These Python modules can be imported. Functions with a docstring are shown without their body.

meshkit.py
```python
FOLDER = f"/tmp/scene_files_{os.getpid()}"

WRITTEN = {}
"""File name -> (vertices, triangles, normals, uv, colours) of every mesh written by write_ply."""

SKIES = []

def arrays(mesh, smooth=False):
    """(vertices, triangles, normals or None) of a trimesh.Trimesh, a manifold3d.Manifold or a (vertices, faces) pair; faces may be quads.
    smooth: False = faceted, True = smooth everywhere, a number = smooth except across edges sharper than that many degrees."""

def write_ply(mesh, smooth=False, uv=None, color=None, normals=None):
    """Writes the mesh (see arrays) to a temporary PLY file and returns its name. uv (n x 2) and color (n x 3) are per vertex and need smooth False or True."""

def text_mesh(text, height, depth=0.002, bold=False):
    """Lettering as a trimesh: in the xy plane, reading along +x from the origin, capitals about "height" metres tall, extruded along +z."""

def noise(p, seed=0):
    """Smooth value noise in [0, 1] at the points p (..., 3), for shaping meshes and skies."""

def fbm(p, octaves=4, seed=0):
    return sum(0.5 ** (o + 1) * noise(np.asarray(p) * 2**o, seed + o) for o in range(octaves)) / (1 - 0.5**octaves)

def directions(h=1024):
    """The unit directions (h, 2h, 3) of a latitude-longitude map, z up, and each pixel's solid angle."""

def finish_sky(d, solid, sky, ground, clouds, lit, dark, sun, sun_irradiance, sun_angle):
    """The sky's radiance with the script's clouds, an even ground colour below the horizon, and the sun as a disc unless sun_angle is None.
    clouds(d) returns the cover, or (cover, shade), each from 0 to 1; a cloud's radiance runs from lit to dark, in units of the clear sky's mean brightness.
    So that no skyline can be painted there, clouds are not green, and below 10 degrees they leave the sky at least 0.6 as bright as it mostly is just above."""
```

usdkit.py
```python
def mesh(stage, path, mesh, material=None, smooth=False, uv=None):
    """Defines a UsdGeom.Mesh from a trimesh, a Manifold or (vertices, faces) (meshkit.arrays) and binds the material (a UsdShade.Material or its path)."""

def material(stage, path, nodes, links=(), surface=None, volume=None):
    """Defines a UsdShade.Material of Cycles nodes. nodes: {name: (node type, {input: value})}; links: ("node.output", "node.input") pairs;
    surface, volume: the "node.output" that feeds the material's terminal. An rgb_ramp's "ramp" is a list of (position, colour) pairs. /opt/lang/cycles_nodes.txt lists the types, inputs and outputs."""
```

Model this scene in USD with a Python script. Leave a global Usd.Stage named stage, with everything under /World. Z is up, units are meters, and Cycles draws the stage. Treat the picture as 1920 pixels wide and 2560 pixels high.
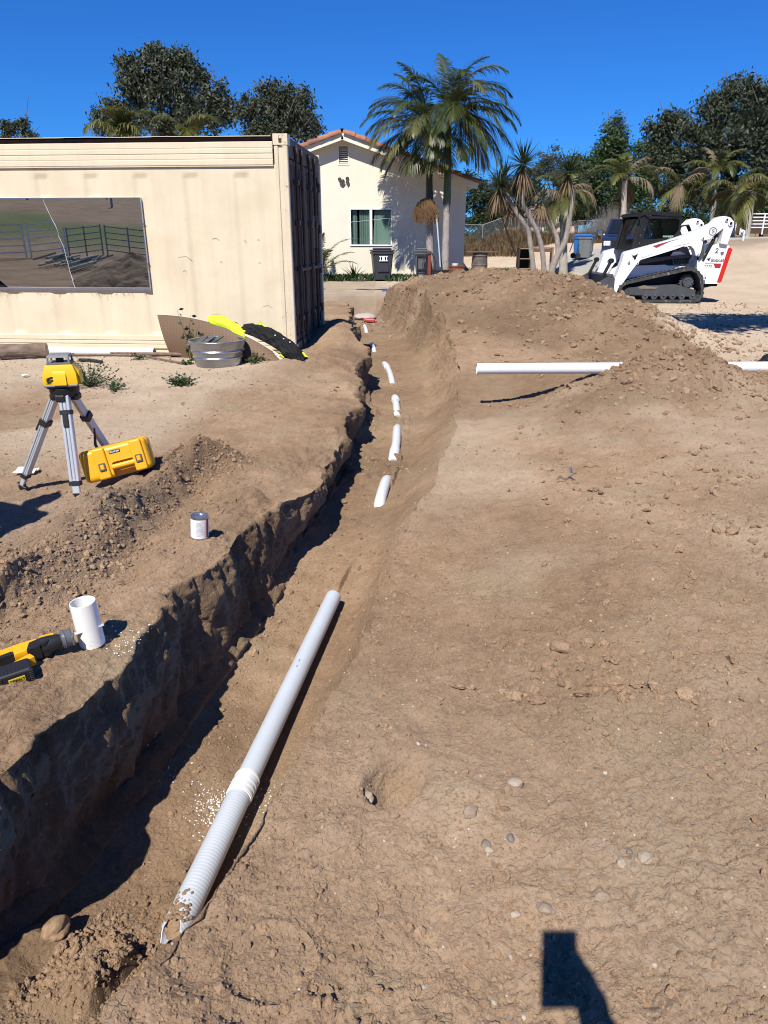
import math, random
import numpy as np
import trimesh
import manifold3d as m3
from scipy.spatial import cKDTree
from shapely.geometry import Polygon, Point, LineString, box as sbox
from pxr import Usd, UsdGeom, UsdLux, UsdShade, Gf, Sdf, Vt
import usdkit, meshkit
from meshkit import noise, fbm

stage = Usd.Stage.CreateInMemory()
UsdGeom.SetStageUpAxis(stage, UsdGeom.Tokens.z)
UsdGeom.SetStageMetersPerUnit(stage, 1.0)
UsdGeom.Xform.Define(stage, '/World')
UsdGeom.Scope.Define(stage, '/World/Looks')

# ------------------------------------------------------------------ camera, sky, sun, exposure
CAM_Z, PITCH, FOC = 1.45, math.radians(20.85), 1775.0 / 1920.0
SUN_AZ, SUN_EL = math.radians(180 + 18.2), math.radians(50.0)      # compass style: clockwise from +y
SKY_STRENGTH, SUN_INTENSITY, EXPOSURE = 0.06, 1.25, 0.42
SUN = np.array([math.sin(SUN_AZ) * math.cos(SUN_EL), math.cos(SUN_AZ) * math.cos(SUN_EL), math.sin(SUN_EL)])

cam = UsdGeom.Camera.Define(stage, '/World/camera')
cam.CreateHorizontalApertureAttr(24.0)
cam.CreateVerticalApertureAttr(32.0)
cam.CreateFocalLengthAttr(24.0 * FOC)
cam.CreateClippingRangeAttr(Gf.Vec2f(0.02, 2000.0))
cam.CreateExposureAttr(EXPOSURE)
cam.AddTranslateOp().Set(Gf.Vec3d(0, 0, CAM_Z))
cam.AddRotateXOp().Set(90 - math.degrees(PITCH))

sky_mat = usdkit.material(stage, '/World/Looks/sky_look', {
    's': ('sky_texture', {'sky_type': 'single_scattering', 'sun_disc': False, 'sun_elevation': SUN_EL, 'sun_rotation': SUN_AZ,
                          'altitude': 800.0, 'air_density': 1.0, 'aerosol_density': 0.25, 'ozone_density': 3.0}),
    'h': ('mix_color', {'blend_type': 'multiply', 'fac': 1.0, 'b': (0.21, 0.74, 1.58)}),
    'b': ('background_shader', {'strength': SKY_STRENGTH})},
    [('s.color', 'h.a'), ('h.result', 'b.color')], surface='b.background')
dome = UsdLux.DomeLight.Define(stage, '/World/sky')
UsdShade.MaterialBindingAPI.Apply(dome.GetPrim()).Bind(sky_mat)
dome.GetPrim().SetCustomDataByKey('kind', 'structure')
dome.GetPrim().SetCustomDataByKey('label', 'clear deep blue cloudless sky above the whole yard')

sun = UsdLux.DistantLight.Define(stage, '/World/sun')
sun.CreateIntensityAttr(SUN_INTENSITY)
sun.CreateAngleAttr(0.5)
sun.CreateNormalizeAttr(True)
sun.CreateColorAttr(Gf.Vec3f(1.0, 0.95, 0.87))
_zx = SUN
_xx = np.cross([0, 0, 1.0], _zx); _xx /= np.linalg.norm(_xx)
_yx = np.cross(_zx, _xx)
sun.AddTransformOp().Set(Gf.Matrix4d(*_xx, 0, *_yx, 0, *_zx, 0, 0, 0, 30, 1))

# ------------------------------------------------------------------ helpers
RNG = np.random.default_rng(7)
_used = {}

def numbered(parent, name):
    k = (parent, name)
    n = _used.get(k, -1) + 1
    _used[k] = n
    return name if n == 0 else f'{name}_{n:03d}'

def ppath(parent):
    return '/World' if parent is None else (parent if isinstance(parent, str) else str(parent.GetPath()))

def tag(o, label=None, cat=None, group=None, kind=None):
    for k, v in (('label', label), ('category', cat), ('group', group), ('kind', kind)):
        if v:
            o.SetCustomDataByKey(k, v)
    return o

def obj(name, mesh, mat, parent=None, smooth=False, label=None, uv=None):
    p = ppath(parent)
    path = p + '/' + numbered(p, name)
    if isinstance(mesh, (list, tuple)) and len(mesh) and not isinstance(mesh[0], np.ndarray):
        mesh = join(mesh)
    m = usdkit.mesh(stage, path, mesh, mat, smooth=smooth, uv=uv)
    if label:
        m.GetPrim().SetCustomDataByKey('label', label)
    return m.GetPrim()

def thing(name, label, cat, loc=(0, 0, 0), rot=(0, 0, 0), group=None, scale=None):
    x = UsdGeom.Xform.Define(stage, '/World/' + numbered('/World', name))
    x.AddTranslateOp().Set(Gf.Vec3d(*map(float, loc)))
    if any(rot):
        x.AddRotateXYZOp().Set(Gf.Vec3f(*map(float, rot)))
    if scale:
        x.AddScaleOp().Set(Gf.Vec3f(*(scale if np.ndim(scale) else (scale,) * 3)))
    return tag(x.GetPrim(), label, cat, group)

def copy_of(src, label, loc, rot=(0, 0, 0), scale=None, group=None):
    r = thing(src.GetName().rstrip('0123456789').rstrip('_'), label, src.GetCustomDataByKey('category'), loc, rot, group or src.GetCustomDataByKey('group'), scale)
    r.GetReferences().AddInternalReference(src.GetPath())
    r.SetInstanceable(True)
    return r

def T(m, t=(0, 0, 0), r=(0, 0, 0), s=None):
    m = m.copy()
    if s is not None:
        m.apply_scale(s)
    for ax, a in zip(np.eye(3), r):
        if a:
            m.apply_transform(trimesh.transformations.rotation_matrix(math.radians(a), ax))
    m.apply_translation(t)
    return m

def join(ms):
    return trimesh.util.concatenate([m for m in ms])

def box(x0, x1, y0, y1, z0, z1):
    m = trimesh.creation.box([x1 - x0, y1 - y0, z1 - z0])
    m.apply_translation([(x0 + x1) / 2, (y0 + y1) / 2, (z0 + z1) / 2])
    return m

def bevbox(x0, x1, y0, y1, z0, z1, b=0.01):
    p = []
    for sx in (0, 1):
        for sy in (0, 1):
            for sz in (0, 1):
                c = np.array([[x0, x1][sx], [y0, y1][sy], [z0, z1][sz]])
                d = np.array([1 - 2 * sx, 1 - 2 * sy, 1 - 2 * sz]) * b
                for k in range(3):
                    q = c + d
                    q[k] = c[k]
                    p.append(q)
    return trimesh.convex.convex_hull(np.array(p))

def tube(pts, r, n=8, cap=True):
    pts = np.asarray(pts, float)
    r = np.broadcast_to(np.asarray(r, float), (len(pts),))
    t = np.gradient(pts, axis=0)
    t /= np.maximum(np.linalg.norm(t, axis=1, keepdims=True), 1e-9)
    ref = np.array([0, 0, 1.0]) if abs(t[0][2]) < .9 else np.array([1.0, 0, 0])
    u = np.cross(t[0], ref); u /= np.linalg.norm(u)
    ring = []
    for i in range(len(pts)):
        u = u - t[i] * np.dot(u, t[i]); u /= max(np.linalg.norm(u), 1e-9)
        w = np.cross(t[i], u)
        a = np.arange(n) * 2 * math.pi / n
        ring.append(pts[i] + r[i] * (np.cos(a)[:, None] * u + np.sin(a)[:, None] * w))
    v = np.vstack(ring)
    f = []
    for i in range(len(pts) - 1):
        for j in range(n):
            a, b = i * n + j, i * n + (j + 1) % n
            f += [[a, b, b + n], [a, b + n, a + n]]
    if cap:
        v = np.vstack([v, pts[0], pts[-1]])
        c0, c1 = len(v) - 2, len(v) - 1
        e = (len(pts) - 1) * n
        for j in range(n):
            f += [[c0, (j + 1) % n, j], [c1, e + j, e + (j + 1) % n]]
    m = trimesh.Trimesh(v, f, process=False)
    m.fix_normals() if False else None
    return m

def lathe(profile, n=32):
    """profile: (r, z) pairs, bottom to top outside."""
    pr = np.asarray(profile, float)
    a = np.arange(n) * 2 * math.pi / n
    v = np.stack([pr[:, None, 0] * np.cos(a), pr[:, None, 0] * np.sin(a), np.repeat(pr[:, 1:2], n, 1)], -1).reshape(-1, 3)
    f = []
    for i in range(len(pr) - 1):
        for j in range(n):
            a0, b0 = i * n + j, i * n + (j + 1) % n
            f += [[a0, b0, b0 + n], [a0, b0 + n, a0 + n]]
    return trimesh.Trimesh(v, f, process=False)

def extrude(pts, y0, y1, holes=()):
    """polygon given in (x, z), extruded from y0 to y1."""
    pg = pts if isinstance(pts, Polygon) else Polygon(pts, holes)
    pg = pg.buffer(0)
    ms = []
    for g in getattr(pg, 'geoms', [pg]):
        m = trimesh.creation.extrude_polygon(g, y1 - y0, engine='earcut')
        v = np.array(m.vertices)
        m = trimesh.Trimesh(np.stack([v[:, 0], y1 - v[:, 2], v[:, 1]], -1), m.faces, process=False)
        ms.append(m)
    return join(ms)

def sheet(P):
    """P: (n, m, 3) grid -> mesh."""
    n, m = P.shape[:2]
    i = np.arange(n * m).reshape(n, m)
    q = np.stack([i[:-1, :-1], i[:-1, 1:], i[1:, 1:], i[1:, :-1]], -1).reshape(-1, 4)
    f = np.vstack([q[:, [0, 1, 2]], q[:, [0, 2, 3]]])
    return trimesh.Trimesh(P.reshape(-1, 3), f, process=False)

def quads(V):
    """V (n,4,3) -> mesh of loose quads"""
    n = len(V)
    i = np.arange(4 * n).reshape(n, 4)
    return trimesh.Trimesh(np.asarray(V).reshape(-1, 3), np.vstack([i[:, [0, 1, 2]], i[:, [0, 2, 3]]]), process=False)

def unit(v):
    v = np.asarray(v, float)
    return v / max(np.linalg.norm(v), 1e-12)

def px(u, v, y):
    """Where a sight line through photo pixel (u, v) of 1920x2560 meets the upright plane y: used to take sizes and places off the photo."""
    v = v or 604                                        # no height given: measure on the horizon
    a, b = (u - 960) / 1775.0, (1280 - v) / 1775.0
    r = np.array([a, math.cos(PITCH) + b * math.sin(PITCH), -math.sin(PITCH) + b * math.cos(PITCH)])
    return np.array([0, 0, CAM_Z]) + r * (y / r[1])

# ------------------------------------------------------------------ materials
_M = {}

def mat(name, base, rough=0.6, metal=0.0, var=0.12, scale=6.0, bump=0.0, bscale=60.0, spec=0.5, dirt=None, dirt_at=0.62, dscale=3.0, trans=0.0, coat=0.0, obj_space=True):
    """A principled look whose colour drifts with noise, with optional stains (dirt) and fine relief."""
    if name in _M:
        return _M[name]
    b = np.array(base, float)
    N = {'tc': ('texture_coordinate', {}),
         'n': ('noise_texture', {'scale': scale, 'detail': 5.0, 'roughness': 0.6}),
         'r': ('rgb_ramp', {'ramp': [(0.25, tuple(b * (1 - var))), (0.75, tuple(np.minimum(b * (1 + var), 1)))]}),
         'p': ('principled_bsdf', {'roughness': rough, 'metallic': metal, 'specular_ior_level': spec, 'coat_weight': coat})}
    L = [('tc.object', 'n.vector'), ('n.fac', 'r.fac')]
    col = 'r.color'
    if dirt is not None:
        N['n2'] = ('noise_texture', {'scale': dscale, 'detail': 8.0, 'roughness': 0.7})
        N['r2'] = ('rgb_ramp', {'ramp': [(dirt_at, (0, 0, 0)), (min(dirt_at + 0.09, 1), (1, 1, 1))]})
        N['mx'] = ('mix_color', {'blend_type': 'mix', 'b': tuple(dirt)})
        L += [('tc.object', 'n2.vector'), ('n2.fac', 'r2.fac'), ('r2.color', 'mx.fac'), (col, 'mx.a')]
        col = 'mx.result'
    L.append((col, 'p.base_color'))
    if bump:
        N['nb'] = ('noise_texture', {'scale': bscale, 'detail': 4.0, 'roughness': 0.6})
        N['b'] = ('bump', {'strength': 1.0, 'distance': bump})
        L += [('tc.object', 'nb.vector'), ('nb.fac', 'b.height'), ('b.normal', 'p.normal')]
    surface = 'p.BSDF'
    if trans:
        N['t'] = ('translucent_bsdf', {})
        N['ms'] = ('mix_closure', {'fac': trans})
        L += [(col, 't.color'), ('p.BSDF', 'ms.closure1'), ('t.BSDF', 'ms.closure2')]
        surface = 'ms.closure'
    _M[name] = usdkit.material(stage, '/World/Looks/' + name, N, L, surface=surface)
    return _M[name]
# ------------------------------------------------------------------ the ground: one sheet with the trench cut into it
def lerp(pts):
    a = np.array(sorted(pts), float)
    from scipy.interpolate import PchipInterpolator
    f = PchipInterpolator(a[:, 0], a[:, 1], extrapolate=False)
    return lambda y: np.where(y < a[0, 0], a[0, 1], np.where(y > a[-1, 0], a[-1, 1], np.nan_to_num(f(np.clip(y, a[0, 0], a[-1, 0])))))

LIP_L = lerp([(0.3, -1.44), (1.0, -1.24), (1.3, -1.12), (1.67, -0.985), (2.14, -0.885), (2.63, -0.85), (3.38, -0.74), (4.1, -0.58), (4.9, -0.46), (5.4, -0.35), (7.5, -0.26), (10.5, -0.37), (12.8, -0.52), (16, -0.74), (18.5, -0.95), (19.3, -1.7), (20, -2.3), (22, -2.5)])
BASE_L = lerp([(0.3, -1.46), (1.0, -1.34), (1.5, -1.2), (1.78, -1.08), (2.16, -1.0), (2.72, -0.93), (3.15, -0.82), (4.03, -0.67), (4.89, -0.56), (6.73, -0.38), (8.3, -0.28), (11, -0.38), (15, -0.62), (18.5, -0.9), (19.3, -1.6), (20, -2.2), (22, -2.4)])
BASE_R = lerp([(0.3, -0.7), (1.0, -0.53), (1.52, -0.46), (2.0, -0.40), (2.6, -0.335), (3.2, -0.235), (3.6, -0.165), (4.5, -0.01), (5.5, 0.14), (7, 0.32), (8.3, 0.44), (11, 0.6), (14, 0.45), (17, 0.2), (20, -0.15), (22, -0.3)])
LIP_R = lerp([(0.3, -0.56), (1.0, -0.49), (1.22, -0.41), (1.38, -0.375), (1.6, -0.33), (2.0, -0.265), (2.6, -0.12), (3.2, 0.0), (5.1, 0.38), (6.0, 0.55), (8.2, 0.88), (11, 1.03), (14, 0.9), (17, 0.6), (20, 0.2), (22, 0.1)])
FLOOR = lerp([(0.2, -0.30), (0.9, -0.34), (1.2, -0.39), (1.5, -0.48), (1.8, -0.52), (3.5, -0.50), (4.3, -0.42), (5.0, -0.42), (6.0, -0.46), (8, -0.47), (12, -0.45), (21, -0.45)])
DEPTH = lerp([(-0.6, 0.0), (0.1, 1.0), (20.7, 1.0), (21.0, 0.0)])

def sstep(a, b, x):
    t = np.clip((x - a) / (b - a), 0, 1)
    return t * t * (3 - 2 * t)

def n2(x, y, s, seed=0, oct_=3):
    return fbm(np.stack([x * s, y * s, np.full_like(x, 3.3 + seed)], -1), oct_, seed) - 0.5

def segdist(x, y, P):
    """distance to a polyline and the parameter along it (0..1)"""
    P = np.asarray(P, float)
    best, par = np.full(x.shape, 1e9), np.zeros(x.shape)
    n = len(P) - 1
    for i in range(n):
        a, b = P[i], P[i + 1]
        d = b - a
        t = np.clip(((x - a[0]) * d[0] + (y - a[1]) * d[1]) / (d @ d), 0, 1)
        q = np.hypot(x - a[0] - t * d[0], y - a[1] - t * d[1])
        m = q < best
        best, par = np.where(m, q, best), np.where(m, (i + t) / n, par)
    return best, par

PILE = np.array([(0.75, 20.0), (1.7, 17.2), (2.55, 15.0), (3.15, 12.9), (3.6, 10.9), (3.75, 9.6)])
PILE_H = np.array([0.35, 0.75, 1.08, 1.0, 0.66, 0.25])
PILE_W = np.array([1.0, 1.9, 2.6, 2.4, 1.7, 1.1])
MOUND = np.array([(2.3, 6.7), (2.8, 7.1), (3.2, 7.25), (3.6, 7.1), (5.6, 6.2)])
MOUND_H = np.array([0.15, 0.33, 0.38, 0.16, -0.05])
RIDGE = np.array([(-1.9, 2.2), (-1.56, 2.6), (-1.52, 2.95), (-1.47, 3.35), (-1.4, 4.05), (-1.3, 4.75), (-1.15, 4.85)])

def pile_at(x, y, P, H, W, wob, seed):
    d, t = segdist(x, y, P)
    k = np.linspace(0, 1, len(P))
    h, w = np.interp(t, k, H), np.interp(t, k, W)
    d = d * (1 + wob * n2(x, y, 0.9, seed))
    u = np.clip(d / w, 0, 1)
    return h * (1 - u) ** 1.15 * (1 - 0.25 * np.exp(-(u / 0.12) ** 2))

def terrain(x, y):
    """Smooth ground height without the trench."""
    x, y = np.asarray(x, float), np.asarray(y, float)
    z = 0.02 * n2(x, y, 0.35, 5)
    left = x < (LIP_L(y) + LIP_R(y)) / 2
    near = sstep(-0.5, 0.5, y) * (1 - sstep(19, 22, y))
    # banks sag towards the trench
    dl = np.maximum(LIP_L(y) - x, 0)
    z = z + np.where(left, np.interp(y, [0.5, 1.0, 1.5, 2.2, 3.2, 4.0, 5.0, 6.0, 7.5, 9], [0.05, 0.17, 0.16, 0.10, 0.08, 0.03, -0.05, -0.05, 0.0, 0.03]) * np.exp(-(dl / 1.3) ** 2) * near, 0)
    z = z - np.where(left, 0.05 * np.exp(-(dl / 0.16) ** 2) * (1 - sstep(8, 12, y)) * near, 0)
    dr = np.maximum(x - LIP_R(y), 0)
    sag = np.interp(y, [0, 1, 1.6, 2.6, 3.2, 6.0, 8.5, 11, 14], [0, 0.0, .06, .15, .18, .2, .12, -.12, -.2])
    z = z - np.where(left, 0, sag * np.exp(-(dr / 1.1) ** 2) * near)
    # right hand ground climbs gently to the spoil heaps
    z = z + np.where(left, 0, 0.06 * sstep(0.6, 3.0, x) * sstep(1.5, 5, y) * (1 - sstep(8, 10, y)))
    z = z - np.where(left, 0, 0.12 * np.exp(-((x - 1.3) / 0.7) ** 2 - ((y - 7.9) / 0.9) ** 2))
    z = z + pile_at(x, y, PILE, PILE_H, PILE_W, 0.75, 11)
    d, t = segdist(x, y, MOUND)
    dd = d * (1 + 0.5 * n2(x, y, 1.3, 23))
    wm = np.interp(t, np.linspace(0, 1, 5), [0.8, 1.0, 1.1, 0.9, 0.9])
    z = z + np.interp(t, np.linspace(0, 1, 5), MOUND_H) * np.exp(-(dd / wm) ** 2 * 1.6)
    # loose dug ridge on the left bank
    d, t = segdist(x, y, RIDGE)
    side = (x + 1.45) + 0.25 * (y - 3.6) * -0.2
    z = z + 0.15 * np.exp(-(d / np.where(side > 0, 0.12, 0.24)) ** 2) * (1 + 1.6 * n2(x, y, 4.0, 31)) * sstep(1.9, 2.4, y)
    z = z - 0.07 * np.exp(-((x + 1.18) / 0.16) ** 2) * sstep(2.3, 2.8, y) * (1 - sstep(4.2, 4.9, y)) * np.where(left, 1, 0)
    # soil heaped beside the container corner
    z = z + 0.30 * np.exp(-((x + 0.72) / 0.36) ** 2 - ((y - 11.3) / 1.3) ** 2) * np.where(left, 1, 0.2)
    z = z + 0.07 * np.exp(-((x + 0.95) / 0.5) ** 2 - ((y - 9.0) / 0.7) ** 2)
    # step up to the old grade by the container
    z = z + 0.05 * sstep(6.2, 7.2, y) * sstep(0.0, 0.6, LIP_L(y) - 0.45 - x) * (1 - sstep(14, 16, y))
    # hole kicked in the ground and a round print
    z = z - 0.13 * np.exp(-(((x - 0.045 - .2 * (y - 1.72)) / 0.085) ** 2 + ((y - 1.72) / 0.085) ** 2) ** 2.2)
    rr = np.hypot(x + 0.25, (y - 1.10))
    z = z - 0.012 * (1 - sstep(0.085, 0.10, rr)) + 0.006 * np.exp(-((rr - 0.105) / 0.012) ** 2)
    # rising land behind the house, hill on the right
    lf = 1 - sstep(9.5, 13.5, x)
    z = z + lf * 0.045 * np.maximum(y - 45, 0) * (1 - sstep(70, 95, y)) * np.where(y < 95, 1, 0) + 1.7 * sstep(70, 95, y) * (1 - .5 * (1 - lf))
    z = z + lf * 0.5 * sstep(41, 45, y) * (1 - sstep(60, 90, y)) * sstep(1, 5, x)
    hill = np.maximum(x - 8.3 - 0.10 * np.maximum(24 - y, 0), 0)
    hh_ = 0.30 * hill
    z = z + 1.75 * (1 - np.exp(-hh_ / 1.0)) * sstep(19.5, 31, y)
    # pasture behind the camera climbs away
    s = -0.57 * x - 0.82 * y
    z = z + np.interp(s, [12, 20, 28, 36, 60, 85, 140], [0, 0.35, 1.3, 2.5, 5.2, 9.0, 12.0])
    return z

def graded():
    ys = [0.62]
    while ys[-1] < 24:
        ys.append(ys[-1] + float(np.clip(0.0046 * ys[-1], 0.0058, 0.06)))
    far = [ys[-1]]
    while far[-1] < 420:
        far.append(far[-1] + 0.02 * (far[-1] - 20))
    back = [0.62]
    st = 0.012
    while back[-1] > -160:
        back.append(back[-1] - st); st = min(st * 1.22, 3.0)
    return np.array(back[:0:-1] + ys + far[1:])

YS = graded()
NL, NW, NF, NR, NO = 295, 70, 76, 375, 24

def cross_sections():
    y = YS
    j = 1.0 * ((y > 0) & (y < 21))
    k = np.stack([y, np.zeros_like(y), np.zeros_like(y)], -1)
    wig = lambda s, a, seed: a * (fbm(k * s + seed, 4, seed) - 0.5) * j
    lipl = LIP_L(y) + wig(0.9, 0.30, 3) + wig(2.6, 0.16, 5) + wig(8.0, 0.05, 4)
    basel = BASE_L(y) + wig(1.6, 0.10, 6)
    lipr = LIP_R(y) + wig(1.4, 0.16, 8) + wig(6.0, 0.05, 9)
    baser = BASE_R(y) + wig(1.5, 0.10, 10)
    dep = DEPTH(y)
    zl, zr = terrain(lipl, y), terrain(lipr, y)
    zf = FLOOR(y)
    W = np.clip(0.62 * np.abs(y) + 1.1, 1.4, 15.5)
    out = np.concatenate([np.zeros(1), np.geomspace(0.02, 1, NO)])
    tl = np.linspace(0, 1, NL) ** 1.15
    X, kind = [], []
    # left land, from far to the lip
    ol = np.maximum(W - np.abs(lipl) * 0.6, 0.8)
    for o in out[:0:-1]:
        X.append(lipl - ol - o * 320)
    for t in tl[::-1]:
        X.append(lipl - ol * t)
    a = len(X)
    Xl = np.array(X)
    tr = np.linspace(0, 1, NR) ** 1.15
    Xr = np.array([lipr + (W + 0.3) * t for t in tr] + [lipr + W + 0.3 + o * 320 for o in out[1:]])
    Zl, Zr = terrain(Xl, np.broadcast_to(y, Xl.shape)), terrain(Xr, np.broadcast_to(y, Xr.shape))
    mix = lambda p, q, t: p + (q - p) * t
    tw = np.linspace(0, 1, NW + 2)[1:-1]
    # left wall: rounded shoulder, then nearly straight down, a small talus at the foot
    wx = tw ** 2.2
    shoulder = 0.02 * np.sin(np.pi * np.clip(tw * 2.2, 0, 1))
    WLx = np.array([mix(lipl, basel, wx[i]) + shoulder[i] * dep + 0.10 * dep * max(tw[i] - 0.86, 0) / 0.14 for i in range(NW)])
    WLz = np.array([mix(zl, mix(zl, zf, dep), tw[i] ** 0.95) for i in range(NW)])
    tf = np.linspace(0, 1, NF)
    FLx = np.array([mix(basel + 0.10 * dep, baser - 0.02, t) for t in tf])
    FLz = np.array([mix(mix(zl, zf, dep) * (1 - t) + mix(zr, zf, dep) * t, zf - 0.03 * math.sin(math.pi * t), dep) for t in tf])
    gentle = sstep(2.6, 4.2, y) * (1 - sstep(5.5, 8.0, y))
    WRx, WRz = [], []
    for t in tw:
        WRx.append(mix(baser, lipr, mix(t ** 0.6 if t > 0 else 0, t, gentle) * 1.0))
        steep = t ** 1.0
        soft = t * t * (3 - 2 * t)
        WRz.append(mix(mix(zr, zf, dep), zr, mix(steep, 0.35 * soft + 0.65 * t, gentle)))
    X = np.vstack([Xl, WLx, FLx, np.array(WRx), Xr]).T
    Z = np.vstack([Zl, WLz, FLz, np.array(WRz), Zr]).T
    Y = np.broadcast_to(y[:, None], X.shape).copy()
    n = X.shape[1]
    zone = np.zeros(n)                                  # 1 wall, 2 floor
    zone[len(Xl):len(Xl) + NW] = 1
    zone[len(Xl) + NW:len(Xl) + NW + NF] = 2
    zone[len(Xl) + NW + NF:len(Xl) + NW + NF + NW] = 3
    return np.stack([X, Y, Z], -1), np.broadcast_to(zone, X.shape), np.broadcast_to(dep[:, None], X.shape)

def normals_of(P):
    a = np.gradient(P, axis=1); b = np.gradient(P, axis=0)
    n = np.cross(a, b)
    return n / np.maximum(np.linalg.norm(n, axis=-1, keepdims=True), 1e-12)

def lumps(x, y, count, rlo, rhi, area, seed, power=2.0, mask=None):
    """Half buried lumps: height field of many domes."""
    rng = np.random.default_rng(seed)
    c = np.stack([rng.uniform(area[0], area[1], count), area[2] + (area[3] - area[2]) * rng.random(count) ** 1.6], -1)
    r = rlo * (rhi / rlo) ** (rng.random(count) ** power)
    out = np.zeros(x.shape)
    tree = cKDTree(c)
    q = np.stack([x, y], -1)
    d, i = tree.query(q, k=3, distance_upper_bound=rhi * 1.1, workers=-1)
    for k in range(3):
        ok = np.isfinite(d[:, k])
        rr = r[np.where(ok, i[:, k], 0)]
        u = np.where(ok, d[:, k] / rr, 2)
        out = np.maximum(out, np.where(u < 1, rr * 0.55 * np.sqrt(np.maximum(1 - u ** 2.2, 0)), 0))
    return out

PATH_EDGE = None

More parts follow.
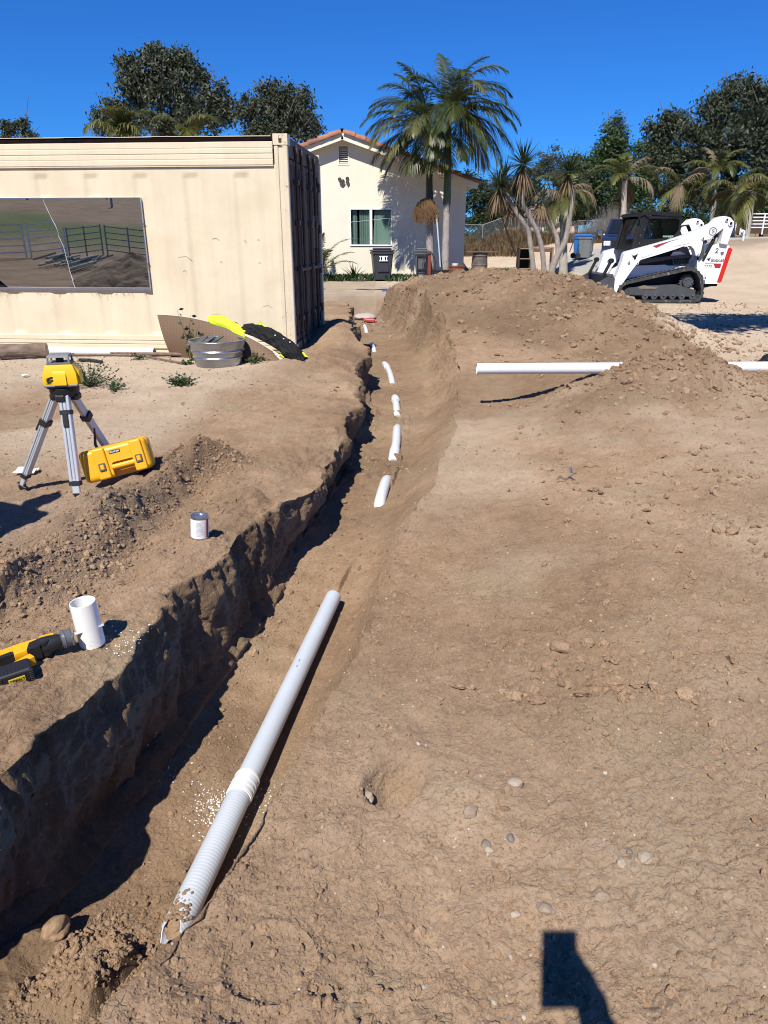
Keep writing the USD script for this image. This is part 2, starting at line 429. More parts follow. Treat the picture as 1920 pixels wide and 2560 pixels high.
def build_ground():
    P, zone, dep = cross_sections()
    N = normals_of(P)
    sh = P.shape[:2]
    p = P.reshape(-1, 3); nn = N.reshape(-1, 3).copy(); zo = zone.ravel(); de = dep.ravel()
    x, y, z = p.T
    wall = np.where((zo == 1) | (zo == 3), de, 0.0)
    near = (np.abs(x) < 0.75 * np.maximum(y, 0) + 2.2) & (y > 0.3) & (y < 26)
    # --- what is where
    d_pile, tp = segdist(x, y, PILE)
    pile = np.clip(1.15 - d_pile / np.interp(tp, np.linspace(0, 1, len(PILE)), PILE_W), 0, 1)
    d_m, _ = segdist(x, y, MOUND)
    mound = np.clip(1.5 - d_m / 1.2, 0, 1)
    d_r, _ = segdist(x, y, RIDGE)
    ridge = np.exp(-(d_r / 0.25) ** 2) * sstep(1.9, 2.3, y)
    right = x > (LIP_L(y) + LIP_R(y)) / 2
    edge_l = np.exp(-np.maximum(LIP_L(y) - x, 0) / 0.35) * (y < 20) * (~right)
    disp = np.zeros(len(p))
    i = np.nonzero(near)[0]
    q = p[i]
    # broad unevenness
    rough = 0.35 + 0.65 * np.clip(pile[i] + mound[i] + ridge[i] + 0.8 * edge_l[i] + sstep(0.55, 0.75, fbm(q * 0.8, 2, 77)) , 0, 1)
    b = 0.05 * (fbm(q * 1.6, 3, 1) - 0.5)
    b += 0.075 * (fbm(q * 5.5, 4, 2) - 0.5) * rough
    rid = 1 - np.abs(2 * fbm(q * np.array([9., 7., 9.]), 4, 14) - 1)
    b += 0.022 * (rid - 0.7) * rough * (1 - wall[i])
    b += 0.016 * (fbm(q * 28, 3, 15) - 0.5)
    scale_ = 1 - np.abs(2 * fbm(q * np.array([16., 13., 16.]), 4, 17) - 1)
    b += -0.012 * np.maximum(scale_ - 0.86, 0) / 0.14 * sstep(.45, .6, fbm(q * 1.4, 3, 18))
    smooth_floor = (zo[i] == 2)
    gr_ = np.clip((q[:, 0] - LIP_R(q[:, 1])) / .3, 0, 1) * (1 - sstep(6.5, 8, q[:, 1]))
    sc_ = fbm(np.stack([(q[:, 0] * .94 - q[:, 1] * .34) * 9, (q[:, 0] * .34 + q[:, 1] * .94) * .9, q[:, 0] * 0], -1), 3, 79)
    b += gr_ * 0.030 * (sc_ - .5) * sstep(.42, .58, fbm(q * .9, 2, 78))
    b += 0.007 * (fbm(q * 75, 2, 16) - 0.5)
    b = np.where(smooth_floor, 0.03 * (fbm(q * 2.2, 3, 1) - 0.5) + 0.012 * (fbm(q * 14, 4, 19) - 0.5), b)
    # walls: vertical flutes, bites and ledges
    wv = fbm(np.stack([q[:, 0] * 1.5, q[:, 1] * 6.5, q[:, 2] * 1.3], -1), 4, 41) - 0.5
    wl = fbm(np.stack([q[:, 0] * 3, q[:, 1] * 3.0, q[:, 2] * 5.0], -1), 4, 43) - 0.5
    wf = 1 - np.abs(2 * fbm(q * np.array([8., 11., 5.]), 4, 45) - 1)
    soft = np.where(zo[i] == 3, 0.35 + 0.65 * sstep(6, 9, q[:, 1]), 1.0)
    fl1 = 1 - np.abs(2 * fbm(np.stack([q[:, 0] * 2, q[:, 1] * 5.0, q[:, 2] * 1.2], -1), 3, 47) - 1)
    fl2 = 1 - np.abs(2 * fbm(np.stack([q[:, 0] * 4, q[:, 1] * 15.0, q[:, 2] * 3.0], -1), 3, 48) - 1)
    bw = (0.06 * wv + 0.09 * wl + 0.075 * (fl1 - .75) + 0.035 * (fl2 - .75) + 0.03 * (wf - 0.7) + 0.12 * (fbm(q * np.array([1.2, 1.4, 1.2]), 3, 46) - .5) + .018 * (fbm(q * 40, 2, 49) - .5)) * soft
    b = b * (1 - wall[i]) + bw * wall[i]
    # teeth of hard soil along the left lip
    teeth = np.maximum(fbm(q * np.array([5., 6., 5.]), 4, 51) - 0.47, 0) * sstep(.4, .6, fbm(q * 1.3, 2, 53))
    b += 0.30 * teeth * edge_l[i] * (1 - wall[i]) * (q[:, 1] < 9)
    # half buried clods of several sizes
    up = (1 - wall[i])
    cl = lumps(q[:, 0], q[:, 1], 70000, 0.004, 0.014, (-3.5, 3.5, 0.4, 6), 61)
    cl = np.maximum(cl, lumps(q[:, 0], q[:, 1], 22000, 0.007, 0.035, (-5, 6, 0.4, 12), 62, 4.0))
    cl = cl * (0.25 + 0.9 * fbm(q * 70, 2, 64)) * np.where((q[:, 0] > LIP_R(q[:, 1])) & (q[:, 1] < 6), .75, 1.0)
    cl2 = lumps(q[:, 0], q[:, 1], 8000, 0.02, 0.08, (0.3, 5.5, 6, 20.5), 63, 3.0) * (0.5 + fbm(q * 30, 2, 65))
    gate = sstep(0.47, 0.6, fbm(q * 1.1, 3, 66)) * 0.85 + 0.15
    gate = np.clip(gate + ridge[i] + 0.7 * mound[i] + 0.6 * pile[i], 0, 1.0)
    floor_c = np.where(smooth_floor, 0.2 + 1.0 * np.exp(-((q[:, 1] - 1.45) / 0.2) ** 2), 1)
    b += cl * up * gate * floor_c * np.where(q[:, 1] > 9.2, np.where((pile[i] > 0.05) | (edge_l[i] > .2), 1, .2), 1)
    b += cl2 * up * np.clip(pile[i] * 1.2 + mound[i] * 0.5, 0, 1)
    big = (pile[i]) * 0.22 * (fbm(q * 2.4, 4, 70) - 0.5) + pile[i] * 0.16 * (1 - np.abs(2 * fbm(q * 3.1, 3, 71) - 1) - 0.7)
    b += big * up
    tread = mound[i] * 0.018 * np.sin((q[:, 0] * 0.8 - q[:, 1] * 0.6) * 40 + 6 * fbm(q, 2, 72)) * 0.6 * (fbm(q * 1.5, 2, 73) > .52)
    b += tread * up
    clear = 1 - 0.8 * np.exp(-(np.hypot(q[:, 0] + 0.25, q[:, 1] - 1.10) / 0.10) ** 4)
    b *= clear
    # calm beaten earth on the far yard
    calm = np.where((q[:, 1] > 9.0) & (pile[i] < 0.02) & (q[:, 0] > 1.3), 0.25, 1.0)
    calm = calm * np.where((q[:, 1] > 20.9), 0.3, 1.0) * np.where((q[:, 0] < -1.6) & (q[:, 1] > 3.2) & (d_r[i] > .4), 0.55, 1.0)
    fade = np.clip((q[:, 1] - 0.3) / 0.4, 0, 1) * np.clip((26 - q[:, 1]) / 4, 0, 1)
    edge = np.clip((0.75 * np.maximum(q[:, 1], 0) + 2.2 - np.abs(q[:, 0])) / 0.4, 0, 1)
    disp[i] = b * calm * fade * edge
    up_n = nn.copy(); up_n[:, :2] *= np.where(wall > 0.02, 1.0, 0.5)[:, None]
    up_n /= np.linalg.norm(up_n, axis=1, keepdims=True)
    p = p + up_n * disp[:, None]
    P = p.reshape(*sh, 3)
    # --- surface kinds: R dry pale sand, G green growth, B damp dark soil and painted trench wall shade; second set: R concrete, G straw, B gravelly grey
    nz = lambda s, seed: fbm(np.stack([x * s, y * s, 0 * x + seed], -1), 3, seed)
    dry = sstep(6.1, 7.6, y + 2.4 * (nz(0.9, 81) - 0.5)) * sstep(0.6, 1.9, LIP_L(y) - x + 1.2 * (nz(1.3, 80) - .5)) * (y < 19)
    dry = np.maximum(dry, 0.8 * sstep(0.45, 0.6, nz(0.9, 88)) * sstep(1.5, 1.9, -x) * sstep(4.2, 5.4, y))
    xb = np.interp(y, [7.5, 8.8, 10.1, 12, 14.6, 17, 19, 20.6, 22], [4.6, 4.2, 4.1, 4.6, 5.0, 4.9, 4.2, 2.4, 1.2])
    dry = np.maximum(dry, sstep(-0.25, 0.25, x - xb + 0.9 * (nz(0.8, 82) - 0.5)) * (y > 7.5) * (y < 23))
    dry = np.maximum(dry, sstep(20.7, 21.0, y) * (pile < 0.12))
    dry = np.maximum(dry, (y > 18.9) * (x < -1.0))
    dry = np.maximum(dry, 0.42 * sstep(.50, .66, nz(.75, 101)) * right * (y < 7.5) * (zo == 0))
    dry = np.maximum(dry, 0.35 * np.exp(-((x - .9) / 1.3) ** 2 - ((y - 1.5) / .8) ** 2) * right * (zo == 0))
    dry *= (1 - wall)
    s_b = -0.57 * x - 0.82 * y
    green = 0.9 * sstep(26, 29, s_b + 3 * (nz(.3, 84) - .5)) * (1 - sstep(35, 37, s_b))
    lawn = sstep(0.0, 0.5, x - 3.6) * (1 - sstep(8.2, 8.6, x)) * sstep(31.5, 32.0, y + 1.2 * (nz(.6, 85) - .5)) * (1 - sstep(39.5, 41, y + 2.5 * (nz(.4, 86) - .5)))
    green = np.maximum(green, lawn)
    green = np.maximum(green, 0.9 * sstep(30.0, 30.6, y + 1.0 * (nz(.9, 90) - .5)) * (1 - sstep(31.2, 31.6, y)) * (x < 1.5))
    damp_shade = np.clip(wall * 0.75 * np.where(zo == 3, 0.2, 1.0) + 0.5 * ridge + 0.55 * edge_l * sstep(0.45, 0.6, nz(2, 87)) + 0.35 * sstep(0.5, .7, nz(.8, 89)) * right * (y < 9), 0, 1)  # left trench wall tinted dark to deepen its shade, besides damp soil
    damp_shade = np.maximum(damp_shade, np.clip(0.85 * sstep(0, .25, pile) + 0.55 * sstep(.2, .8, mound), 0, 0.85) * (.45 + .55 * sstep(.36, .6, nz(1.5, 95))) * (1 - dry))
    damp_shade = np.maximum(damp_shade, 0.62 * (zo == 2) * sstep(3.6, 5.5, y) * (.6 + .4 * sstep(.4, .6, nz(2.2, 98))))
    damp_shade = np.maximum(damp_shade, 0.40 * (zo == 3) * sstep(4.5, 7, y) * sstep(.35, .6, nz(1.8, 99)))
    damp_shade = np.maximum(damp_shade, 0.38 * right * sstep(3.5, 5.5, y) * (1 - dry) * sstep(.38, .6, nz(.7, 100)))
    damp_shade = np.maximum(damp_shade, 0.8 * np.exp(-((x - 0.62) / 0.25) ** 2 - ((y - 8.0) / 0.35) ** 2))
    damp_shade = np.maximum(damp_shade, 0.6 * (zo == 2) * np.exp(-((y - 1.45) / 0.25) ** 2))
    conc = (x > 8.6) * (x < 11.6) * (y > 29) * (y < 41) * 1.0
    conc = np.maximum(conc, sstep(0, .3, x - 13.5) * sstep(0, .3, y - 33 - .05 * (x - 13)) * (1 - sstep(0, .3, y - 37 - .05 * (x - 13))))
    straw = sstep(46, 48, y + 4 * (nz(.25, 91) - .5)) * (1 - sstep(95, 110, y)) * (x > 2) * (1 - conc)
    straw = np.maximum(straw, 0.8 * sstep(56, 70, s_b) * sstep(.45, .6, nz(.12, 92)))
    gravel = np.exp(-((x - 1.0) / 1.5) ** 2 - ((y - 26) / 4) ** 2) * 0.4 * sstep(.45, .6, nz(1.2, 93))
    gravel = np.maximum(gravel, 0.45 * (zo == 2) * sstep(16.5, 17.5, y) * (y < 20.6) * sstep(.4, .6, nz(1.6, 94)))
    gravel = np.maximum(gravel, 0.35 * np.exp(-((x + 2.3) / .8) ** 2 - ((y - 3.5) / .6) ** 2))
    damp_shade = np.maximum(damp_shade, 0.85 * sstep(12.6, 13.4, x + 1.2 * (nz(.7, 96) - .5)) * sstep(27.5, 29.5, y + 2 * (nz(.4, 97) - .5) - .08 * (x - 13)) * (1 - sstep(32.4, 33, y - .05 * (x - 13))))
    C1 = np.clip(np.stack([dry, green, damp_shade], -1), 0, 1); C2 = np.clip(np.stack([conc, straw, gravel], -1), 0, 1)
    return P, zo.reshape(sh), C1, C2

GP, GZONE, GC1, GC2 = build_ground()
_flat = GP.reshape(-1, 3)
_sel = (GZONE.ravel() != 1) & (np.abs(_flat[:, 1]) < 160)
_gx = _flat[_sel]
GTREE = cKDTree(_gx[:, :2])

def gz(x, y):
    x, y = np.broadcast_arrays(np.asarray(x, float), np.asarray(y, float))
    d, i = GTREE.query(np.stack([x, y], -1), k=3)
    w = 1 / (d + 1e-4)
    r = (_gx[i, 2] * w).sum(-1) / w.sum(-1)
    return float(r) if r.ndim == 0 else r

SOIL = [(0.172, 0.110, 0.064), (0.282, 0.188, 0.116), (0.385, 0.273, 0.180)]
ground_mat = usdkit.material(stage, '/World/Looks/ground_look', {
    'g': ('geometry', {}),
    'a1': ('attribute', {'attribute': 'cover'}), 'a2': ('attribute', {'attribute': 'cover2'}),
    's1': ('separate_color', {}), 's2': ('separate_color', {}),
    'n1': ('noise_texture', {'scale': 0.9, 'detail': 6.0, 'roughness': 0.62}),
    'n2': ('noise_texture', {'scale': 9.0, 'detail': 8.0, 'roughness': 0.7}),
    'n3': ('noise_texture', {'scale': 85.0, 'detail': 5.0, 'roughness': 0.65}),
    'm12': ('mix_float', {'fac': 0.42}), 'm123': ('mix_float', {'fac': 0.25}),
    'soil': ('rgb_ramp', {'ramp': [(0.37, SOIL[0]), (0.5, SOIL[1]), (0.63, SOIL[2])]}),
    'olive': ('rgb_ramp', {'ramp': [(0.52, (0, 0, 0)), (0.68, (1, 1, 1))]}),
    'n4': ('noise_texture', {'scale': 1.7, 'detail': 3.0, 'roughness': 0.5}),
    'olm': ('math', {'math_type': 'multiply', 'value2': 0.35}),
    'mo': ('mix_color', {'b': (0.27, 0.235, 0.15)}),
    'sand': ('rgb_ramp', {'ramp': [(0.3, (0.33, 0.25, 0.17)), (0.5, (0.43, 0.34, 0.245)), (0.7, (0.52, 0.43, 0.325))]}),
    'md': ('mix_color', {}),
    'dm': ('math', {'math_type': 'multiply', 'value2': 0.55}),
    'mdamp_shade': ('mix_color', {'b': (0.085, 0.056, 0.034)}),
    'grass': ('rgb_ramp', {'ramp': [(0.3, (0.05, 0.095, 0.02)), (0.7, (0.12, 0.18, 0.04))]}),
    'mg': ('mix_color', {}),
    'straw': ('rgb_ramp', {'ramp': [(0.3, (0.14, 0.10, 0.05)), (0.5, (0.26, 0.19, 0.095)), (0.7, (0.13, 0.13, 0.05))]}),
    'mst': ('mix_color', {}),
    'mgr': ('mix_color', {'b': (0.23, 0.215, 0.20)}),
    'mc': ('mix_color', {'b': (0.32, 0.305, 0.28)}),
    'vor': ('voronoi_texture', {'feature': 'f1', 'scale': 46.0, 'randomness': 1.0}),
    'grit': ('rgb_ramp', {'ramp': [(0.0, (1, 1, 1)), (0.11, (1, 1, 1)), (0.14, (0, 0, 0)), (1, (0, 0, 0))]}),
    'wn': ('white_noise_texture', {'dimensions': '3D'}),
    'wnr': ('rgb_ramp', {'ramp': [(0.93, (0, 0, 0)), (0.95, (1, 1, 1))]}),
    'gm': ('math', {'math_type': 'multiply'}),
    'mgrit': ('mix_color', {'b': (0.55, 0.5, 0.42)}),
    'h1': ('noise_texture', {'scale': 130.0, 'detail': 6.0, 'roughness': 0.7}),
    'h2': ('noise_texture', {'scale': 34.0, 'detail': 5.0, 'roughness': 0.65}),
    'hv': ('voronoi_texture', {'feature': 'smooth_f1', 'scale': 70.0, 'smoothness': 0.35}),
    'b1': ('bump', {'strength': 0.8, 'distance': 0.009}), 'b2': ('bump', {'strength': 0.8, 'distance': 0.012}),
    'cw': ('noise_texture', {'scale': 14.0, 'detail': 3.0}), 'cv': ('vector_math', {'math_type': 'multiply_add', 'vector2': (0.10, 0.10, 0.10)}),
    've': ('voronoi_texture', {'feature': 'distance_to_edge', 'scale': 26.0}), 'cr': ('rgb_ramp', {'ramp': [(0.0, (0, 0, 0)), (0.05, (1, 1, 1)), (1, (1, 1, 1))]}),
    'b4': ('bump', {'strength': 0.5, 'distance': 0.008}),
    'b3': ('bump', {'strength': 0.5, 'distance': 0.008, 'invert': True}),
    'p': ('principled_bsdf', {'roughness': 0.95, 'specular_ior_level': 0.15, 'diffuse_roughness': 0.6})},
    [('g.position', x + '.vector') for x in ('n1', 'n2', 'n3', 'n4', 'vor', 'h1', 'h2', 'hv')] + [
     ('a1.color', 's1.color'), ('a2.color', 's2.color'),
     ('n1.fac', 'm12.a'), ('n2.fac', 'm12.b'), ('m12.result', 'm123.a'), ('n3.fac', 'm123.b'), ('m123.result', 'soil.fac'),
     ('n4.fac', 'olive.fac'), ('olive.color', 'olm.value1'), ('olm.value', 'mo.fac'), ('soil.color', 'mo.a'),
     ('m123.result', 'sand.fac'), ('mo.result', 'md.a'), ('sand.color', 'md.b'), ('s1.r', 'md.fac'),
     ('s1.b', 'dm.value1'), ('dm.value', 'mdamp_shade.fac'), ('md.result', 'mdamp_shade.a'),
     ('n2.fac', 'grass.fac'), ('mdamp_shade.result', 'mg.a'), ('grass.color', 'mg.b'), ('s1.g', 'mg.fac'),
     ('n2.fac', 'straw.fac'), ('mg.result', 'mst.a'), ('straw.color', 'mst.b'), ('s2.g', 'mst.fac'),
     ('mst.result', 'mgr.a'), ('s2.b', 'mgr.fac'), ('mgr.result', 'mc.a'), ('s2.r', 'mc.fac'),
     ('vor.distance', 'grit.fac'), ('vor.position', 'wn.vector'), ('wn.value', 'wnr.fac'), ('grit.color', 'gm.value1'), ('wnr.color', 'gm.value2'),
     ('gm.value', 'mgrit.fac'), ('mc.result', 'mgrit.a'), ('mgrit.result', 'p.base_color'),
     ('h2.fac', 'b2.height'), ('h1.fac', 'b1.height'), ('b2.normal', 'b1.normal'), ('hv.distance', 'b3.height'), ('b1.normal', 'b3.normal'), ('g.position', 'cw.vector'), ('cw.color', 'cv.vector1'), ('g.position', 'cv.vector3'), ('cv.vector', 've.vector'), ('ve.distance', 'cr.fac'), ('cr.color', 'b4.height'), ('b3.normal', 'b4.normal'), ('b4.normal', 'p.normal')],
    surface='p.BSDF')
gmesh = sheet(GP)
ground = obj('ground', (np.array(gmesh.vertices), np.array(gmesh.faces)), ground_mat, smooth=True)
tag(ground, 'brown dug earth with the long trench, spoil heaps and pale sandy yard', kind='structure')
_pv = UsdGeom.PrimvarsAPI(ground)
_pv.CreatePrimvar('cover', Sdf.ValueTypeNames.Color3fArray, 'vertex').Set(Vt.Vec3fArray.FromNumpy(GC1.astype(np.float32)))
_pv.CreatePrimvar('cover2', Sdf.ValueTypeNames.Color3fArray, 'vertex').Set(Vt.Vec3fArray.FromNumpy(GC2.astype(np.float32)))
CLOD = usdkit.material(stage, '/World/Looks/clod_soil', {
    'g': ('geometry', {}), 'oi': ('object_info', {}), 'n': ('noise_texture', {'scale': 60.0, 'detail': 5.0, 'roughness': .65}), 'n1': ('noise_texture', {'scale': 1.2, 'detail': 3.0}),
    'mf': ('mix_float', {'fac': .45}), 'r': ('rgb_ramp', {'ramp': [(.32, SOIL[0]), (.5, SOIL[1]), (.68, SOIL[2])]}),
    'b': ('bump', {'strength': .8, 'distance': .004}), 'p': ('principled_bsdf', {'roughness': .95, 'specular_ior_level': .15})},
    [('g.position', 'n.vector'), ('g.position', 'n1.vector'), ('n.fac', 'mf.a'), ('n1.fac', 'mf.b'), ('mf.result', 'r.fac'), ('r.color', 'p.base_color'), ('n.fac', 'b.height'), ('b.normal', 'p.normal')], surface='p.BSDF')
# ------------------------------------------------------------------ shipping container
CREAM = usdkit.material(stage, '/World/Looks/container_paint', {
    'tc': ('texture_coordinate', {}), 'mp': ('mapping', {'scale': (7.0, 7.0, 0.45)}), 'n1': ('noise_texture', {'scale': 1.5, 'detail': 5.0, 'roughness': .6}),
    'r1': ('rgb_ramp', {'ramp': [(.25, (.60, .505, .345)), (.5, (.665, .57, .40)), (.75, (.69, .60, .435))]}),
    'ns': ('noise_texture', {'scale': 1.0, 'detail': 6.0, 'roughness': .65}), 'rs': ('rgb_ramp', {'ramp': [(.50, (0, 0, 0)), (.80, (.32, .32, .32))]}), 'm1': ('mix_color', {'b': (.46, .36, .23)}),
    'nd': ('noise_texture', {'scale': 16.0, 'detail': 8.0, 'roughness': .75}), 'rd': ('rgb_ramp', {'ramp': [(.665, (0, 0, 0)), (.70, (.8, .8, .8))]}), 'm2': ('mix_color', {'b': (.20, .12, .07)}),
    'nb': ('noise_texture', {'scale': 2.2, 'detail': 3.0}), 'b': ('bump', {'strength': 1.0, 'distance': .012}), 'p': ('principled_bsdf', {'roughness': .5})},
    [('tc.object', 'n1.vector'), ('n1.fac', 'r1.fac'), ('tc.object', 'mp.vector'), ('mp.vector', 'ns.vector'), ('ns.fac', 'rs.fac'), ('rs.color', 'm1.fac'), ('r1.color', 'm1.a'),
     ('tc.object', 'nd.vector'), ('nd.fac', 'rd.fac'), ('rd.color', 'm2.fac'), ('m1.result', 'm2.a'), ('m2.result', 'p.base_color'), ('tc.object', 'nb.vector'), ('nb.fac', 'b.height'), ('b.normal', 'p.normal')], surface='p.BSDF')
CREAM_R = mat('container_paint_rusty', (0.62, 0.53, 0.38), rough=0.6, var=0.10, scale=3, bump=0.002, bscale=40, dirt=(0.16, 0.075, 0.04), dirt_at=0.60, dscale=9.0)
RUST = mat('dark_rust', (0.07, 0.035, 0.022), rough=0.85, var=0.35, scale=18, bump=0.002)
DARK = mat('black_void', (0.008, 0.007, 0.006), rough=0.9, var=0)
STEEL = mat('bright_steel_strip', (0.62, 0.62, 0.64), rough=0.32, metal=1.0, var=0.08)
DOORP = mat('door_paint_worn_shaded', (0.105, 0.072, 0.043), rough=0.6, var=0.25, scale=3, bump=0.002, dirt=(0.07, 0.04, 0.028), dirt_at=0.52, dscale=4.0)  # worn door paint, its colour darkened to carry the shade of this end

cont = thing('shipping_container', 'cream painted steel shipping container with a broken tinted window, on the left of the trench', 'container', (-1.16, 9.55, .06), (0, 0, -4.59))
L, Dp, H = 6.06, 2.44, 2.59
WX0, WX1, WZ0, WZ1 = -4.75, -1.905, 0.81, 1.905

def rib_wall():
    """front skin: shallow pressed ribs, with the window opening left out."""
    xs = np.unique(np.concatenate([np.append(np.arange(-L + .16, -.18, 0.02), -.168), [WX0, WX1]]))
    zs = np.unique(np.concatenate([np.append(np.arange(.16, 2.25, 0.03), 2.268), [WZ0, WZ1]]))
    X, Z = np.meshgrid(xs, zs, indexing='ij')
    ph = ((X + 0.60) / 0.64 + 0.5) % 1.0 - 0.5
    prof = 1 - sstep(0.05, 0.125, np.abs(ph) * 0.64)
    ends = sstep(0.215, 0.25, Z) * (1 - sstep(2.14, 2.18, Z))
    Y = 0.035 + 0.017 * prof * ends + 0.006 * (fbm(np.stack([X * 1.3, Z * 1.3, X * 0], -1), 3, 5) - .5)
    P = np.stack([X, Y, Z], -1)
    m = sheet(P)
    c = m.triangles_center
    keep = ~((c[:, 0] > WX0) & (c[:, 0] < WX1) & (c[:, 2] > WZ0) & (c[:, 2] < WZ1))
    return trimesh.Trimesh(m.vertices, m.faces[keep], process=False)

obj('front_wall', rib_wall(), CREAM, cont, smooth=40)
obj('inner_lining', [box(-L + .1, -.1, .13, .16, .12, 2.5)], DARK, cont)
# upper folded band: four rails
for k, (z0, z1) in enumerate([(2.262, 2.325), (2.329, 2.386), (2.390, 2.446), (2.450, 2.520)]):
    obj('top_rail_fold', bevbox(-L + .16, -.19, 0.006 + 0.003 * (k % 2), 0.05, z0, z1, 0.006), CREAM, cont)
obj('bottom_rail', [bevbox(-L + .16, -.175, 0.008, 0.06, 0.045, 0.098, 0.005), bevbox(-L + .16, -.175, 0.012, 0.06, 0.103, 0.145, 0.005), bevbox(-L + .16, -.172, 0.02, 0.06, 0.15, 0.215, 0.006),
                    bevbox(-L + .16, -.175, 0.03, 0.10, -0.04, 0.042, 0.004)], CREAM, cont)
obj('rail_backing', box(-L + .16, -.19, .0125, .06, 2.25, 2.52), CREAM, cont)
# corner posts with a channel, corner castings with oval holes
def post(x0, x1, flip=1):
    w = x1 - x0
    return [bevbox(x0, x0 + w * .30, 0.0, .05, .115, 2.475, .006), bevbox(x0 + w * .302, x0 + w * .62, 0.014, .05, .115, 2.475, .002), bevbox(x0 + w * .622, x1, -0.004, .07, .115, 2.475, .008)]
obj('corner_post', post(-.17, -.004), CREAM_R, cont)
obj('corner_post', post(-L, -L + .16), CREAM_R, cont)
obj('corner_post', [bevbox(-.12, -.006, Dp - .10, Dp, .115, 2.475, .01)], CREAM_R, cont)
obj('corner_post', [bevbox(-L + .006, -L + .12, Dp - .10, Dp, .115, 2.475, .01)], CREAM_R, cont)
def casting(x0, x1, y0, y1, z0, z1):
    cx, cz = (x0 + x1) / 2, (z0 + z1) / 2
    hole = LineString([(cx, cz - .022), (cx, cz + .022)]).buffer(.021)
    ring = Polygon([(x0, z0), (x1, z0), (x1, z1), (x0, z1)]).difference(hole)
    return [extrude(ring, y0, y0 + .025), box(x0, x1, y0 + .06, y1, z0, z1), box(x0, x0 + .012, y0 + .025, y0 + .06, z0, z1), box(x1 - .012, x1, y0 + .025, y0 + .06, z0, z1)]
for nm, a in (('corner_casting', (-.178, .0, -.008, .16, 2.478, 2.60)), ('corner_casting', (-.178, .0, -.008, .16, -.01, .112)), ('corner_casting', (-.178, .0, Dp - .16, Dp + .004, 2.478, 2.60)), ('corner_casting', (-L, -L + .178, -.008, .16, 2.478, 2.60))):
    c = obj(nm, casting(*a), CREAM_R, cont)
obj('casting_hole', box(-.16, -.02, .055, .058, 2.49, 2.59), DARK, cont); obj('casting_hole', box(-.16, -.02, .055, .058, 0.0, .10), DARK, cont)
# roof: thin sheet lifted along its edge so a dark gap shows
xs = np.linspace(-L + .02, -.2, 90)
wob = 0.010 * (fbm(np.stack([xs * 2, 0 * xs, 0 * xs], -1), 3, 4) - .5) + 0.012 * (xs / -L)
P = np.array([[(x, y, 2.572 + (w if y < .3 else 0) + 0.012 * math.sin(y * 2.5)) for y in (-.012, .02, .4, 1.2, 2.0, Dp)] for x, w in zip(xs, wob)])
rs = sheet(P); rs2 = T(rs, (0, 0, .007)); edge = sheet(np.stack([P[:, 0], P[:, 0] + [0, 0, .007]], 1))
obj('roof', [rs2, edge], CREAM, cont, smooth=30)
obj('roof_gap', box(-L + .17, -.19, 0.03, .06, 2.522, 2.566), RUST, cont)
obj('back_wall', box(-L, -.12, Dp - .03, Dp - .01, .02, 2.56), CREAM, cont)
obj('left_end_wall', box(-L + .01, -L + .04, .06, Dp - .1, .02, 2.56), CREAM, cont)
obj('floor', box(-L + .05, -.05, .06, Dp - .05, .0, .10), RUST, cont)
# door end
dx = lambda y0, y1, x0, x1, z0, z1, b=.006: bevbox(x0, x1, y0, y1, z0, z1, b)
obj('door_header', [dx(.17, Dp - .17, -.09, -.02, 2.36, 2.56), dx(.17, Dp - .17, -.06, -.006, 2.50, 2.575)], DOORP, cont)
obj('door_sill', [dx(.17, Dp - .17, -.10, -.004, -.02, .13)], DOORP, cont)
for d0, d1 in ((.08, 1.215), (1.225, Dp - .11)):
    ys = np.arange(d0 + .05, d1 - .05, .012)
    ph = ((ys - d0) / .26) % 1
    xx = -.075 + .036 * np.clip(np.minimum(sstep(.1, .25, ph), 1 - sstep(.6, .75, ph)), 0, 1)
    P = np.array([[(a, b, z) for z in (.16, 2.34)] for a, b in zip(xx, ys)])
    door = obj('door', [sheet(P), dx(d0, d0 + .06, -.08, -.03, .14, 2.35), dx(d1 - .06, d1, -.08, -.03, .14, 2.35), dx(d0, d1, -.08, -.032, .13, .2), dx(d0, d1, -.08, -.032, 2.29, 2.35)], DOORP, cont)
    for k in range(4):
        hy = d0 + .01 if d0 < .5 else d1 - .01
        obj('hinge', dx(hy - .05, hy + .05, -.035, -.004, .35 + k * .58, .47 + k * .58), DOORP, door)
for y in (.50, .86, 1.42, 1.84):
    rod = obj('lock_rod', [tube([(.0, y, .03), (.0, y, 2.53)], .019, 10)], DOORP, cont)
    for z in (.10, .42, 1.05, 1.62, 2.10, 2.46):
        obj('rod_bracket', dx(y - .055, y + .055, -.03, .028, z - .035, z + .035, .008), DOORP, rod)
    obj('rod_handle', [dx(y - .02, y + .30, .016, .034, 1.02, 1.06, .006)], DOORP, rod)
obj('door_plate', [dx(1.62, 2.05, -.03, -.008, 1.30, 1.75)], DOORP, cont, label='flat plate riveted over the far door')
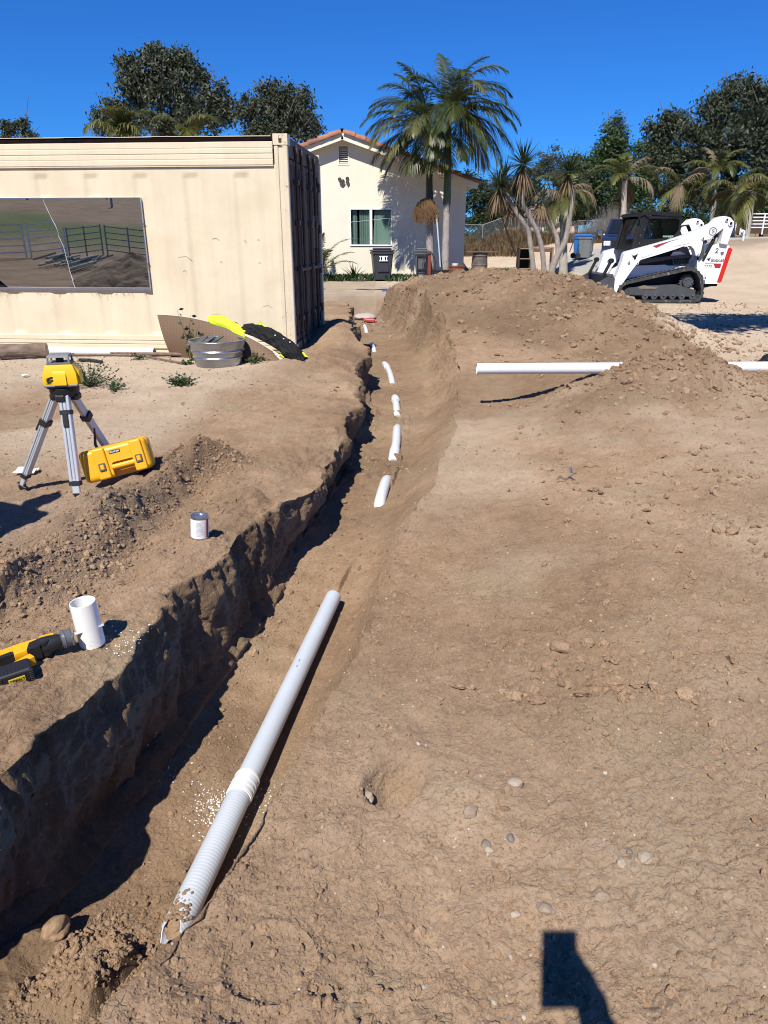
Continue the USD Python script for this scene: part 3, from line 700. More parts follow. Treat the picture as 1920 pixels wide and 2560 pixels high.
# window: tinted reflective panes, cracked
glass = usdkit.material(stage, '/World/Looks/tinted_mirror_glass', {
    'd': ('diffuse_bsdf', {'color': (0.012, 0.012, 0.013)}), 'g': ('glossy_bsdf', {'color': (0.90, 0.90, 0.84), 'roughness': 0.0}),
    'm': ('mix_closure', {'fac': 0.78})}, [('d.BSDF', 'm.closure1'), ('g.BSDF', 'm.closure2')], surface='m.closure')
win = obj('window_frame', [box(WX0, WX1 + .004, .004, .05, WZ0 - .016, WZ0 + .012), box(WX1 - .003, WX1 + .006, .006, .05, WZ0 + .012, WZ1), box(WX0, WX1, .02, .05, WZ1 - .004, WZ1 + .004)], STEEL, cont)
crack = [(-3.185, WZ1), (-3.12, 1.70), (-3.055, 1.54), (-3.035, 1.42), (-2.99, 1.20), (-2.965, 1.0), (-2.93, WZ0)]
left = Polygon([(WX0, WZ1)] + crack + [(-3.86, WZ0), (-3.98, 0.92), (-4.3, 0.97), (WX0, .90)])
right = Polygon([(WX1, WZ1)] + crack + [(WX1, WZ0)])
def pane(pg, tilt, lean):
    m = extrude(pg, 0.0, 0.004)
    c = np.array([-2.6, 0.0, 1.36])
    m.apply_translation(-c)
    m.apply_transform(trimesh.transformations.rotation_matrix(math.radians(tilt), (0, 0, 1)))
    m.apply_transform(trimesh.transformations.rotation_matrix(math.radians(lean), (1, 0, 0)))
    m.apply_translation(c + [0, .035, 0])
    return m
obj('window_pane', pane(left, -.9, .5), glass, cont, label='left part of the cracked pane, lower corner broken out')
obj('window_pane', pane(right, .25, 0.0), glass, cont, label='right part of the cracked pane')
CRK = mat('glass_crack_edge', (0.75, 0.76, 0.74), rough=.3, var=.3, scale=60)
cr = np.array([(x, .031, z) for x, z in crack])
cr = np.vstack([cr[:-1] + (cr[1:] - cr[:-1]) * t for t in (0, .33, .66)]).reshape(3, -1, 3).transpose(1, 0, 2).reshape(-1, 3)
cr = np.vstack([cr, [(-2.93, .031, WZ0)]])
cr += np.random.default_rng(1).normal(0, .004, cr.shape) * [1, 0, .6]
obj('crack', [tube(cr, np.random.default_rng(2).uniform(.001, .0035, len(cr)), 5)], CRK, cont)
# ragged sealant and shreds under the opening, weld tabs
rg = np.random.default_rng(9)
shr = []
for k in range(46):
    x = rg.uniform(-4.2, WX1 - .02)
    a = np.array([x, .012, WZ0 - .016])
    pts = [a]
    for _ in range(4):
        pts.append(pts[-1] + [rg.normal(0, .012), -abs(rg.normal(0, .003)), -abs(rg.normal(.008, .01))])
    shr.append(tube(pts, .0016, 4))
obj('sealant_shreds', shr, mat('sealant', (0.24, 0.18, 0.13), rough=.9), cont)
obj('window_screw', [T(trimesh.creation.icosphere(2, .009), (x, .028, z)) for x, z in ((-2.35, WZ1 - .01), (-3.4, WZ1 - .012), (WX1 + .012, 1.12), (WX1 + .012, 1.6))], RUST, cont)
sc = []
for x, z, l in ((-1.03, 1.42, .09), (-.62, 1.40, .02), (-.44, 1.405, .02), (-.95, 1.14, .03), (-.45, 1.13, .03), (-1.5, 1.2, .18), (-1.45, 1.03, .05), (-.42, .6, .12)):
    sc.append(tube([(x, .034, z), (x + l * .6, .0335, z + .012), (x + l, .034, z - l * .2)], .003, 4))
obj('scratch', sc, mat('scratch_grey', (0.25, 0.23, 0.2), rough=.8), cont)
# ------------------------------------------------------------------ things by the container's foot
BARK = mat('bark', (0.16, 0.115, 0.085), rough=.95, var=.45, scale=9, bump=.012, bscale=14)
a, b = np.array([-5.6, 8.95, .155]), np.array([-4.31, 9.22, .14])
tt = np.linspace(0, 1, 40)
ring = np.linspace(0, 2 * np.pi, 49)[:-1]
d = unit(b - a); u = unit(np.cross(d, (0, 0, 1))); w = np.cross(u, d)
P = []
for t in tt:
    c = a + (b - a) * t
    ang = ring
    q = np.stack([np.cos(ang) * 2.2, np.sin(ang) * 2.2, np.full(48, t * 3.0)], -1)
    r = .102 * (1 + .14 * (fbm(q, 2, 3) - .5)) + .030 * (np.abs(2 * fbm(q * [3, 3, .9], 3, 9) - 1) - .3)
    P.append(c + r[:, None] * (np.cos(ang)[:, None] * u + np.sin(ang)[:, None] * w))
P = np.array(P); P = np.concatenate([P, P[:, :1]], 1)
log = thing('log', 'grey barked tree log lying by the container foot at the left edge', 'log')
obj('bark', sheet(P[:, ::-1]), BARK, log, smooth=60)
end = np.vstack([[b], P[-1]])
obj('cut_end', trimesh.Trimesh(end, [[0, i, i + 1] for i in range(1, len(end) - 1)], process=False), mat('cut_wood', (0.33, .23, .14), rough=.9, var=.25, scale=20), log)
PVC = mat('white_pvc', (0.68, 0.70, 0.70), rough=.38, var=.04, scale=4, dirt=(.55, .5, .44), dirt_at=.66, dscale=6)

def pipe_mesh(p0, p1, ro, ri=None, n=28):
    p0, p1 = np.asarray(p0, float), np.asarray(p1, float)
    ri = ri or ro * .93
    h = np.linalg.norm(p1 - p0)
    m = lathe([(ri, 0), (ro, 0), (ro, h), (ri, h), (ri, 0)], n)
    m.apply_transform(trimesh.geometry.align_vectors([0, 0, 1], unit(p1 - p0)))
    m.apply_translation(p0)
    return m

pp = thing('white_pipe', 'white plastic pipe lying along the foot of the container', 'pipe')
obj('pipe_wall', pipe_mesh((-4.9, 9.52, gz(-4.9, 9.5) + .052), (-2.98, 9.36, gz(-2.98, 9.36) + .052), .057), PVC, pp, smooth=40)
hs = obj('hose_piece', T(tube([(-3.78, 8.92, gz(-3.78, 8.92) + .02), (-3.6, 8.83, gz(-3.6, 8.83) + .024), (-3.44, 8.74, gz(-3.44, 8.74) + .02)], .022, 10)), mat('black_rubber', (.02, .02, .022), rough=.6), smooth=50)
tag(hs, 'short piece of black hose lying on the sand behind the laser level', 'hose')
RB = mat('rusty_bar', (.17, .115, .085), rough=.9, var=.4, scale=20, bump=.001)
for k, (p0, p1, r, lab) in enumerate([((-3.55, 9.36, .03), (-1.95, 9.2, .04), .024, 'long weathered round bar lying along the container foot beside the tub'),
                                      ((-3.1, 9.22, .025), (-2.45, 8.75, .02), .012, 'thin rusty bar slanting over the sand left of the tub'),
                                      ((-4.1, 9.33, .02), (-3.0, 9.3, .02), .014, 'thin dark bar lying against the white pipe')]):
    g0, g1 = gz(p0[0], p0[1]), gz(p1[0], p1[1])
    tag(obj('metal_bar', tube([(p0[0], p0[1], g0 + p0[2]), ((p0[0] + p1[0]) / 2, (p0[1] + p1[1]) / 2, (g0 + g1) / 2 + p0[2]), (p1[0], p1[1], g1 + p1[2])], r, 8), RB, smooth=50), lab, 'bar')
# bent hardboard sheet leaning on the wall
W2, n = 1.75, 60
ts = np.linspace(0, 1, n)
top = np.array([px(393 + 339 * t, 787 + 8 * t + 118 * t ** 2.1, 9.42 - .75 * t) for t in ts])
bot = np.array([px(428 + 300 * t, 893 + 27 * t, 9.33 - .82 * t ** 1.0) for t in ts])
bot[:, 2] = np.minimum(bot[:, 2], .1)
rows = []
for s in np.linspace(0, 1, 14):
    q = bot + (top - bot) * s
    q[:, 1] -= .10 * math.sin(math.pi * s) * 0.5
    rows.append(q)
P = np.array(rows)
m = sheet(P)
nb = np.array([0.05, .006, .004])
board = thing('hardboard_sheet', 'brown dimpled sheet leaning bent on the container behind the galvanised tub', 'board')
BRD = usdkit.material(stage, '/World/Looks/hardboard', {
    'g': ('geometry', {}), 'mp': ('mapping', {'scale': (22.0, 0.01, 34.0)}), 'v': ('voronoi_texture', {'scale': 1.0, 'randomness': 0.0}),
    'r': ('rgb_ramp', {'ramp': [(0.0, (.125, .076, .043)), (.30, (.13, .08, .045)), (.45, (.155, .095, .053)), (1, (.145, .088, .050))]}),
    'p': ('principled_bsdf', {'roughness': .7})}, [('g.position', 'mp.vector'), ('mp.vector', 'v.vector'), ('v.distance', 'r.fac'), ('r.color', 'p.base_color')], surface='p.BSDF')
obj('face', m, BRD, board, smooth=True)
obj('back_face', T(m, (0.01, .012, .003)), mat('board_back', (.52, .49, .42), rough=.5, var=.06), board, smooth=True)
obj('edge', [tube(top + [0.005, .006, .002], .006, 5)], mat('board_back', (.52, .49, .42)), board)
# galvanised tub
GALV = mat('galvanised', (.42, .45, .48), rough=.30, metal=.95, var=.22, scale=5, bump=.0008, bscale=40, dirt=(.33, .31, .28), dirt_at=.6, dscale=4)
prof = [(.0, .0), (.262, .0), (.268, .01), (.285, .10), (.295, .105), (.304, .118), (.295, .132), (.303, .175), (.313, .182), (.321, .195), (.311, .209), (.328, .30)]
prof += [(.328 + .011 * math.cos(a), .305 + .011 * math.sin(a)) for a in np.linspace(-.6, 3.4, 9)] + [(.322, .30), (.300, .17), (.272, .02), (0, .018)]
tub = thing('metal_tub', 'round galvanised steel tub with pressed bands in front of the leaning board', 'tub', (-2.0, 8.68, gz(-2.0, 8.45) - .012))
obj('tub_wall', lathe(prof, 56), GALV, tub, smooth=40)
hd = [(.328 * math.cos(a) * 1.03, .328 * math.sin(a) * 1.03, .25 + .05 * math.cos((a - math.pi) * 7)) for a in np.linspace(math.pi - .22, math.pi + .22, 9)]
obj('tub_handle', tube(hd, .007, 6), GALV, tub, smooth=50)
wt = trimesh.creation.cylinder(.30, .006, sections=48); wt.apply_translation((0, 0, .2))
obj('water', wt, usdkit.material(stage, '/World/Looks/tub_water', {'p': ('principled_bsdf', {'base_color': (.03, .05, .07), 'roughness': .04})}, [], surface='p.BSDF'), tub)
obj('slat', [T(box(-.16, .16, -.035, .035, 0, .012), (x, y, .285), (0, -14, a)) for x, y, a in ((-.12, -.05, 72), (-.04, .02, 66), (-.20, .0, 80))], mat('dark_slat', (.05, .05, .055), rough=.4), tub)
# jacket thrown over the sloping board
def cloth(P0, seed, amp):
    q = fbm(P0 * 5.0, 4, seed) - .5
    n = normals_of(P0)
    return P0 + n * (q * amp)[..., None]
HIVIS = mat('hi_vis_yellow', (.62, .80, .02), rough=.65, var=.08, scale=8, bump=.004, bscale=20)
BLACKQ = mat('black_quilt', (.008, .008, .009), rough=.75, var=.2, scale=10, spec=.25)
WHT = mat('reflective_white', (.70, .74, .72), rough=.4, var=.05)
jk = thing('work_jacket', 'hi-vis yellow and black quilted work jacket thrown over the leaning board', 'jacket')
nU, nV = 70, 60
def onboard(t, off, lift):
    e = np.interp(t, ts, np.arange(n)); i = int(min(e, n - 2)); f = e - i
    q = top[i] * (1 - f) + top[i + 1] * f
    return q + np.array([.16, .55, .02]) * off + np.array([0, -.012, .012]) + np.array([0, -.03, .05]) * lift
U = np.linspace(.60, 1.10, nU)
P = np.zeros((nU, nV, 3))
for i, t in enumerate(U):
    for j, s in enumerate(np.linspace(0, 1, nV)):
        q = onboard(min(t, 1.0), s * .55, .0) + (np.array([.42, -.13, -.20]) * max(t - 1.0, 0) / .5 * 1.4)
        prof_ = math.sin(math.pi * min(1, s * 1.1 + .02)) ** .6
        q = q + np.array([.0, -.0, .17]) * prof_ * (0.5 + .8 * math.sin(math.pi * (t - .60) / .56) ** 1)
        P[i, j] = q
gu, gv = np.meshgrid(np.arange(nU) * .9, np.arange(nV) * .9, indexing='ij')
quilt = np.minimum(np.abs(((gu * .11 + gv * .13) % 1) - .5), np.abs(((gu * .11 - gv * .13) % 1) - .5))
P = cloth(P, 4, .10) + normals_of(P) * (0.034 * np.sqrt(quilt))[..., None]
obj('quilted_body', sheet(P), BLACKQ, jk, smooth=True)
# yellow back panel draped over the board's edge
U2 = np.linspace(.37, .64, 40)
P2 = np.zeros((40, 24, 3))
for i, t in enumerate(U2):
    for j, s in enumerate(np.linspace(-.32, 1, 24)):
        b0 = onboard(t, max(s, 0) * .42, 0)
        k = (t - .37) / .27
        if s < 0:
            b0 = b0 + np.array([.10, -.025, -.30 * (.35 + .65 * k)]) * (-s) * 1.4
        b0 = b0 + np.array([0, -.01, .085]) * math.sin(math.pi * min(max(s, 0) * .9 + .12, 1)) * (.4 + .6 * math.sin(math.pi * min(k + .15, 1)))
        P2[i, j] = b0
P2 = cloth(P2, 8, .045)
obj('yellow_panel', sheet(P2[:, :15]), HIVIS, jk, smooth=True)
obj('white_lining', sheet(P2[:26, 14:] + [0, 0, .004]), WHT, jk, smooth=True)
tipc = onboard(.70, .42, 1.0)
rgj = np.random.default_rng(5)
P3 = np.array([[tipc + np.array([.10 * (u - .5) * (1.2 - v), .05 * v, .13 * v * (1 - .5 * abs(u - .5)) + .03 * math.sin(9 * u)]) for v in np.linspace(-.3, 1, 10)] for u in np.linspace(-.4, 1.6, 14)])
obj('yellow_collar', sheet(cloth(P3, 12, .05)), HIVIS, jk, smooth=True)
for t0, t1, lab in ((.90, .935, None), (.955, .985, None)):
    P4 = np.array([[onboard(t, s * .10 - .03, .12) for s in np.linspace(0, 1, 6)] for t in np.linspace(t0, t1, 6)])
    obj('yellow_tape', sheet(P4), HIVIS, jk)
e1 = P[-1, :, :]
P5 = np.array([e1[24:46] + np.array([.002, -.008, .008]), P[-6, 24:46] + np.array([.002, -.010, .012])])
obj('yellow_cuff', sheet(P5), HIVIS, jk)
for i, j in ((36, 12), (44, 17), (50, 20)):
    obj('snap_button', T(trimesh.creation.icosphere(2, .009), P[i, j] + [0, -.006, .006]), WHT, jk)
# ------------------------------------------------------------------ house
STUCCO = mat('stucco', (0.72, 0.665, 0.535), rough=.9, var=.05, scale=1.2, bump=.006, bscale=30, dirt=(.60, .55, .44), dirt_at=.64, dscale=2)
TRIM = mat('trim_cream', (0.76, 0.70, 0.56), rough=.7, var=.04)
HY = 31.0
house = thing('house', 'cream stucco house with a gabled end and red clay roof tiles behind the palms', 'house')
PK = px(857, 347, HY); peak_x, peak_z = PK[0], PK[2]
xr = px(1161, 600, HY)[0]; half = xr - peak_x; xl = peak_x - half
eave_z = peak_z - half * .333
w0, w1 = px(877, 524, HY), px(977, 611, HY)
WXa, WXb, WZb, WZa = w0[0], w1[0], w0[2], w1[2]
v0, v1 = px(847, 366, HY), px(870, 409, HY)
wall = Polygon([(xl, -.2), (xr, -.2), (xr, eave_z), (peak_x, peak_z), (xl, eave_z)])
wall = wall.difference(sbox(WXa, WZa, WXb, WZb)).difference(sbox(v0[0], v1[2], v1[0], v0[2]))
hw = obj('wall', [extrude(wall, HY, HY + .18), box(xr - .18, xr, HY + .18, HY + 11, -.2, eave_z), box(xl, xl + .18, HY + .18, HY + 11, -.2, eave_z), box(xl, xr, HY + 10.8, HY + 11, -.2, eave_z)], STUCCO, house)
obj('wall_foot', box(xl - .012, xr + .012, HY - .012, HY + .1, -.3, .06), mat('foot_grey', (.30, .28, .25), rough=.9), house)
vent = obj('gable_vent', [box(v0[0] - .05, v0[0], HY - .015, HY + .06, v1[2] - .05, v0[2] + .05), box(v1[0], v1[0] + .05, HY - .015, HY + .06, v1[2] - .05, v0[2] + .05), box(v0[0], v1[0], HY - .015, HY + .06, v0[2], v0[2] + .05), box(v0[0], v1[0], HY - .015, HY + .06, v1[2] - .05, v1[2]), ], TRIM, house)
obj('vent_void', box(v0[0], v1[0], HY + .15, HY + .16, v1[2], v0[2]), DARK, vent)
nv = 8
for k in range(nv):
    z = v1[2] + (k + .5) * (v0[2] - v1[2]) / nv
    obj('vent_slat', T(box(v0[0], v1[0], -.045, .045, -.008, .008), (0, HY + .06, z), (32, 0, 0)), TRIM, vent)
# window with vertical blinds
wf = obj('window', [box(WXa - .05, WXb + .05, HY - .03, HY + .05, WZb, WZb + .06), box(WXa - .05, WXb + .05, HY - .04, HY + .05, WZa - .06, WZa), box(WXa - .05, WXa, HY - .03, HY + .05, WZa, WZb), box(WXb, WXb + .05, HY - .03, HY + .05, WZa, WZb),
                   box((WXa + WXb) / 2 - .05, (WXa + WXb) / 2 + .05, HY - .022, HY + .05, WZa, WZb)], mat('white_vinyl', (.78, .78, .74), rough=.4, var=.02), house)
PANE = usdkit.material(stage, '/World/Looks/window_glass', {'t': ('transparent_bsdf', {'color': (.80, .86, .84)}), 'g': ('glossy_bsdf', {'roughness': .0}), 'f': ('layer_weight', {'blend': .12}), 'm': ('mix_closure', {})},
                       [('f.facing', 'm.fac'), ('t.BSDF', 'm.closure1'), ('g.BSDF', 'm.closure2')], surface='m.closure')
mid = (WXa + WXb) / 2
obj('pane', box(WXa, mid - .05, HY + .02, HY + .026, WZa, WZb), PANE, wf)
obj('pane', box(mid + .05, WXb, HY + .012, HY + .018, WZa, WZb), PANE, wf)
BL = mat('blind_fabric', (.50, .60, .54), rough=.8, var=.04, trans=.25)
rgb_ = np.random.default_rng(3)
for a, b, n_, gapp in ((WXa, mid - .05, 9, (3,)), (mid + .05, WXb, 11, (1,))):
    for k in range(n_):
        if k in gapp:
            continue
        x = a + (k + .5) * (b - a) / n_
        tilt = rgb_.normal(0, 6) + (38 if a < mid - .5 else 10)
        obj('blind_slat', T(box(-.042, .042, -.002, .002, WZa + .02, WZb - .02), (x, HY + .14, 0), (0, (2.2 if k == 0 and a > mid else 0), tilt)), BL, wf)
obj('room_dark', [box(WXa - .3, WXb + .3, HY + .8, HY + .82, WZa - .3, WZb + .3)], mat('room_dark', (.05, .05, .05), rough=.9), house)
# roof: sheathing, rake boards, barrel tiles
OH, RK = .45, .40
sl = math.atan(.333)
def roof_pt(side, d, y, up):
    """d metres down the slope from the ridge"""
    return np.array([peak_x + side * (d * math.cos(sl) + up * math.sin(sl) * 1.0), y, peak_z + .10 - d * math.sin(sl) + up * math.cos(sl)])
Ls = half / math.cos(sl) + OH
CLAY = [mat(f'clay_tile_{c}', col, rough=.8, var=.25, scale=6, bump=.003) for c, col in (('red', (.28, .11, .07)), ('orange', (.34, .145, .085)), ('brown', (.22, .10, .07)))]
for side in (-1, 1):
    q = [roof_pt(side, d, y, u) for d, y, u in ((0, HY - RK, 0), (Ls, HY - RK, 0), (Ls, HY + 11.4, 0), (0, HY + 11.4, 0), (0, HY - RK, .05), (Ls, HY - RK, .05), (Ls, HY + 11.4, .05), (0, HY + 11.4, .05))]
    obj('roof_deck', trimesh.convex.convex_hull(np.array(q)), TRIM, house)
    q = [roof_pt(side, d, y, u) for d in (0, Ls) for y in (HY - RK - .03, HY - RK + .02) for u in (-.17, .055)]
    obj('rake_board', trimesh.convex.convex_hull(np.array(q)), TRIM, house)
    # field of barrel tiles, stepped rows
    nrow, per = 13, 24
    d_ = np.concatenate([[k * Ls / nrow + e for e in (0.0, Ls / nrow - .002)] for k in range(nrow)])
    lift = np.tile([.075, .05], nrow)
    lift = np.tile([.055, .085], nrow)
    yy = np.linspace(HY - RK + .05, HY + 11.4, 24 * 12)
    hump = .045 * np.abs(np.sin((yy - HY) * math.pi / .30))
    P = np.array([[roof_pt(side, d, y, l + h) for y, h in zip(yy, hump)] for d, l in zip(d_, lift)])
    if side == -1:
        P = P[:, ::-1]
    obj('tile_field', sheet(P), CLAY[0], house, smooth=50)
    nt = 13
    for k in range(nt):
        d0, d1 = k * Ls / nt, (k + 1) * Ls / nt + .05
        prof = []
        for d, r, up in ((d0, .105, .10), (d1, .135, .125)):
            a = np.linspace(-.35, math.pi + .35, 12)
            c = roof_pt(side, d, HY - RK - .02, up - .02)
            nrm = np.array([side * math.sin(sl), 0, math.cos(sl)])
            prof.append(np.array([c + np.array([0, -1, 0]) * r * math.cos(t) + nrm * r * math.sin(t) for t in a]))
        P = np.array(prof)
        inner = P.copy(); inner += (P.mean(1, keepdims=True) - P) * .14
        m = join([sheet(P if side > 0 else P[:, ::-1]), sheet(np.stack([P[1], inner[1]]))])
        obj('rake_tile', m, CLAY[(k * 7 + (side > 0) * 3) % 3 if k % 4 else 1], house, smooth=40)
for k in range(20):
    y0 = HY - RK - .06 + k * .58
    a = np.linspace(-.2, math.pi + .2, 12)
    P = np.array([[(peak_x + r * math.cos(t), y, peak_z + .17 + r * .9 * math.sin(t)) for t in a] for y, r in ((y0, .15), (y0 + .62, .13))])
    obj('ridge_tile', sheet(P), CLAY[k % 3], house, smooth=40)
# little wall ornament: two facing bell-like leaves with rings
orn = thing('wall_ornament', 'small dark metal wall ornament of two curled shapes above the window', 'ornament')
OM = mat('dark_iron', (.07, .065, .055), rough=.5, metal=.3, var=.2)
def opx(u, v):
    q = px(740 + u * .2773, 300 + v * .2773, HY)
    return q[0], q[2]
for nm, pts in (('leaf', [(392, 556), (410, 548), (424, 560), (418, 572), (444, 570), (440, 586), (430, 590), (428, 600), (412, 598), (396, 584)]), ('leaf', [(452, 552), (468, 548), (482, 560), (484, 576), (474, 592), (466, 598), (460, 580), (450, 566)]), ('leaf', [(404, 540), (428, 534), (440, 548), (424, 556)])):
    obj(nm, extrude([opx(*p) for p in pts], HY - .05, HY - .02), OM, orn)
for u, v in ((394, 534), (463, 528)):
    x, z = opx(u, v)
    obj('ring', T(trimesh.creation.torus(.05, .018), (x, HY - .035, z), (90, 0, 0)), OM, orn)
# ------------------------------------------------------------------ far structures
far = thing('far_house', 'distant salmon pink house with brown roof beyond the dry field', 'house')
FY = 78
PINK = mat('salmon_stucco', (.60, .44, .35), rough=.9, var=.05)
a, b = px(1243, 548, FY), px(1412, 596, FY)
fz0 = b[2] - .6
FW = mat('far_window_frame', (.75, .75, .72)); FG = mat('far_window_dark', (.05, .06, .075), rough=.15)
obj('wall', [box(a[0], px(1375, 0, FY)[0], FY, FY + 8, fz0, a[2]), box(px(1375, 0, FY)[0] + .01, b[0] + 1.0, FY - 1.2, FY + 7, fz0, px(0, 543, FY)[2])], PINK, far)
r0, r1 = px(1236, 548, FY - .6), px(1372, 508, FY + 4)
obj('roof', [trimesh.convex.convex_hull(np.array([(r0[0], FY - .6, a[2] - .05), (r0[0], FY - .6, a[2] + .12), (r1[0] + 1, FY - .6, a[2] + .12), (r1[0] + 1, FY - .6, a[2] - .05), (r0[0] + 2, FY + 4, r1[2]), (r1[0] + .5, FY + 4, r1[2]), (r0[0], FY + 8.6, a[2]), (r1[0] + 1, FY + 8.6, a[2])]))], mat('far_roof', (.20, .145, .115), rough=.9, var=.2, scale=2), far)
g0, g1, g2 = px(1380, 566, FY - 1.7), px(1414, 537, FY - 1.7), px(1462, 562, FY - 1.7)
gx = lambda q, y, dz: (q[0], y, q[2] + dz)
obj('gable_roof', [trimesh.convex.convex_hull(np.array([gx(q, y, dz) for q in (g0, g1) for y in (FY - 1.7, FY + 6) for dz in (0, .22)])), trimesh.convex.convex_hull(np.array([gx(q, y, dz) for q in (g1, g2) for y in (FY - 1.7, FY + 6) for dz in (0, .22)]))], mat('far_roof', (.20, .145, .115)), far)
for u in (1350, 1364, 1299, 1277):
    c0, c1 = px(u - 4, 567, FY), px(u + 4, 577 if u > 1300 else 575, FY)
    f_ = obj('window', [box(c0[0] - .06, c1[0] + .06, FY - .03, FY + .02, c1[2] - .06, c0[2] + .06)], FW, far)
    obj('pane', box(c0[0], (c0[0] + c1[0]) / 2 - .02, FY - .05, FY - .031, c1[2], c0[2]), FG, f_)
    obj('pane', box((c0[0] + c1[0]) / 2 + .02, c1[0], FY - .05, FY - .031, c1[2], c0[2]), FG, f_)
# chain link fence
WIRE = mat('fence_wire', (.30, .31, .30), rough=.6, metal=.4)
cl_ = thing('chain_link_fence', 'grey chain link fence with thin posts along the dry field', 'fence')
FX0, FX1, FYY = px(1150, 0, 62)[0], px(1590, 0, 62)[0], 62.0
zb = [float(terrain(np.array([x]), np.array([FYY]))[0]) for x in np.linspace(FX0, FX1, 9)]
for k, x in enumerate(np.linspace(FX0, FX1, 9)):
    obj('post', tube([(x, FYY, zb[k] - .1), (x, FYY, zb[k] + 1.5)], .03, 6), WIRE, cl_)
ms = []
zb0 = zb[0]; sgrad = (zb[-1] - zb[0]) / (FX1 - FX0)
base_ = lambda x: float(np.interp(x, np.linspace(FX0, FX1, 9), zb))
for k in range(int((FX1 - FX0) / .11)):
    x = FX0 + k * .11
    for s in (0, 1):
        xa, xb = (x, min(x + 1.4, FX1)) if s else (min(x + 1.4, FX1), x)
        ms.append(tube([(xa, FYY, base_(xa) + .02), (xb, FYY, base_(xb) + 1.42)], .0045, 3, cap=False))
obj('wire_mesh', ms, WIRE, cl_)
obj('top_rail', tube([(x, FYY, base_(x) + 1.45) for x in np.linspace(FX0, FX1, 9)], .02, 6), WIRE, cl_)
# white pipe gate up the hill
GY = 60.0
WP = mat('white_gate_paint', (.76, .76, .74), rough=.5)
gate = thing('pipe_gate', 'white painted pipe gate across the drive at the top right', 'gate')
g0 = px(1858, 535, GY); g1 = px(1858, 573, GY)
gx0, gx1 = g0[0], px(2010, 540, GY)[0]
for k in range(5):
    z = g1[2] + .12 + k * (g0[2] - g1[2] - .12) / 4
    obj('rail', tube([(gx0, GY, z), (gx1, GY, z)], .045, 8), WP, gate)
for x in (gx0, px(1901, 0, GY)[0], px(1948, 0, GY)[0], gx1):
    obj('upright', tube([(x, GY, g1[2] - .4), (x, GY, g0[2] + .06)], .06, 8), WP, gate)
brd = thing('board_fence', 'dark brown board fence behind the white gate', 'fence')
for k in range(26):
    x = gx0 + .5 + k * .26
    obj('board', box(x, x + .235, GY + 3, GY + 3.04, g1[2] - .3, g0[2] - .25 + .05 * (k % 3)), mat('dark_board', (.075, .045, .032), rough=.9, var=.3), brd)
sg = thing('sign_post', 'white post with a small cross board beside the white gate', 'post')
q0, q1 = px(1846, 522, 56), px(1846, 560, 56)
obj('post', box(q0[0] - .06, q0[0] + .06, 56, 56.12, q1[2] - 1.0, q0[2]), WP, sg)
obj('cross_board', box(q0[0] - .25, q0[0] + .25, 55.95, 55.99, q0[2] - .12, q0[2] + .1), WP, sg)
st = thing('standpipe', 'short white standpipe with a bent cap on the slope right of the skid steer', 'pipe')
q0, q1 = px(1862, 573, 31), px(1862, 596, 31)
z0 = gz(q0[0], 31)
hh = q0[2] - q1[2]
obj('riser', tube([(q0[0], 31, z0 - .05), (q0[0], 31, z0 + hh - .06)], .045, 10), PVC, st)
obj('bent_cap', tube([(q0[0], 31, z0 + hh - .1), (q0[0] - .01, 31, z0 + hh), (q0[0] - .08, 31, z0 + hh + .03), (q0[0] - .13, 31, z0 + hh - .03)], .055, 10), PVC, st)
# ------------------------------------------------------------------ yard things by the house
def wheelie_bin(name, label, loc, rz, w, dp, h, body, lidm, group=None, handle=False):
    t = thing(name, label, 'bin', loc, (0, 0, rz), group)
    b0, b1 = .78, 1.0
    hb = h * .90
    v = []
    for z, s in ((.05, b0), (hb, b1)):
        for sx, sy in ((-1, -1), (1, -1), (1, 1), (-1, 1)):
            for ax in (0, 1):
                r = .045
                p_ = [sx * (w / 2 * s - (r if ax else 0)), sy * (dp / 2 * s - (0 if ax else r)), z]
                v.append(p_)
    obj('body', [trimesh.convex.convex_hull(np.array(v)), bevbox(-w / 2 - .025, w / 2 + .025, -dp / 2 - .025, dp / 2 + .025, hb - .11, hb - .03, .015),
                 bevbox(-w / 2 * .55, w / 2 * .55, -dp / 2 * .93 - .012, -dp / 2 * .8, h * .28, h * .62, .01)], body, t)
    lid = [bevbox(-w / 2 - .045, w / 2 + .045, -dp / 2 - .05, dp / 2 + .03, hb - .01, hb + .05, .018), bevbox(-w / 2 * .86, w / 2 * .86, -dp / 2 * .8, dp / 2 * .85, hb + .045, h, .03)]
    obj('lid', lid, lidm, t)
    obj('handle_bar', tube([(-w / 2 * .8, dp / 2 + .09, hb - .03), (w / 2 * .8, dp / 2 + .09, hb - .03)], .016, 8), lidm, t)
    for s in (-1, 1):
        wl_ = trimesh.creation.cylinder(.13, .05, sections=20)
        obj('wheel', T(wl_, (s * (w / 2 * .8), dp / 2 * .86, .13), (0, 90, 0)), mat('black_rubber', (.02, .02, .022)), t)
    return t
CHAR = mat('charcoal_plastic', (.035, .038, .045), rough=.5, var=.12)
q = px(826, 692, 29.6)
tr = wheelie_bin('wheelie_bin', 'charcoal wheelie bin with a white sticker standing under the house window', (px(955, 640, 29.6)[0], 29.6, gz(-0.1, 29.6)), 8, .80, .78, 1.22, CHAR, CHAR)
STK = mat('sticker_white', (.78, .78, .76), rough=.5)
obj('sticker', [box(-.17, .17, -.425, -.415, .90, .93), box(-.17, .17, -.425, -.415, .74, .77), box(-.055, .055, -.43, -.415, .77, .90), box(-.14, -.10, -.425, -.415, .77, .90), box(.10, .14, -.425, -.415, .77, .90)], STK, tr)
GREYB = mat('grey_plastic', (.085, .092, .10), rough=.5, var=.1)
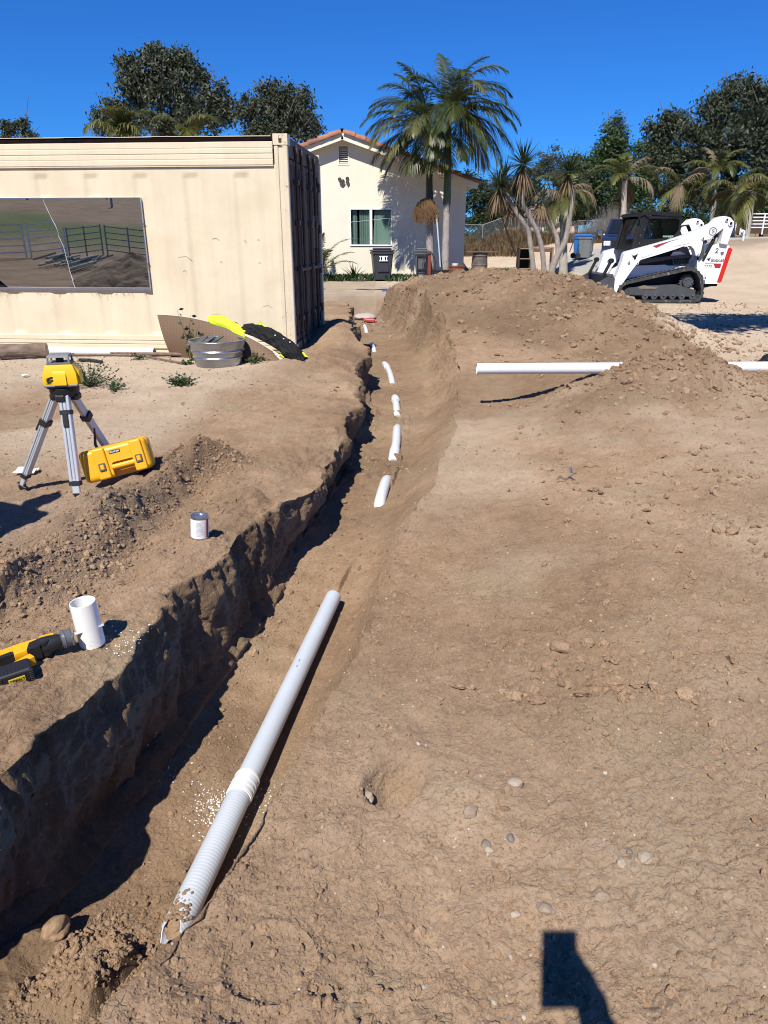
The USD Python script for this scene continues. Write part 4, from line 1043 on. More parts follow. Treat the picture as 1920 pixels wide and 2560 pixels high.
b2 = wheelie_bin('wheelie_bin', 'narrow grey bin in the shade between the red post and the firewood', (px(1055, 0, 28.6)[0], 28.6, gz(1.5, 28.6)), -4, .48, .5, 1.22, GREYB, GREYB)
obj('front_frame', [box(-.17, -.145, -.30, -.26, .12, .98), box(.17, .195, -.30, -.26, .12, .98), box(-.145, .17, -.30, -.26, .44, .49), box(-.145, .17, -.30, -.26, .93, .98)], mat('black_plastic', (.015, .015, .017), rough=.5), b2)
GR3 = mat('grey_bin_plastic', (.17, .18, .18), rough=.5); BLU = mat('blue_bin_plastic', (.03, .14, .42), rough=.45)
zc = gz(9.9, 37.5)
b3 = wheelie_bin('wheelie_bin', 'grey wheelie bin with blue lid on the concrete, in front of the blue bin', (px(1466, 0, 37.0)[0], 37.0, zc), 62, .62, .66, 1.12, GR3, BLU)
b4 = wheelie_bin('wheelie_bin', 'blue wheelie bin half hidden behind the grey one on the concrete', (px(1453, 0, 37.8)[0], 37.8, zc), 62, .62, .66, 1.12, BLU, BLU)
# red post with hose
rp = thing('hose_post', 'short red brown post with black hose looped over it beside the grey bin', 'post')
q = px(1074, 628, 28.3); zg = gz(q[0], 28.3)
obj('post', bevbox(q[0] - .065, q[0] + .065, 28.24, 28.36, zg - .1, q[2], .008), mat('red_post', (.16, .035, .025), rough=.8, var=.2), rp)
a = np.linspace(0, 2 * math.pi, 30)
obj('hose_loop', [tube(np.stack([q[0] - .02 + .19 * np.cos(a) * s, 28.17 + 0 * a, q[2] - .48 + .46 * np.sin(a)], -1), .014, 6, cap=False) for s in (1.0, 1.25)], mat('black_rubber', (.02, .02, .022)), rp)
# pots
cp = thing('copper_pot', 'round copper coloured plant pot on feet at the foot of the leaning palm', 'pot')
q0, q1 = px(1142, 651, 28.4), px(1142, 691, 28.4); zg = gz(q0[0], 28.4); hp = q0[2] - q1[2] + .04
COP = mat('copper_glaze', (.19, .075, .035), rough=.32, var=.35, scale=5, coat=.3, dirt=(.30, .24, .16), dirt_at=.62)
obj('pot', T(lathe([(0, .06), (.27, .06), (.285, .08), (.30, hp - .05), (.325, hp - .04), (.325, hp), (.29, hp), (.28, hp - .06), (0, hp - .06)], 36), (q0[0], 28.4, zg)), COP, cp, smooth=40)
for k in range(3):
    an = k * 2.1 + .6
    obj('foot', box(q0[0] + .2 * math.cos(an) - .02, q0[0] + .2 * math.cos(an) + .02, 28.4 + .2 * math.sin(an) - .02, 28.4 + .2 * math.sin(an) + .02, zg - .05, zg + .065), COP, cp)
obj('white_cup', T(lathe([(0, 0), (.10, 0), (.13, .13), (0, .13)], 20), (q0[0] - .05, 28.45, zg + hp - .06)), STK, cp)
mp = thing('metal_planter', 'dark metal planter with a pale rim between the red post and the copper pot', 'planter')
q0, q1 = px(1102, 659, 28.2), px(1102, 690, 28.2); zg = gz(q0[0], 28.2)
obj('bowl', T(lathe([(0, 0), (.22, 0), (.30, .42), (.315, .43), (.315, .46), (.285, .46), (.28, .40), (0, .40)], 30), (q0[0], 28.2, zg)), mat('dark_metal', (.06, .055, .05), rough=.4, metal=.6, var=.3), mp, smooth=40)
jb = thing('scrap_heap', 'heap of black bags and dark scrap in front of the metal planter', 'scrap')
rj = np.random.default_rng(21)
for k in range(14):
    m = trimesh.creation.icosphere(2, 1.0)
    v = m.vertices * (1 + .7 * (fbm(m.vertices * 2 + k * 7, 3, k) - .5)[:, None])
    m = trimesh.Trimesh(v * [rj.uniform(.06, .14), rj.uniform(.06, .12), rj.uniform(.04, .10)], m.faces)
    c = px(1082 + 46 * rj.random(), 690, 27.9)
    obj('scrap_piece', T(m, (c[0], 27.9 + rj.uniform(-.1, .1), gz(c[0], 27.9) + rj.uniform(.05, .22)), (rj.uniform(0, 90), rj.uniform(0, 90), 0)), mat('black_plastic', (.015, .015, .017)) if k % 5 else STK, jb)
hb = thing('half_barrel', 'dark half barrel with a plank across its top behind the spoil heap', 'barrel')
q0, q1 = px(1200, 630, 29.6), px(1200, 684, 29.6); zg = gz(q0[0], 29.6); hbz = q0[2] - zg
rr = px(1220, 630, 29.6)[0] - q0[0]
prof = [(0, 0), (rr * .86, 0), (rr * .98, hbz * .3), (rr, hbz * .5), (rr * .92, hbz * .98), (0, hbz * .98)]
obj('barrel', T(lathe(prof, 36), (q0[0], 29.6, zg)), mat('barrel_wood', (.12, .09, .07), rough=.7, var=.4, scale=6), hb, smooth=40)
for z in (.22, .55, .86):
    obj('hoop', T(lathe([(rr * (.955 + .045 * math.sin(z * 3)), hbz * z), (rr * 1.03, hbz * z), (rr * 1.03, hbz * z + .05), (rr * .955, hbz * z + .05)], 36), (q0[0], 29.6, zg)), mat('hoop_grey', (.30, .29, .27), rough=.4, metal=.7), hb, smooth=40)
xa, xb = px(1166, 0, 29.6)[0], px(1246, 0, 29.6)[0]
obj('plank', bevbox(xa, xb, 29.25, 29.95, zg + hbz * .985, zg + hbz * .985 + .045, .006), mat('old_plank', (.13, .08, .05), rough=.9, var=.3), hb)
bn = thing('potting_bench', 'weathered wooden shelf unit and bench behind the yucca trunks', 'bench')
BW = mat('bench_wood', (.28, .20, .13), rough=.9, var=.3, scale=5)
BWD = mat('bench_dark', (.035, .025, .02), rough=.9)
f = lambda u, v: px(u, v, 30.0)
xa, xb, xc = f(1297, 0)[0], f(1327, 0)[0], f(1384, 0)[0]; zt = f(0, 619)[2]; zg = gz(xa, 30)
obj('side_board', [box(xa - .02, xa + .03, 29.7, 30.2, zg, zt)], BWD, bn); obj('side_board', [box(xb, xb + .03, 29.7, 30.2, zg, zt)], BW, bn)
for k in range(4):
    z = zg + (zt - zg) * (k + .2) / 3.3
    obj('shelf', box(xa + .03, xb, 29.68, 30.18, z - .015, z + .015), BW, bn)
obj('back_board', box(xa, xb, 30.2, 30.22, zg, zt), BWD, bn)
obj('bench_top', box(xb + .031, xc, 29.8, 30.2, zt - .02, zt + .03), BW, bn)
obj('bench_rail', box(xb + .031, xc - .06, 29.82, 29.85, zt - .16, zt - .03), mat('red_wood', (.16, .06, .045), rough=.9), bn)
for x in (xc - .06,):
    obj('leg', box(x, x + .06, 29.8, 29.86, zg - .05, zt - .02), BW, bn); obj('leg', box(x, x + .06, 30.14, 30.2, zg - .05, zt - .02), BW, bn)
lp = obj('leaning_stick', tube([px(1290, 640, 33), px(1255, 545, 32)], .03, 6), mat('red_stick', (.20, .09, .06), rough=.9)); tag(lp, 'thin reddish stick leaning behind the half barrel', 'stick')
sv = obj('leaning_stick', tube([px(1424, 630, 33), px(1438, 592, 33)], .022, 6), mat('dark_stick', (.06, .05, .045), rough=.9)); tag(sv, 'short dark stick leaning beside the pale palm trunk', 'stick')
pl = obj('leaning_pole', tube([px(1101, 668, 28.3), px(1091, 533, 28.9)], .028, 8), mat('pale_pole', (.42, .52, .52), rough=.4, metal=.4)); tag(pl, 'pale green metal pole leaning beside the brown fruit stalks of the palm', 'pole')
wi = obj('wire', tube([px(1042, 541, 29.6), px(960, 547, 30.2), px(872, 556, 30.6)], .007, 4), mat('pale_wire', (.5, .5, .48))); tag(wi, 'thin pale wire strung from the palm across the house window', 'wire')
RK = mat('grey_stone', (.27, .25, .225), rough=.9, var=.3, scale=6, bump=.004)
rr_ = np.random.default_rng(31)
def rock(sx, sy, sz, seed, sub=3, rough=.55):
    m = trimesh.creation.icosphere(sub, 1.0)
    q = m.vertices * 1.3 + seed * 11.3
    f1 = fbm(q, 3, seed) - .5
    v = m.vertices * (1 + rough * f1)[:, None]
    v[:, 2] = np.where(v[:, 2] < -.35, -.35 + (v[:, 2] + .35) * .3, v[:, 2])
    return trimesh.Trimesh(v * [sx, sy, sz], m.faces, process=False)
for k, (u, s, lab) in enumerate([(1010, .22, 'leftmost grey stone by the house foot, right of the charcoal bin'), (1020, .17, 'small grey stone second from the charcoal bin'), (1031, .2, 'long grey stone at the middle of the row by the house'), (1040, .15, 'smallest stone of the row left of the narrow grey bin'), (902, .2, 'pale flat stone among weeds left of the charcoal bin')]):
    c = px(u, 694, 29.4)
    tag(obj('stone', T(rock(s * 1.3, s, s * .55, 40 + k), (c[0], 29.4 + .1 * (k % 2), gz(c[0], 29.4) + .04), (0, 0, 40 * k)), RK, smooth=True), lab, 'stone')
tp = obj('blue_strip', T(bevbox(-.7, .7, -.05, .05, 0, .03, .01), (px(1012, 0, 23.2)[0], 23.2, gz(.7, 23.2) + .012), (0, 0, 8)), mat('blue_tarp', (.05, .13, .30), rough=.5)); tag(tp, 'blue strip lying on the sand just beyond the far end of the trench', 'strip')
hz = np.array([(x, 24.0 + .12 * math.sin(3 * x), gz(x, 24.0) + .02) for x in np.linspace(-3.4, -1.9, 14)])
tag(obj('garden_hose', tube(hz, .02, 6), mat('green_hose', (.10, .16, .13), rough=.5)), 'thin green hose lying on the sand behind the container', 'hose')
hz = np.array([(x, 23.8 + .1 * math.sin(5 * x), gz(x, 23.8) + .02) for x in np.linspace(-.9, .2, 12)])
tag(obj('garden_hose', tube(hz, .02, 6), mat('dark_hose', (.07, .08, .08), rough=.5)), 'thin dark hose lying on the sand behind the trench end', 'hose')
# ------------------------------------------------------------------ palms
def leaf_look(name, lo, hi, trans=.3, rough=.45):
    if name in _M:
        return _M[name]
    _M[name] = usdkit.material(stage, '/World/Looks/' + name, {
        'g': ('geometry', {}), 'r': ('rgb_ramp', {'ramp': [(0.0, lo), (1.0, hi)]}), 'p': ('principled_bsdf', {'roughness': rough, 'specular_ior_level': .5}),
        't': ('translucent_bsdf', {}), 'm': ('mix_closure', {'fac': trans})},
        [('g.random_per_island', 'r.fac'), ('r.color', 'p.base_color'), ('r.color', 't.color'), ('p.BSDF', 'm.closure1'), ('t.BSDF', 'm.closure2')], surface='m.closure')
    return _M[name]
FR_GREEN = leaf_look('frond_green', (.07, .09, .025), (.20, .22, .065), .35, .38)
FR_OLIVE = leaf_look('frond_olive', (.13, .135, .04), (.26, .24, .085), .35, .42)
FR_DRY = leaf_look('frond_dry', (.20, .15, .085), (.33, .27, .17), .2, .7)
FR_YEL = leaf_look('frond_yellow', (.14, .15, .03), (.26, .22, .05), .35, .5)

def frond_mesh(az, el, length, droop, rng, pairs=46, leaf=.55, lw=.022, hang=.55, twist=0.0, base_free=.12, stiff=.6):
    """A feather frond: midrib curve with blades down both sides."""
    n = 26
    dirh = np.array([math.cos(az), math.sin(az), 0.0])
    pts = [np.zeros(3)]
    e = el
    for i in range(n):
        s = i / n
        e2 = el - droop * s ** 1.6
        pts.append(pts[-1] + (dirh * math.cos(e2) + np.array([0, 0, math.sin(e2)])) * length / n)
    pts = np.array(pts)
    tan = np.gradient(pts, axis=0); tan /= np.linalg.norm(tan, axis=1, keepdims=True)
    side = np.cross(dirh, [0, 0, 1.0])
    rib = tube(pts, np.linspace(.022, .004, len(pts)), 5)
    V = []
    for k in range(pairs):
        s = base_free + (1 - base_free) * (k + rng.uniform(-.2, .2)) / (pairs - 1)
        s = min(max(s, 0), .999)
        i = s * n; i0 = int(i); f = i - i0
        p = pts[i0] * (1 - f) + pts[i0 + 1] * f
        t = tan[i0]
        up = unit(np.cross(side, t))
        if up[2] < 0: up = -up
        prof = (math.sin(math.pi * min(1, .12 + s * .86)) ** .55) * (1 - .45 * s ** 3)
        l = leaf * prof * rng.uniform(.85, 1.1)
        for sg in (-1, 1):
            ang = 1.05 - .55 * s + rng.normal(0, .06)
            lift = .35 * stiff + rng.normal(0, .10) + twist * sg
            d = unit(t * math.cos(ang) + sg * side * math.sin(ang) * math.cos(lift) + up * math.sin(lift) * math.sin(ang))
            wdir = unit(np.cross(d, up + .3 * side * sg))
            a = p; ht = hang * l * rng.uniform(.7, 1.3)
            q1 = a + d * l * .38 - np.array([0, 0, ht * .10])
            q2 = a + d * l * .74 - np.array([0, 0, ht * .45])
            q3 = a + d * l * .98 - np.array([0, 0, ht * 1.0])
            V.append([a - wdir * lw * .5, a + wdir * lw * .5, q1 + wdir * lw, q1 - wdir * lw])
            V.append([q1 - wdir * lw, q1 + wdir * lw, q2 + wdir * lw * .7, q2 - wdir * lw * .7])
            V.append([q2 - wdir * lw * .7, q2 + wdir * lw * .7, q3 + wdir * lw * .1, q3 - wdir * lw * .1])
    V = np.array(V)
    m = quads(V)
    # weld the three segments of each blade so that one blade is one island
    nb = len(V) // 3
    idx = np.arange(len(V) * 4).reshape(nb, 3, 4)
    remap = np.arange(len(V) * 4)
    for a in (1, 2):
        remap[idx[:, a, 0]] = idx[:, a - 1, 3]; remap[idx[:, a, 1]] = idx[:, a - 1, 2]
    f = remap[m.faces]
    return rib, trimesh.Trimesh(m.vertices, f, process=False)

def palm(name, label, base, crown, fronds, trunk_r, trunk_mats, group=None, seed=0, lw=.022, leaf=.55, pairs=46, rings=True, shaft=None, cat='palm tree', bend=0.0):
    """fronds: (azimuth deg, elevation deg, length, droop, material)"""
    rng = np.random.default_rng(seed)
    base, crown = np.array(base, float), np.array(crown, float)
    t = thing(name, label, cat, base, group=group)
    c = crown - base
    n = 40
    s = np.linspace(0, 1, n)
    pth = np.stack([c[0] * s ** (1 + bend), c[1] * s, c[2] * s], -1)
    r = np.interp(s, [0, .08, .3, 1], [trunk_r * 1.6, trunk_r * 1.2, trunk_r, trunk_r * .85])
    if rings:
        r = r * (1 + .035 * (np.arange(n) % 2))
    top = int(n * (shaft or 1.0))
    obj('trunk', tube(pth[:top], r[:top], 16), trunk_mats[0], t, smooth=50)
    if shaft:
        rs = np.interp(np.linspace(0, 1, n - top + 1), [0, .15, 1], [trunk_r * 1.15, trunk_r * 1.12, trunk_r * .55])
        obj('crown_shaft', tube(pth[top - 1:], rs, 14), trunk_mats[1], t, smooth=60)
    for k, (az, el, ln, dr, mt) in enumerate(fronds):
        rib, bl = frond_mesh(math.radians(az), math.radians(el), ln, math.radians(dr), rng, pairs=pairs, leaf=leaf, lw=lw, hang=.35 + .5 * (mt is FR_DRY) + .25 * rng.random())
        off = c + np.array([0, 0, -.02 * k % .2])
        f = obj('frond', T(bl, off), mt, t)
        obj('midrib', T(rib, off), FR_OLIVE if mt is not FR_DRY else FR_DRY, f)
    return t
TRUNK_GREY = mat('palm_trunk_grey', (.30, .265, .24), rough=.9, var=.28, scale=5, bump=.004, bscale=20, dirt=(.16, .12, .10), dirt_at=.58, dscale=6)
TRUNK_DARK = mat('palm_shaft_dark', (.05, .045, .028), rough=.6, var=.4, scale=4)
SHAFT_GREEN = mat('palm_shaft_green', (.085, .105, .03), rough=.45, var=.4, scale=5)
G, O, D, Y = FR_GREEN, FR_OLIVE, FR_DRY, FR_YEL
b1, c1 = px(1076, 690, 29.3), px(1072, 322, 29.3)
zg = gz(b1[0], 29.3)
k1 = palm('king_palm', 'feather palm with brown fruit stalks and dark shaft, left of the pair by the house', (b1[0], 29.3, zg - .1), c1,
     [(150, 74, 2.5, 60, G), (205, 60, 2.5, 95, G), (185, 42, 2.5, 95, G), (235, 35, 2.6, 95, G), (172, 22, 2.5, 75, O), (200, 14, 2.6, 85, O), (250, 20, 2.3, 95, O), (285, 10, 2.2, 90, G), (220, -8, 2.4, 60, O), (190, -18, 2.3, 55, G), (300, -20, 2.0, 60, O), (330, 25, 2.3, 90, G), (20, 40, 2.3, 100, G), (75, 50, 2.4, 90, G), (115, 20, 2.5, 95, G), (262, -42, 1.9, 40, O), (345, -15, 2.0, 70, G), (170, -5, 2.5, 62, G), (195, 30, 2.8, 85, G), (215, 5, 2.9, 62, O), (180, -30, 2.4, 45, O), (232, -35, 2.2, 50, G), (275, -15, 2.0, 70, G), (210, 80, 2.4, 70, G), (310, -45, 1.9, 40, O), (165, 50, 2.6, 90, G)],
     .135, (TRUNK_GREY, TRUNK_DARK), 'pair of feather palms against the house', 3, shaft=.45, pairs=50, leaf=.86, lw=.019)
b2, c2 = px(1112, 690, 29.0), px(1124, 285, 29.2)
k2 = palm('king_palm', 'feather palm with green shaft and leaning trunk, right of the pair by the house', (b2[0], 29.0, zg - .1), c2,
     [(110, 80, 2.4, 45, G), (352, 66, 2.6, 100, O), (10, 48, 2.7, 100, G), (25, 30, 2.8, 95, G), (330, 40, 2.5, 105, G), (300, 48, 2.4, 110, O), (350, 12, 2.7, 75, G), (5, -4, 2.8, 60, O), (340, -22, 2.6, 58, Y), (315, -10, 2.3, 70, G), (270, 22, 2.1, 95, G), (60, 40, 2.4, 90, G), (200, 58, 2.2, 95, G), (150, 50, 2.2, 95, G), (240, -12, 2.1, 70, O), (356, -35, 2.4, 45, O), (28, -28, 2.5, 50, D), (320, 12, 2.6, 85, G), (0, 25, 2.9, 90, G), (345, 80, 2.3, 75, G), (290, -30, 2.1, 60, G), (335, -45, 2.2, 40, G), (15, -15, 2.8, 60, O), (45, 10, 2.5, 80, G), (280, 60, 2.3, 100, G), (258, 5, 2.2, 80, G)],
     .13, (TRUNK_GREY, SHAFT_GREEN), 'pair of feather palms against the house', 4, shaft=.50, pairs=50, leaf=.86, lw=.019, bend=.35)
# hanging fruit stalks on the left palm
fr = []
rf = np.random.default_rng(17)
c = px(1068, 522, 29.0) - np.array([b1[0], 29.3, zg - .1])
for k in range(620):
    a = rf.uniform(0, 2 * math.pi); r = .38 * math.sqrt(rf.random())
    p0 = c + np.array([r * math.cos(a) * .95 - .05, -abs(r * math.sin(a)) * .7, .12 + .22 * (1 - (r / .38) ** 2) + rf.normal(0, .03)])
    l = rf.uniform(.3, 1.0) * (1 - .3 * r / .38)
    p1 = p0 + np.array([math.cos(a) * .10 + rf.normal(0, .03), -.03, -l * .45]); p2 = p0 + np.array([math.cos(a) * .11 + rf.normal(0, .05) + .12 * rf.random(), -.03, -l])
    w = np.array([.009, .004, 0])
    fr.append([p0 - w, p0 + w, p1 + w, p1 - w]); fr.append([p1 - w, p1 + w, p2 + w * .5, p2 - w * .5])
obj('fruit_stalks', quads(np.array(fr)), leaf_look('fruit_stalk', (.17, .095, .04), (.36, .235, .12), .15, .7), k1)
# low bushy palm at the left end of the wall, agave beside it
def clump_palm(name, label, base, n, length, seed, mt=G, group=None, el=(35, 85), leaf=.42, droop=70, az=(0, 360), cat='palm'):
    rng = np.random.default_rng(seed)
    t = thing(name, label, cat, base, group=group)
    obj('stem', tube([(0, 0, -.1), (0, 0, .25)], [.12, .08], 10), TRUNK_DARK, t)
    for k in range(n):
        rib, bl = frond_mesh(math.radians(rng.uniform(*az)), math.radians(rng.uniform(*el)), length * rng.uniform(.7, 1.1), math.radians(droop * rng.uniform(.7, 1.3)), rng, pairs=34, leaf=leaf, lw=.018, hang=.3)
        f = obj('frond', T(bl, (0, 0, .2)), [mt, O, G][k % 3], t)
        obj('midrib', T(rib, (0, 0, .2)), O, f)
    return t
q = px(792, 688, 29.3)
clump_palm('bushy_palm', 'low bushy palm at the left end of the house wall beside the container', (q[0], 29.3, gz(q[0], 29.3)), 17, 2.3, 5, el=(30, 84))
SW = leaf_look('sword_leaf', (.045, .07, .025), (.11, .15, .05), .25, .4)
SWD = leaf_look('sword_leaf_dry', (.17, .115, .06), (.36, .26, .15), .15, .8)
def swords(n, l0, l1, emin, emax, w, rng, bend=.12, az=None):
    V = []
    for k in range(n):
        a = rng.uniform(0, 2 * math.pi); s = rng.uniform(math.sin(emin), math.sin(emax)); e = math.asin(s)
        d = np.array([math.cos(a) * math.cos(e), math.sin(a) * math.cos(e), math.sin(e)])
        l = rng.uniform(l0, l1)
        side = unit(np.cross(d, [0.1, 0.05, 1.0])) * w
        p0 = d * .05; p1 = d * l * .5 - np.array([0, 0, bend * l * .1]); p2 = d * l - np.array([0, 0, bend * l * .6])
        V.append([p0 - side * .8, p0 + side * .8, p1 + side, p1 - side]); V.append([p1 - side, p1 + side, p2 + side * .08, p2 - side * .08])
    V = np.array(V); m = quads(V)
    nb = len(V) // 2; idx = np.arange(len(V) * 4).reshape(nb, 2, 4); remap = np.arange(len(V) * 4)
    remap[idx[:, 1, 0]] = idx[:, 0, 3]; remap[idx[:, 1, 1]] = idx[:, 0, 2]
    return trimesh.Trimesh(m.vertices, remap[m.faces], process=False)
q = px(885, 680, 30.2)
ag = thing('agave', 'dark spiky agave against the wall left of the charcoal bin', 'plant', (q[0], 30.2, gz(q[0], 30.2)))
obj('leaves', swords(46, .6, 1.0, .15, 1.5, .035, np.random.default_rng(8), bend=.3), SW, ag)
# yuccas
YB = mat('yucca_bark', (.27, .235, .20), rough=.95, var=.3, scale=8, bump=.008, bscale=25)
yu = thing('yucca_tree', 'branching yucca tree with spiky heads and dry leaf skirts standing behind the spoil heap', 'tree', (0, 0, 0))
YY = 23.5
zp = lambda u, v, y=YY: px(1280 + u / 5.925, 400 + v / 5.925, y)
def limb(pts, r0, r1, y0=YY, y1=YY):
    P = np.array([zp(u, v, y0 + (y1 - y0) * i / (len(pts) - 1)) for i, (u, v) in enumerate(pts)])
    s = np.linspace(0, 1, 24)
    k = np.linspace(0, 1, len(P))
    from scipy.interpolate import PchipInterpolator
    Q = PchipInterpolator(k, P)(s)
    rr = np.linspace(r0, r1, 24) * (1 + .06 * np.sin(np.arange(24) * 2.3))
    obj('trunk', tube(Q, rr, 12), YB, yu, smooth=60)
    return Q[-1]
def head(c, seed, n=110, l=.72, skirt=60, sk_len=.8):
    rng = np.random.default_rng(seed)
    h = obj('leaf_head', T(swords(n, l * .75, l * 1.1, -.55, 1.5, .022, rng), c), SW, yu)
    if skirt:
        obj('dry_skirt', T(swords(skirt, sk_len * .5, sk_len, -1.45, -.75, .02, rng, bend=.3), np.array(c) - [0, 0, .06]), SWD, h)
limb([(320, 1750), (310, 1560), (280, 1310), (240, 1050), (80, 800), (-20, 600), (-170, 420)], .085, .06)
limb([(470, 1800), (470, 1600), (440, 1300), (380, 1080), (250, 820), (160, 600), (165, 130)], .085, .055, YY, YY - .2)
limb([(560, 1850), (590, 1650), (680, 1400), (790, 1200), (860, 800), (895, 600), (850, 240)], .12, .05, YY + .1, YY)
limb([(680, 1400), (670, 1180), (590, 980), (540, 860), (470, 640)], .085, .05, YY + .1, YY + .4)
head(zp(-190, 380), 1, 120, .78, 70, 1.0)
head(zp(165, 60, YY - .2), 2, 130, .80, 80, 1.05)
head(zp(845, 170), 3, 130, .78, 50, .8)
head(zp(450, 560, YY + .4), 4, 50, .5, 60, .9)
head(zp(-120, 250, YY + .5), 5, 80, .7, 40, .8)
head(zp(30, 560, YY + .3), 6, 60, .55, 60, .9)
# small dark palm seedling in front of the drive
q = px(1403, 688, 22.6)
sd = thing('seedling_palm', 'small dark spiky palm seedling left of the loader bucket', 'plant', (q[0], 22.6, gz(q[0], 22.6)))
obj('leaves', swords(40, .35, .62, .1, 1.45, .014, np.random.default_rng(12), bend=.35), SW, sd)
# background feather palms
PALE = mat('palm_trunk_pale', (.38, .34, .29), rough=.95, var=.3, scale=4, bump=.01, bscale=8)
def queen(label, u, vb, uc, vc, y, seed, n=15, ln=2.2, dry=3):
    rng = np.random.default_rng(seed)
    c = px(uc, vc, y); bx = px(u, vb, y)[0]; zb_ = gz(bx, y)
    fr_ = []
    for k in range(n):
        el = rng.uniform(-25, 75); az = rng.uniform(0, 360)
        fr_.append((az, el, ln * rng.uniform(.8, 1.15), rng.uniform(80, 130), [O, O, Y, G][k % 4] if k < n - dry else D))
    return palm('feather_palm', label, (bx, y, zb_ - .2), c, fr_, .17, (PALE, PALE), None, seed, lw=.03, leaf=.62, pairs=34)
queen('feather palm with pale trunk directly behind the cab of the skid steer', 1557, 590, 1562, 452, 46, 21, 17, 2.5)
queen('thin feather palm behind the rear of the black cab', 1697, 560, 1698, 470, 50, 22, 14, 2.2)
queen('feather palm with pale trunk behind the lift arm pivot', 1784, 560, 1789, 438, 50, 23, 15, 2.4)
queen('leaning feather palm just left of the white gate', 1833, 570, 1838, 482, 47, 24, 14, 2.3)
queen('feather palm in front of the white gate at the right edge', 1866, 580, 1884, 480, 42, 25, 16, 2.2)
queen('feather palm with a pale peeling trunk behind the yucca', 1412, 650, 1410, 500, 34, 26, 16, 1.7)
queen('feather palm whose top shows over the container, left one', 300, 700, 300, 352, 26, 27, 11, 1.5, 1)
queen('feather palm whose top shows over the container, right one', 452, 700, 470, 352, 27, 28, 11, 1.3, 1)
# ------------------------------------------------------------------ broadleaf trees
def leaf_cloud(blobs, Yd, depth, n, size, rng, droop=.6, clump=.9, aspect=2.6, clumps=26):
    """blobs: (u, v, ru, rv) ellipses measured off the photo at distance Yd; leaves gathered in clumps near each ellipsoid's shell."""
    V = []
    mpp = 1.0 / (1775.0 / (Yd * .93))
    area = np.array([b[2] * b[3] for b in blobs], float)
    for b, share in zip(blobs, area / area.sum()):
        c = px(b[0], b[1], Yd); rx, rz = b[2] * mpp, b[3] * mpp * .86
        ry = min(depth, (rx + rz) / 2)
        k = max(5, int(clumps * .6 * math.sqrt(share * len(blobs))))
        d = rng.normal(size=(k, 3)); d /= np.linalg.norm(d, axis=1, keepdims=True)
        d[:, 2] = np.where(d[:, 2] < -.5, -d[:, 2] * .6, d[:, 2])
        cc = c + d * np.array([rx, ry, rz]) * rng.uniform(.40, 1.06, (k, 1))
        m = max(4, int(n * share))
        i = rng.integers(0, k, m)
        sz = clump * (.6 + .8 * rng.random(k))
        off = rng.normal(size=(m, 3)) * [.36, .36, .30]
        p = cc[i] + off * sz[i][:, None]
        p[:, 2] -= droop * sz[i] * rng.random(m) ** 2
        a = rng.uniform(0, 2 * math.pi, m)
        t = np.stack([np.cos(a), np.sin(a), rng.normal(-.9 * droop, .7, m)], -1); t /= np.linalg.norm(t, axis=1, keepdims=True)
        w = np.cross(t, rng.normal(size=(m, 3))); w /= np.linalg.norm(w, axis=1, keepdims=True)
        s = size * rng.uniform(.6, 1.4, m)[:, None]
        t, w = t * s * .5, w * s * .5 / aspect
        V.append(np.stack([p - t, p - t * .1 + w, p + t, p - t * .1 - w], 1))
    return quads(np.vstack(V))
EUC = leaf_look('eucalyptus_leaf', (.065, .078, .042), (.20, .215, .12), .22, .6)
EUC2 = leaf_look('eucalyptus_leaf_dark', (.055, .07, .036), (.18, .20, .105), .22, .6)
PINE = leaf_look('pine_leaf', (.045, .08, .02), (.13, .18, .045), .22, .6)
SHRUB = leaf_look('shrub_leaf', (.034, .055, .018), (.11, .145, .042), .2, .6)
TBARK = mat('tree_bark', (.13, .105, .085), rough=.95, var=.3, scale=3)
def tree(name, label, base_uv, blobs, Yd, n, leafm, size=.42, depth=5.0, seed=0, trunk_r=.35, droop=.6, clump=1.1, clumps=26, cat='tree', group=None, limbs=True):
    rng = np.random.default_rng(seed)
    if limbs:
        sub = []
        for (u, v, ru, rv) in blobs:
            sub.append((u, v, ru * .72, rv * .72))
            for k in range(5):
                a_ = rng.uniform(0, 2 * math.pi); f_ = rng.uniform(.65, 1.15)
                sub.append((u + ru * f_ * math.cos(a_), v + rv * f_ * math.sin(a_), ru * rng.uniform(.22, .42), rv * rng.uniform(.22, .42)))
        blobs0, blobs = blobs, sub
    else:
        blobs0 = blobs
    bx = px(base_uv, 0, Yd)[0]
    zb_ = gz(bx, min(Yd, 150))
    t = thing(name, label, cat, (bx, Yd, zb_), group=group)
    o = np.array([bx, Yd, zb_])
    P = [px(b[0], b[1], Yd) - o for b in blobs0]
    top = np.mean(P, 0)
    fork = np.array([top[0] * .4, 0, top[2] * .5])
    ms = [tube([(0, 0, -.5), fork * .5, fork], [trunk_r * 1.3, trunk_r, trunk_r * .8], 9)]
    if limbs:
        for p in P:
            mid = (fork + p) / 2 + np.array([0, 0, .1 * np.linalg.norm(p - fork)])
            ms.append(tube([fork, mid, p + [0, 0, .3]], [trunk_r * .6, trunk_r * .35, trunk_r * .08], 6))
            for _ in range(3):
                e = p + rng.normal(size=3) * .9
                ms.append(tube([mid, (mid + e) / 2 + [0, 0, .2], e], [trunk_r * .25, trunk_r * .15, .02], 5))
    obj('trunk', ms, TBARK, t)
    obj('crown', T(leaf_cloud(blobs, Yd, depth, int(n * 1.8), size * .62, rng, droop, clump * .78, clumps=int(clumps * 1.7)), -o), leafm, t)
    return t
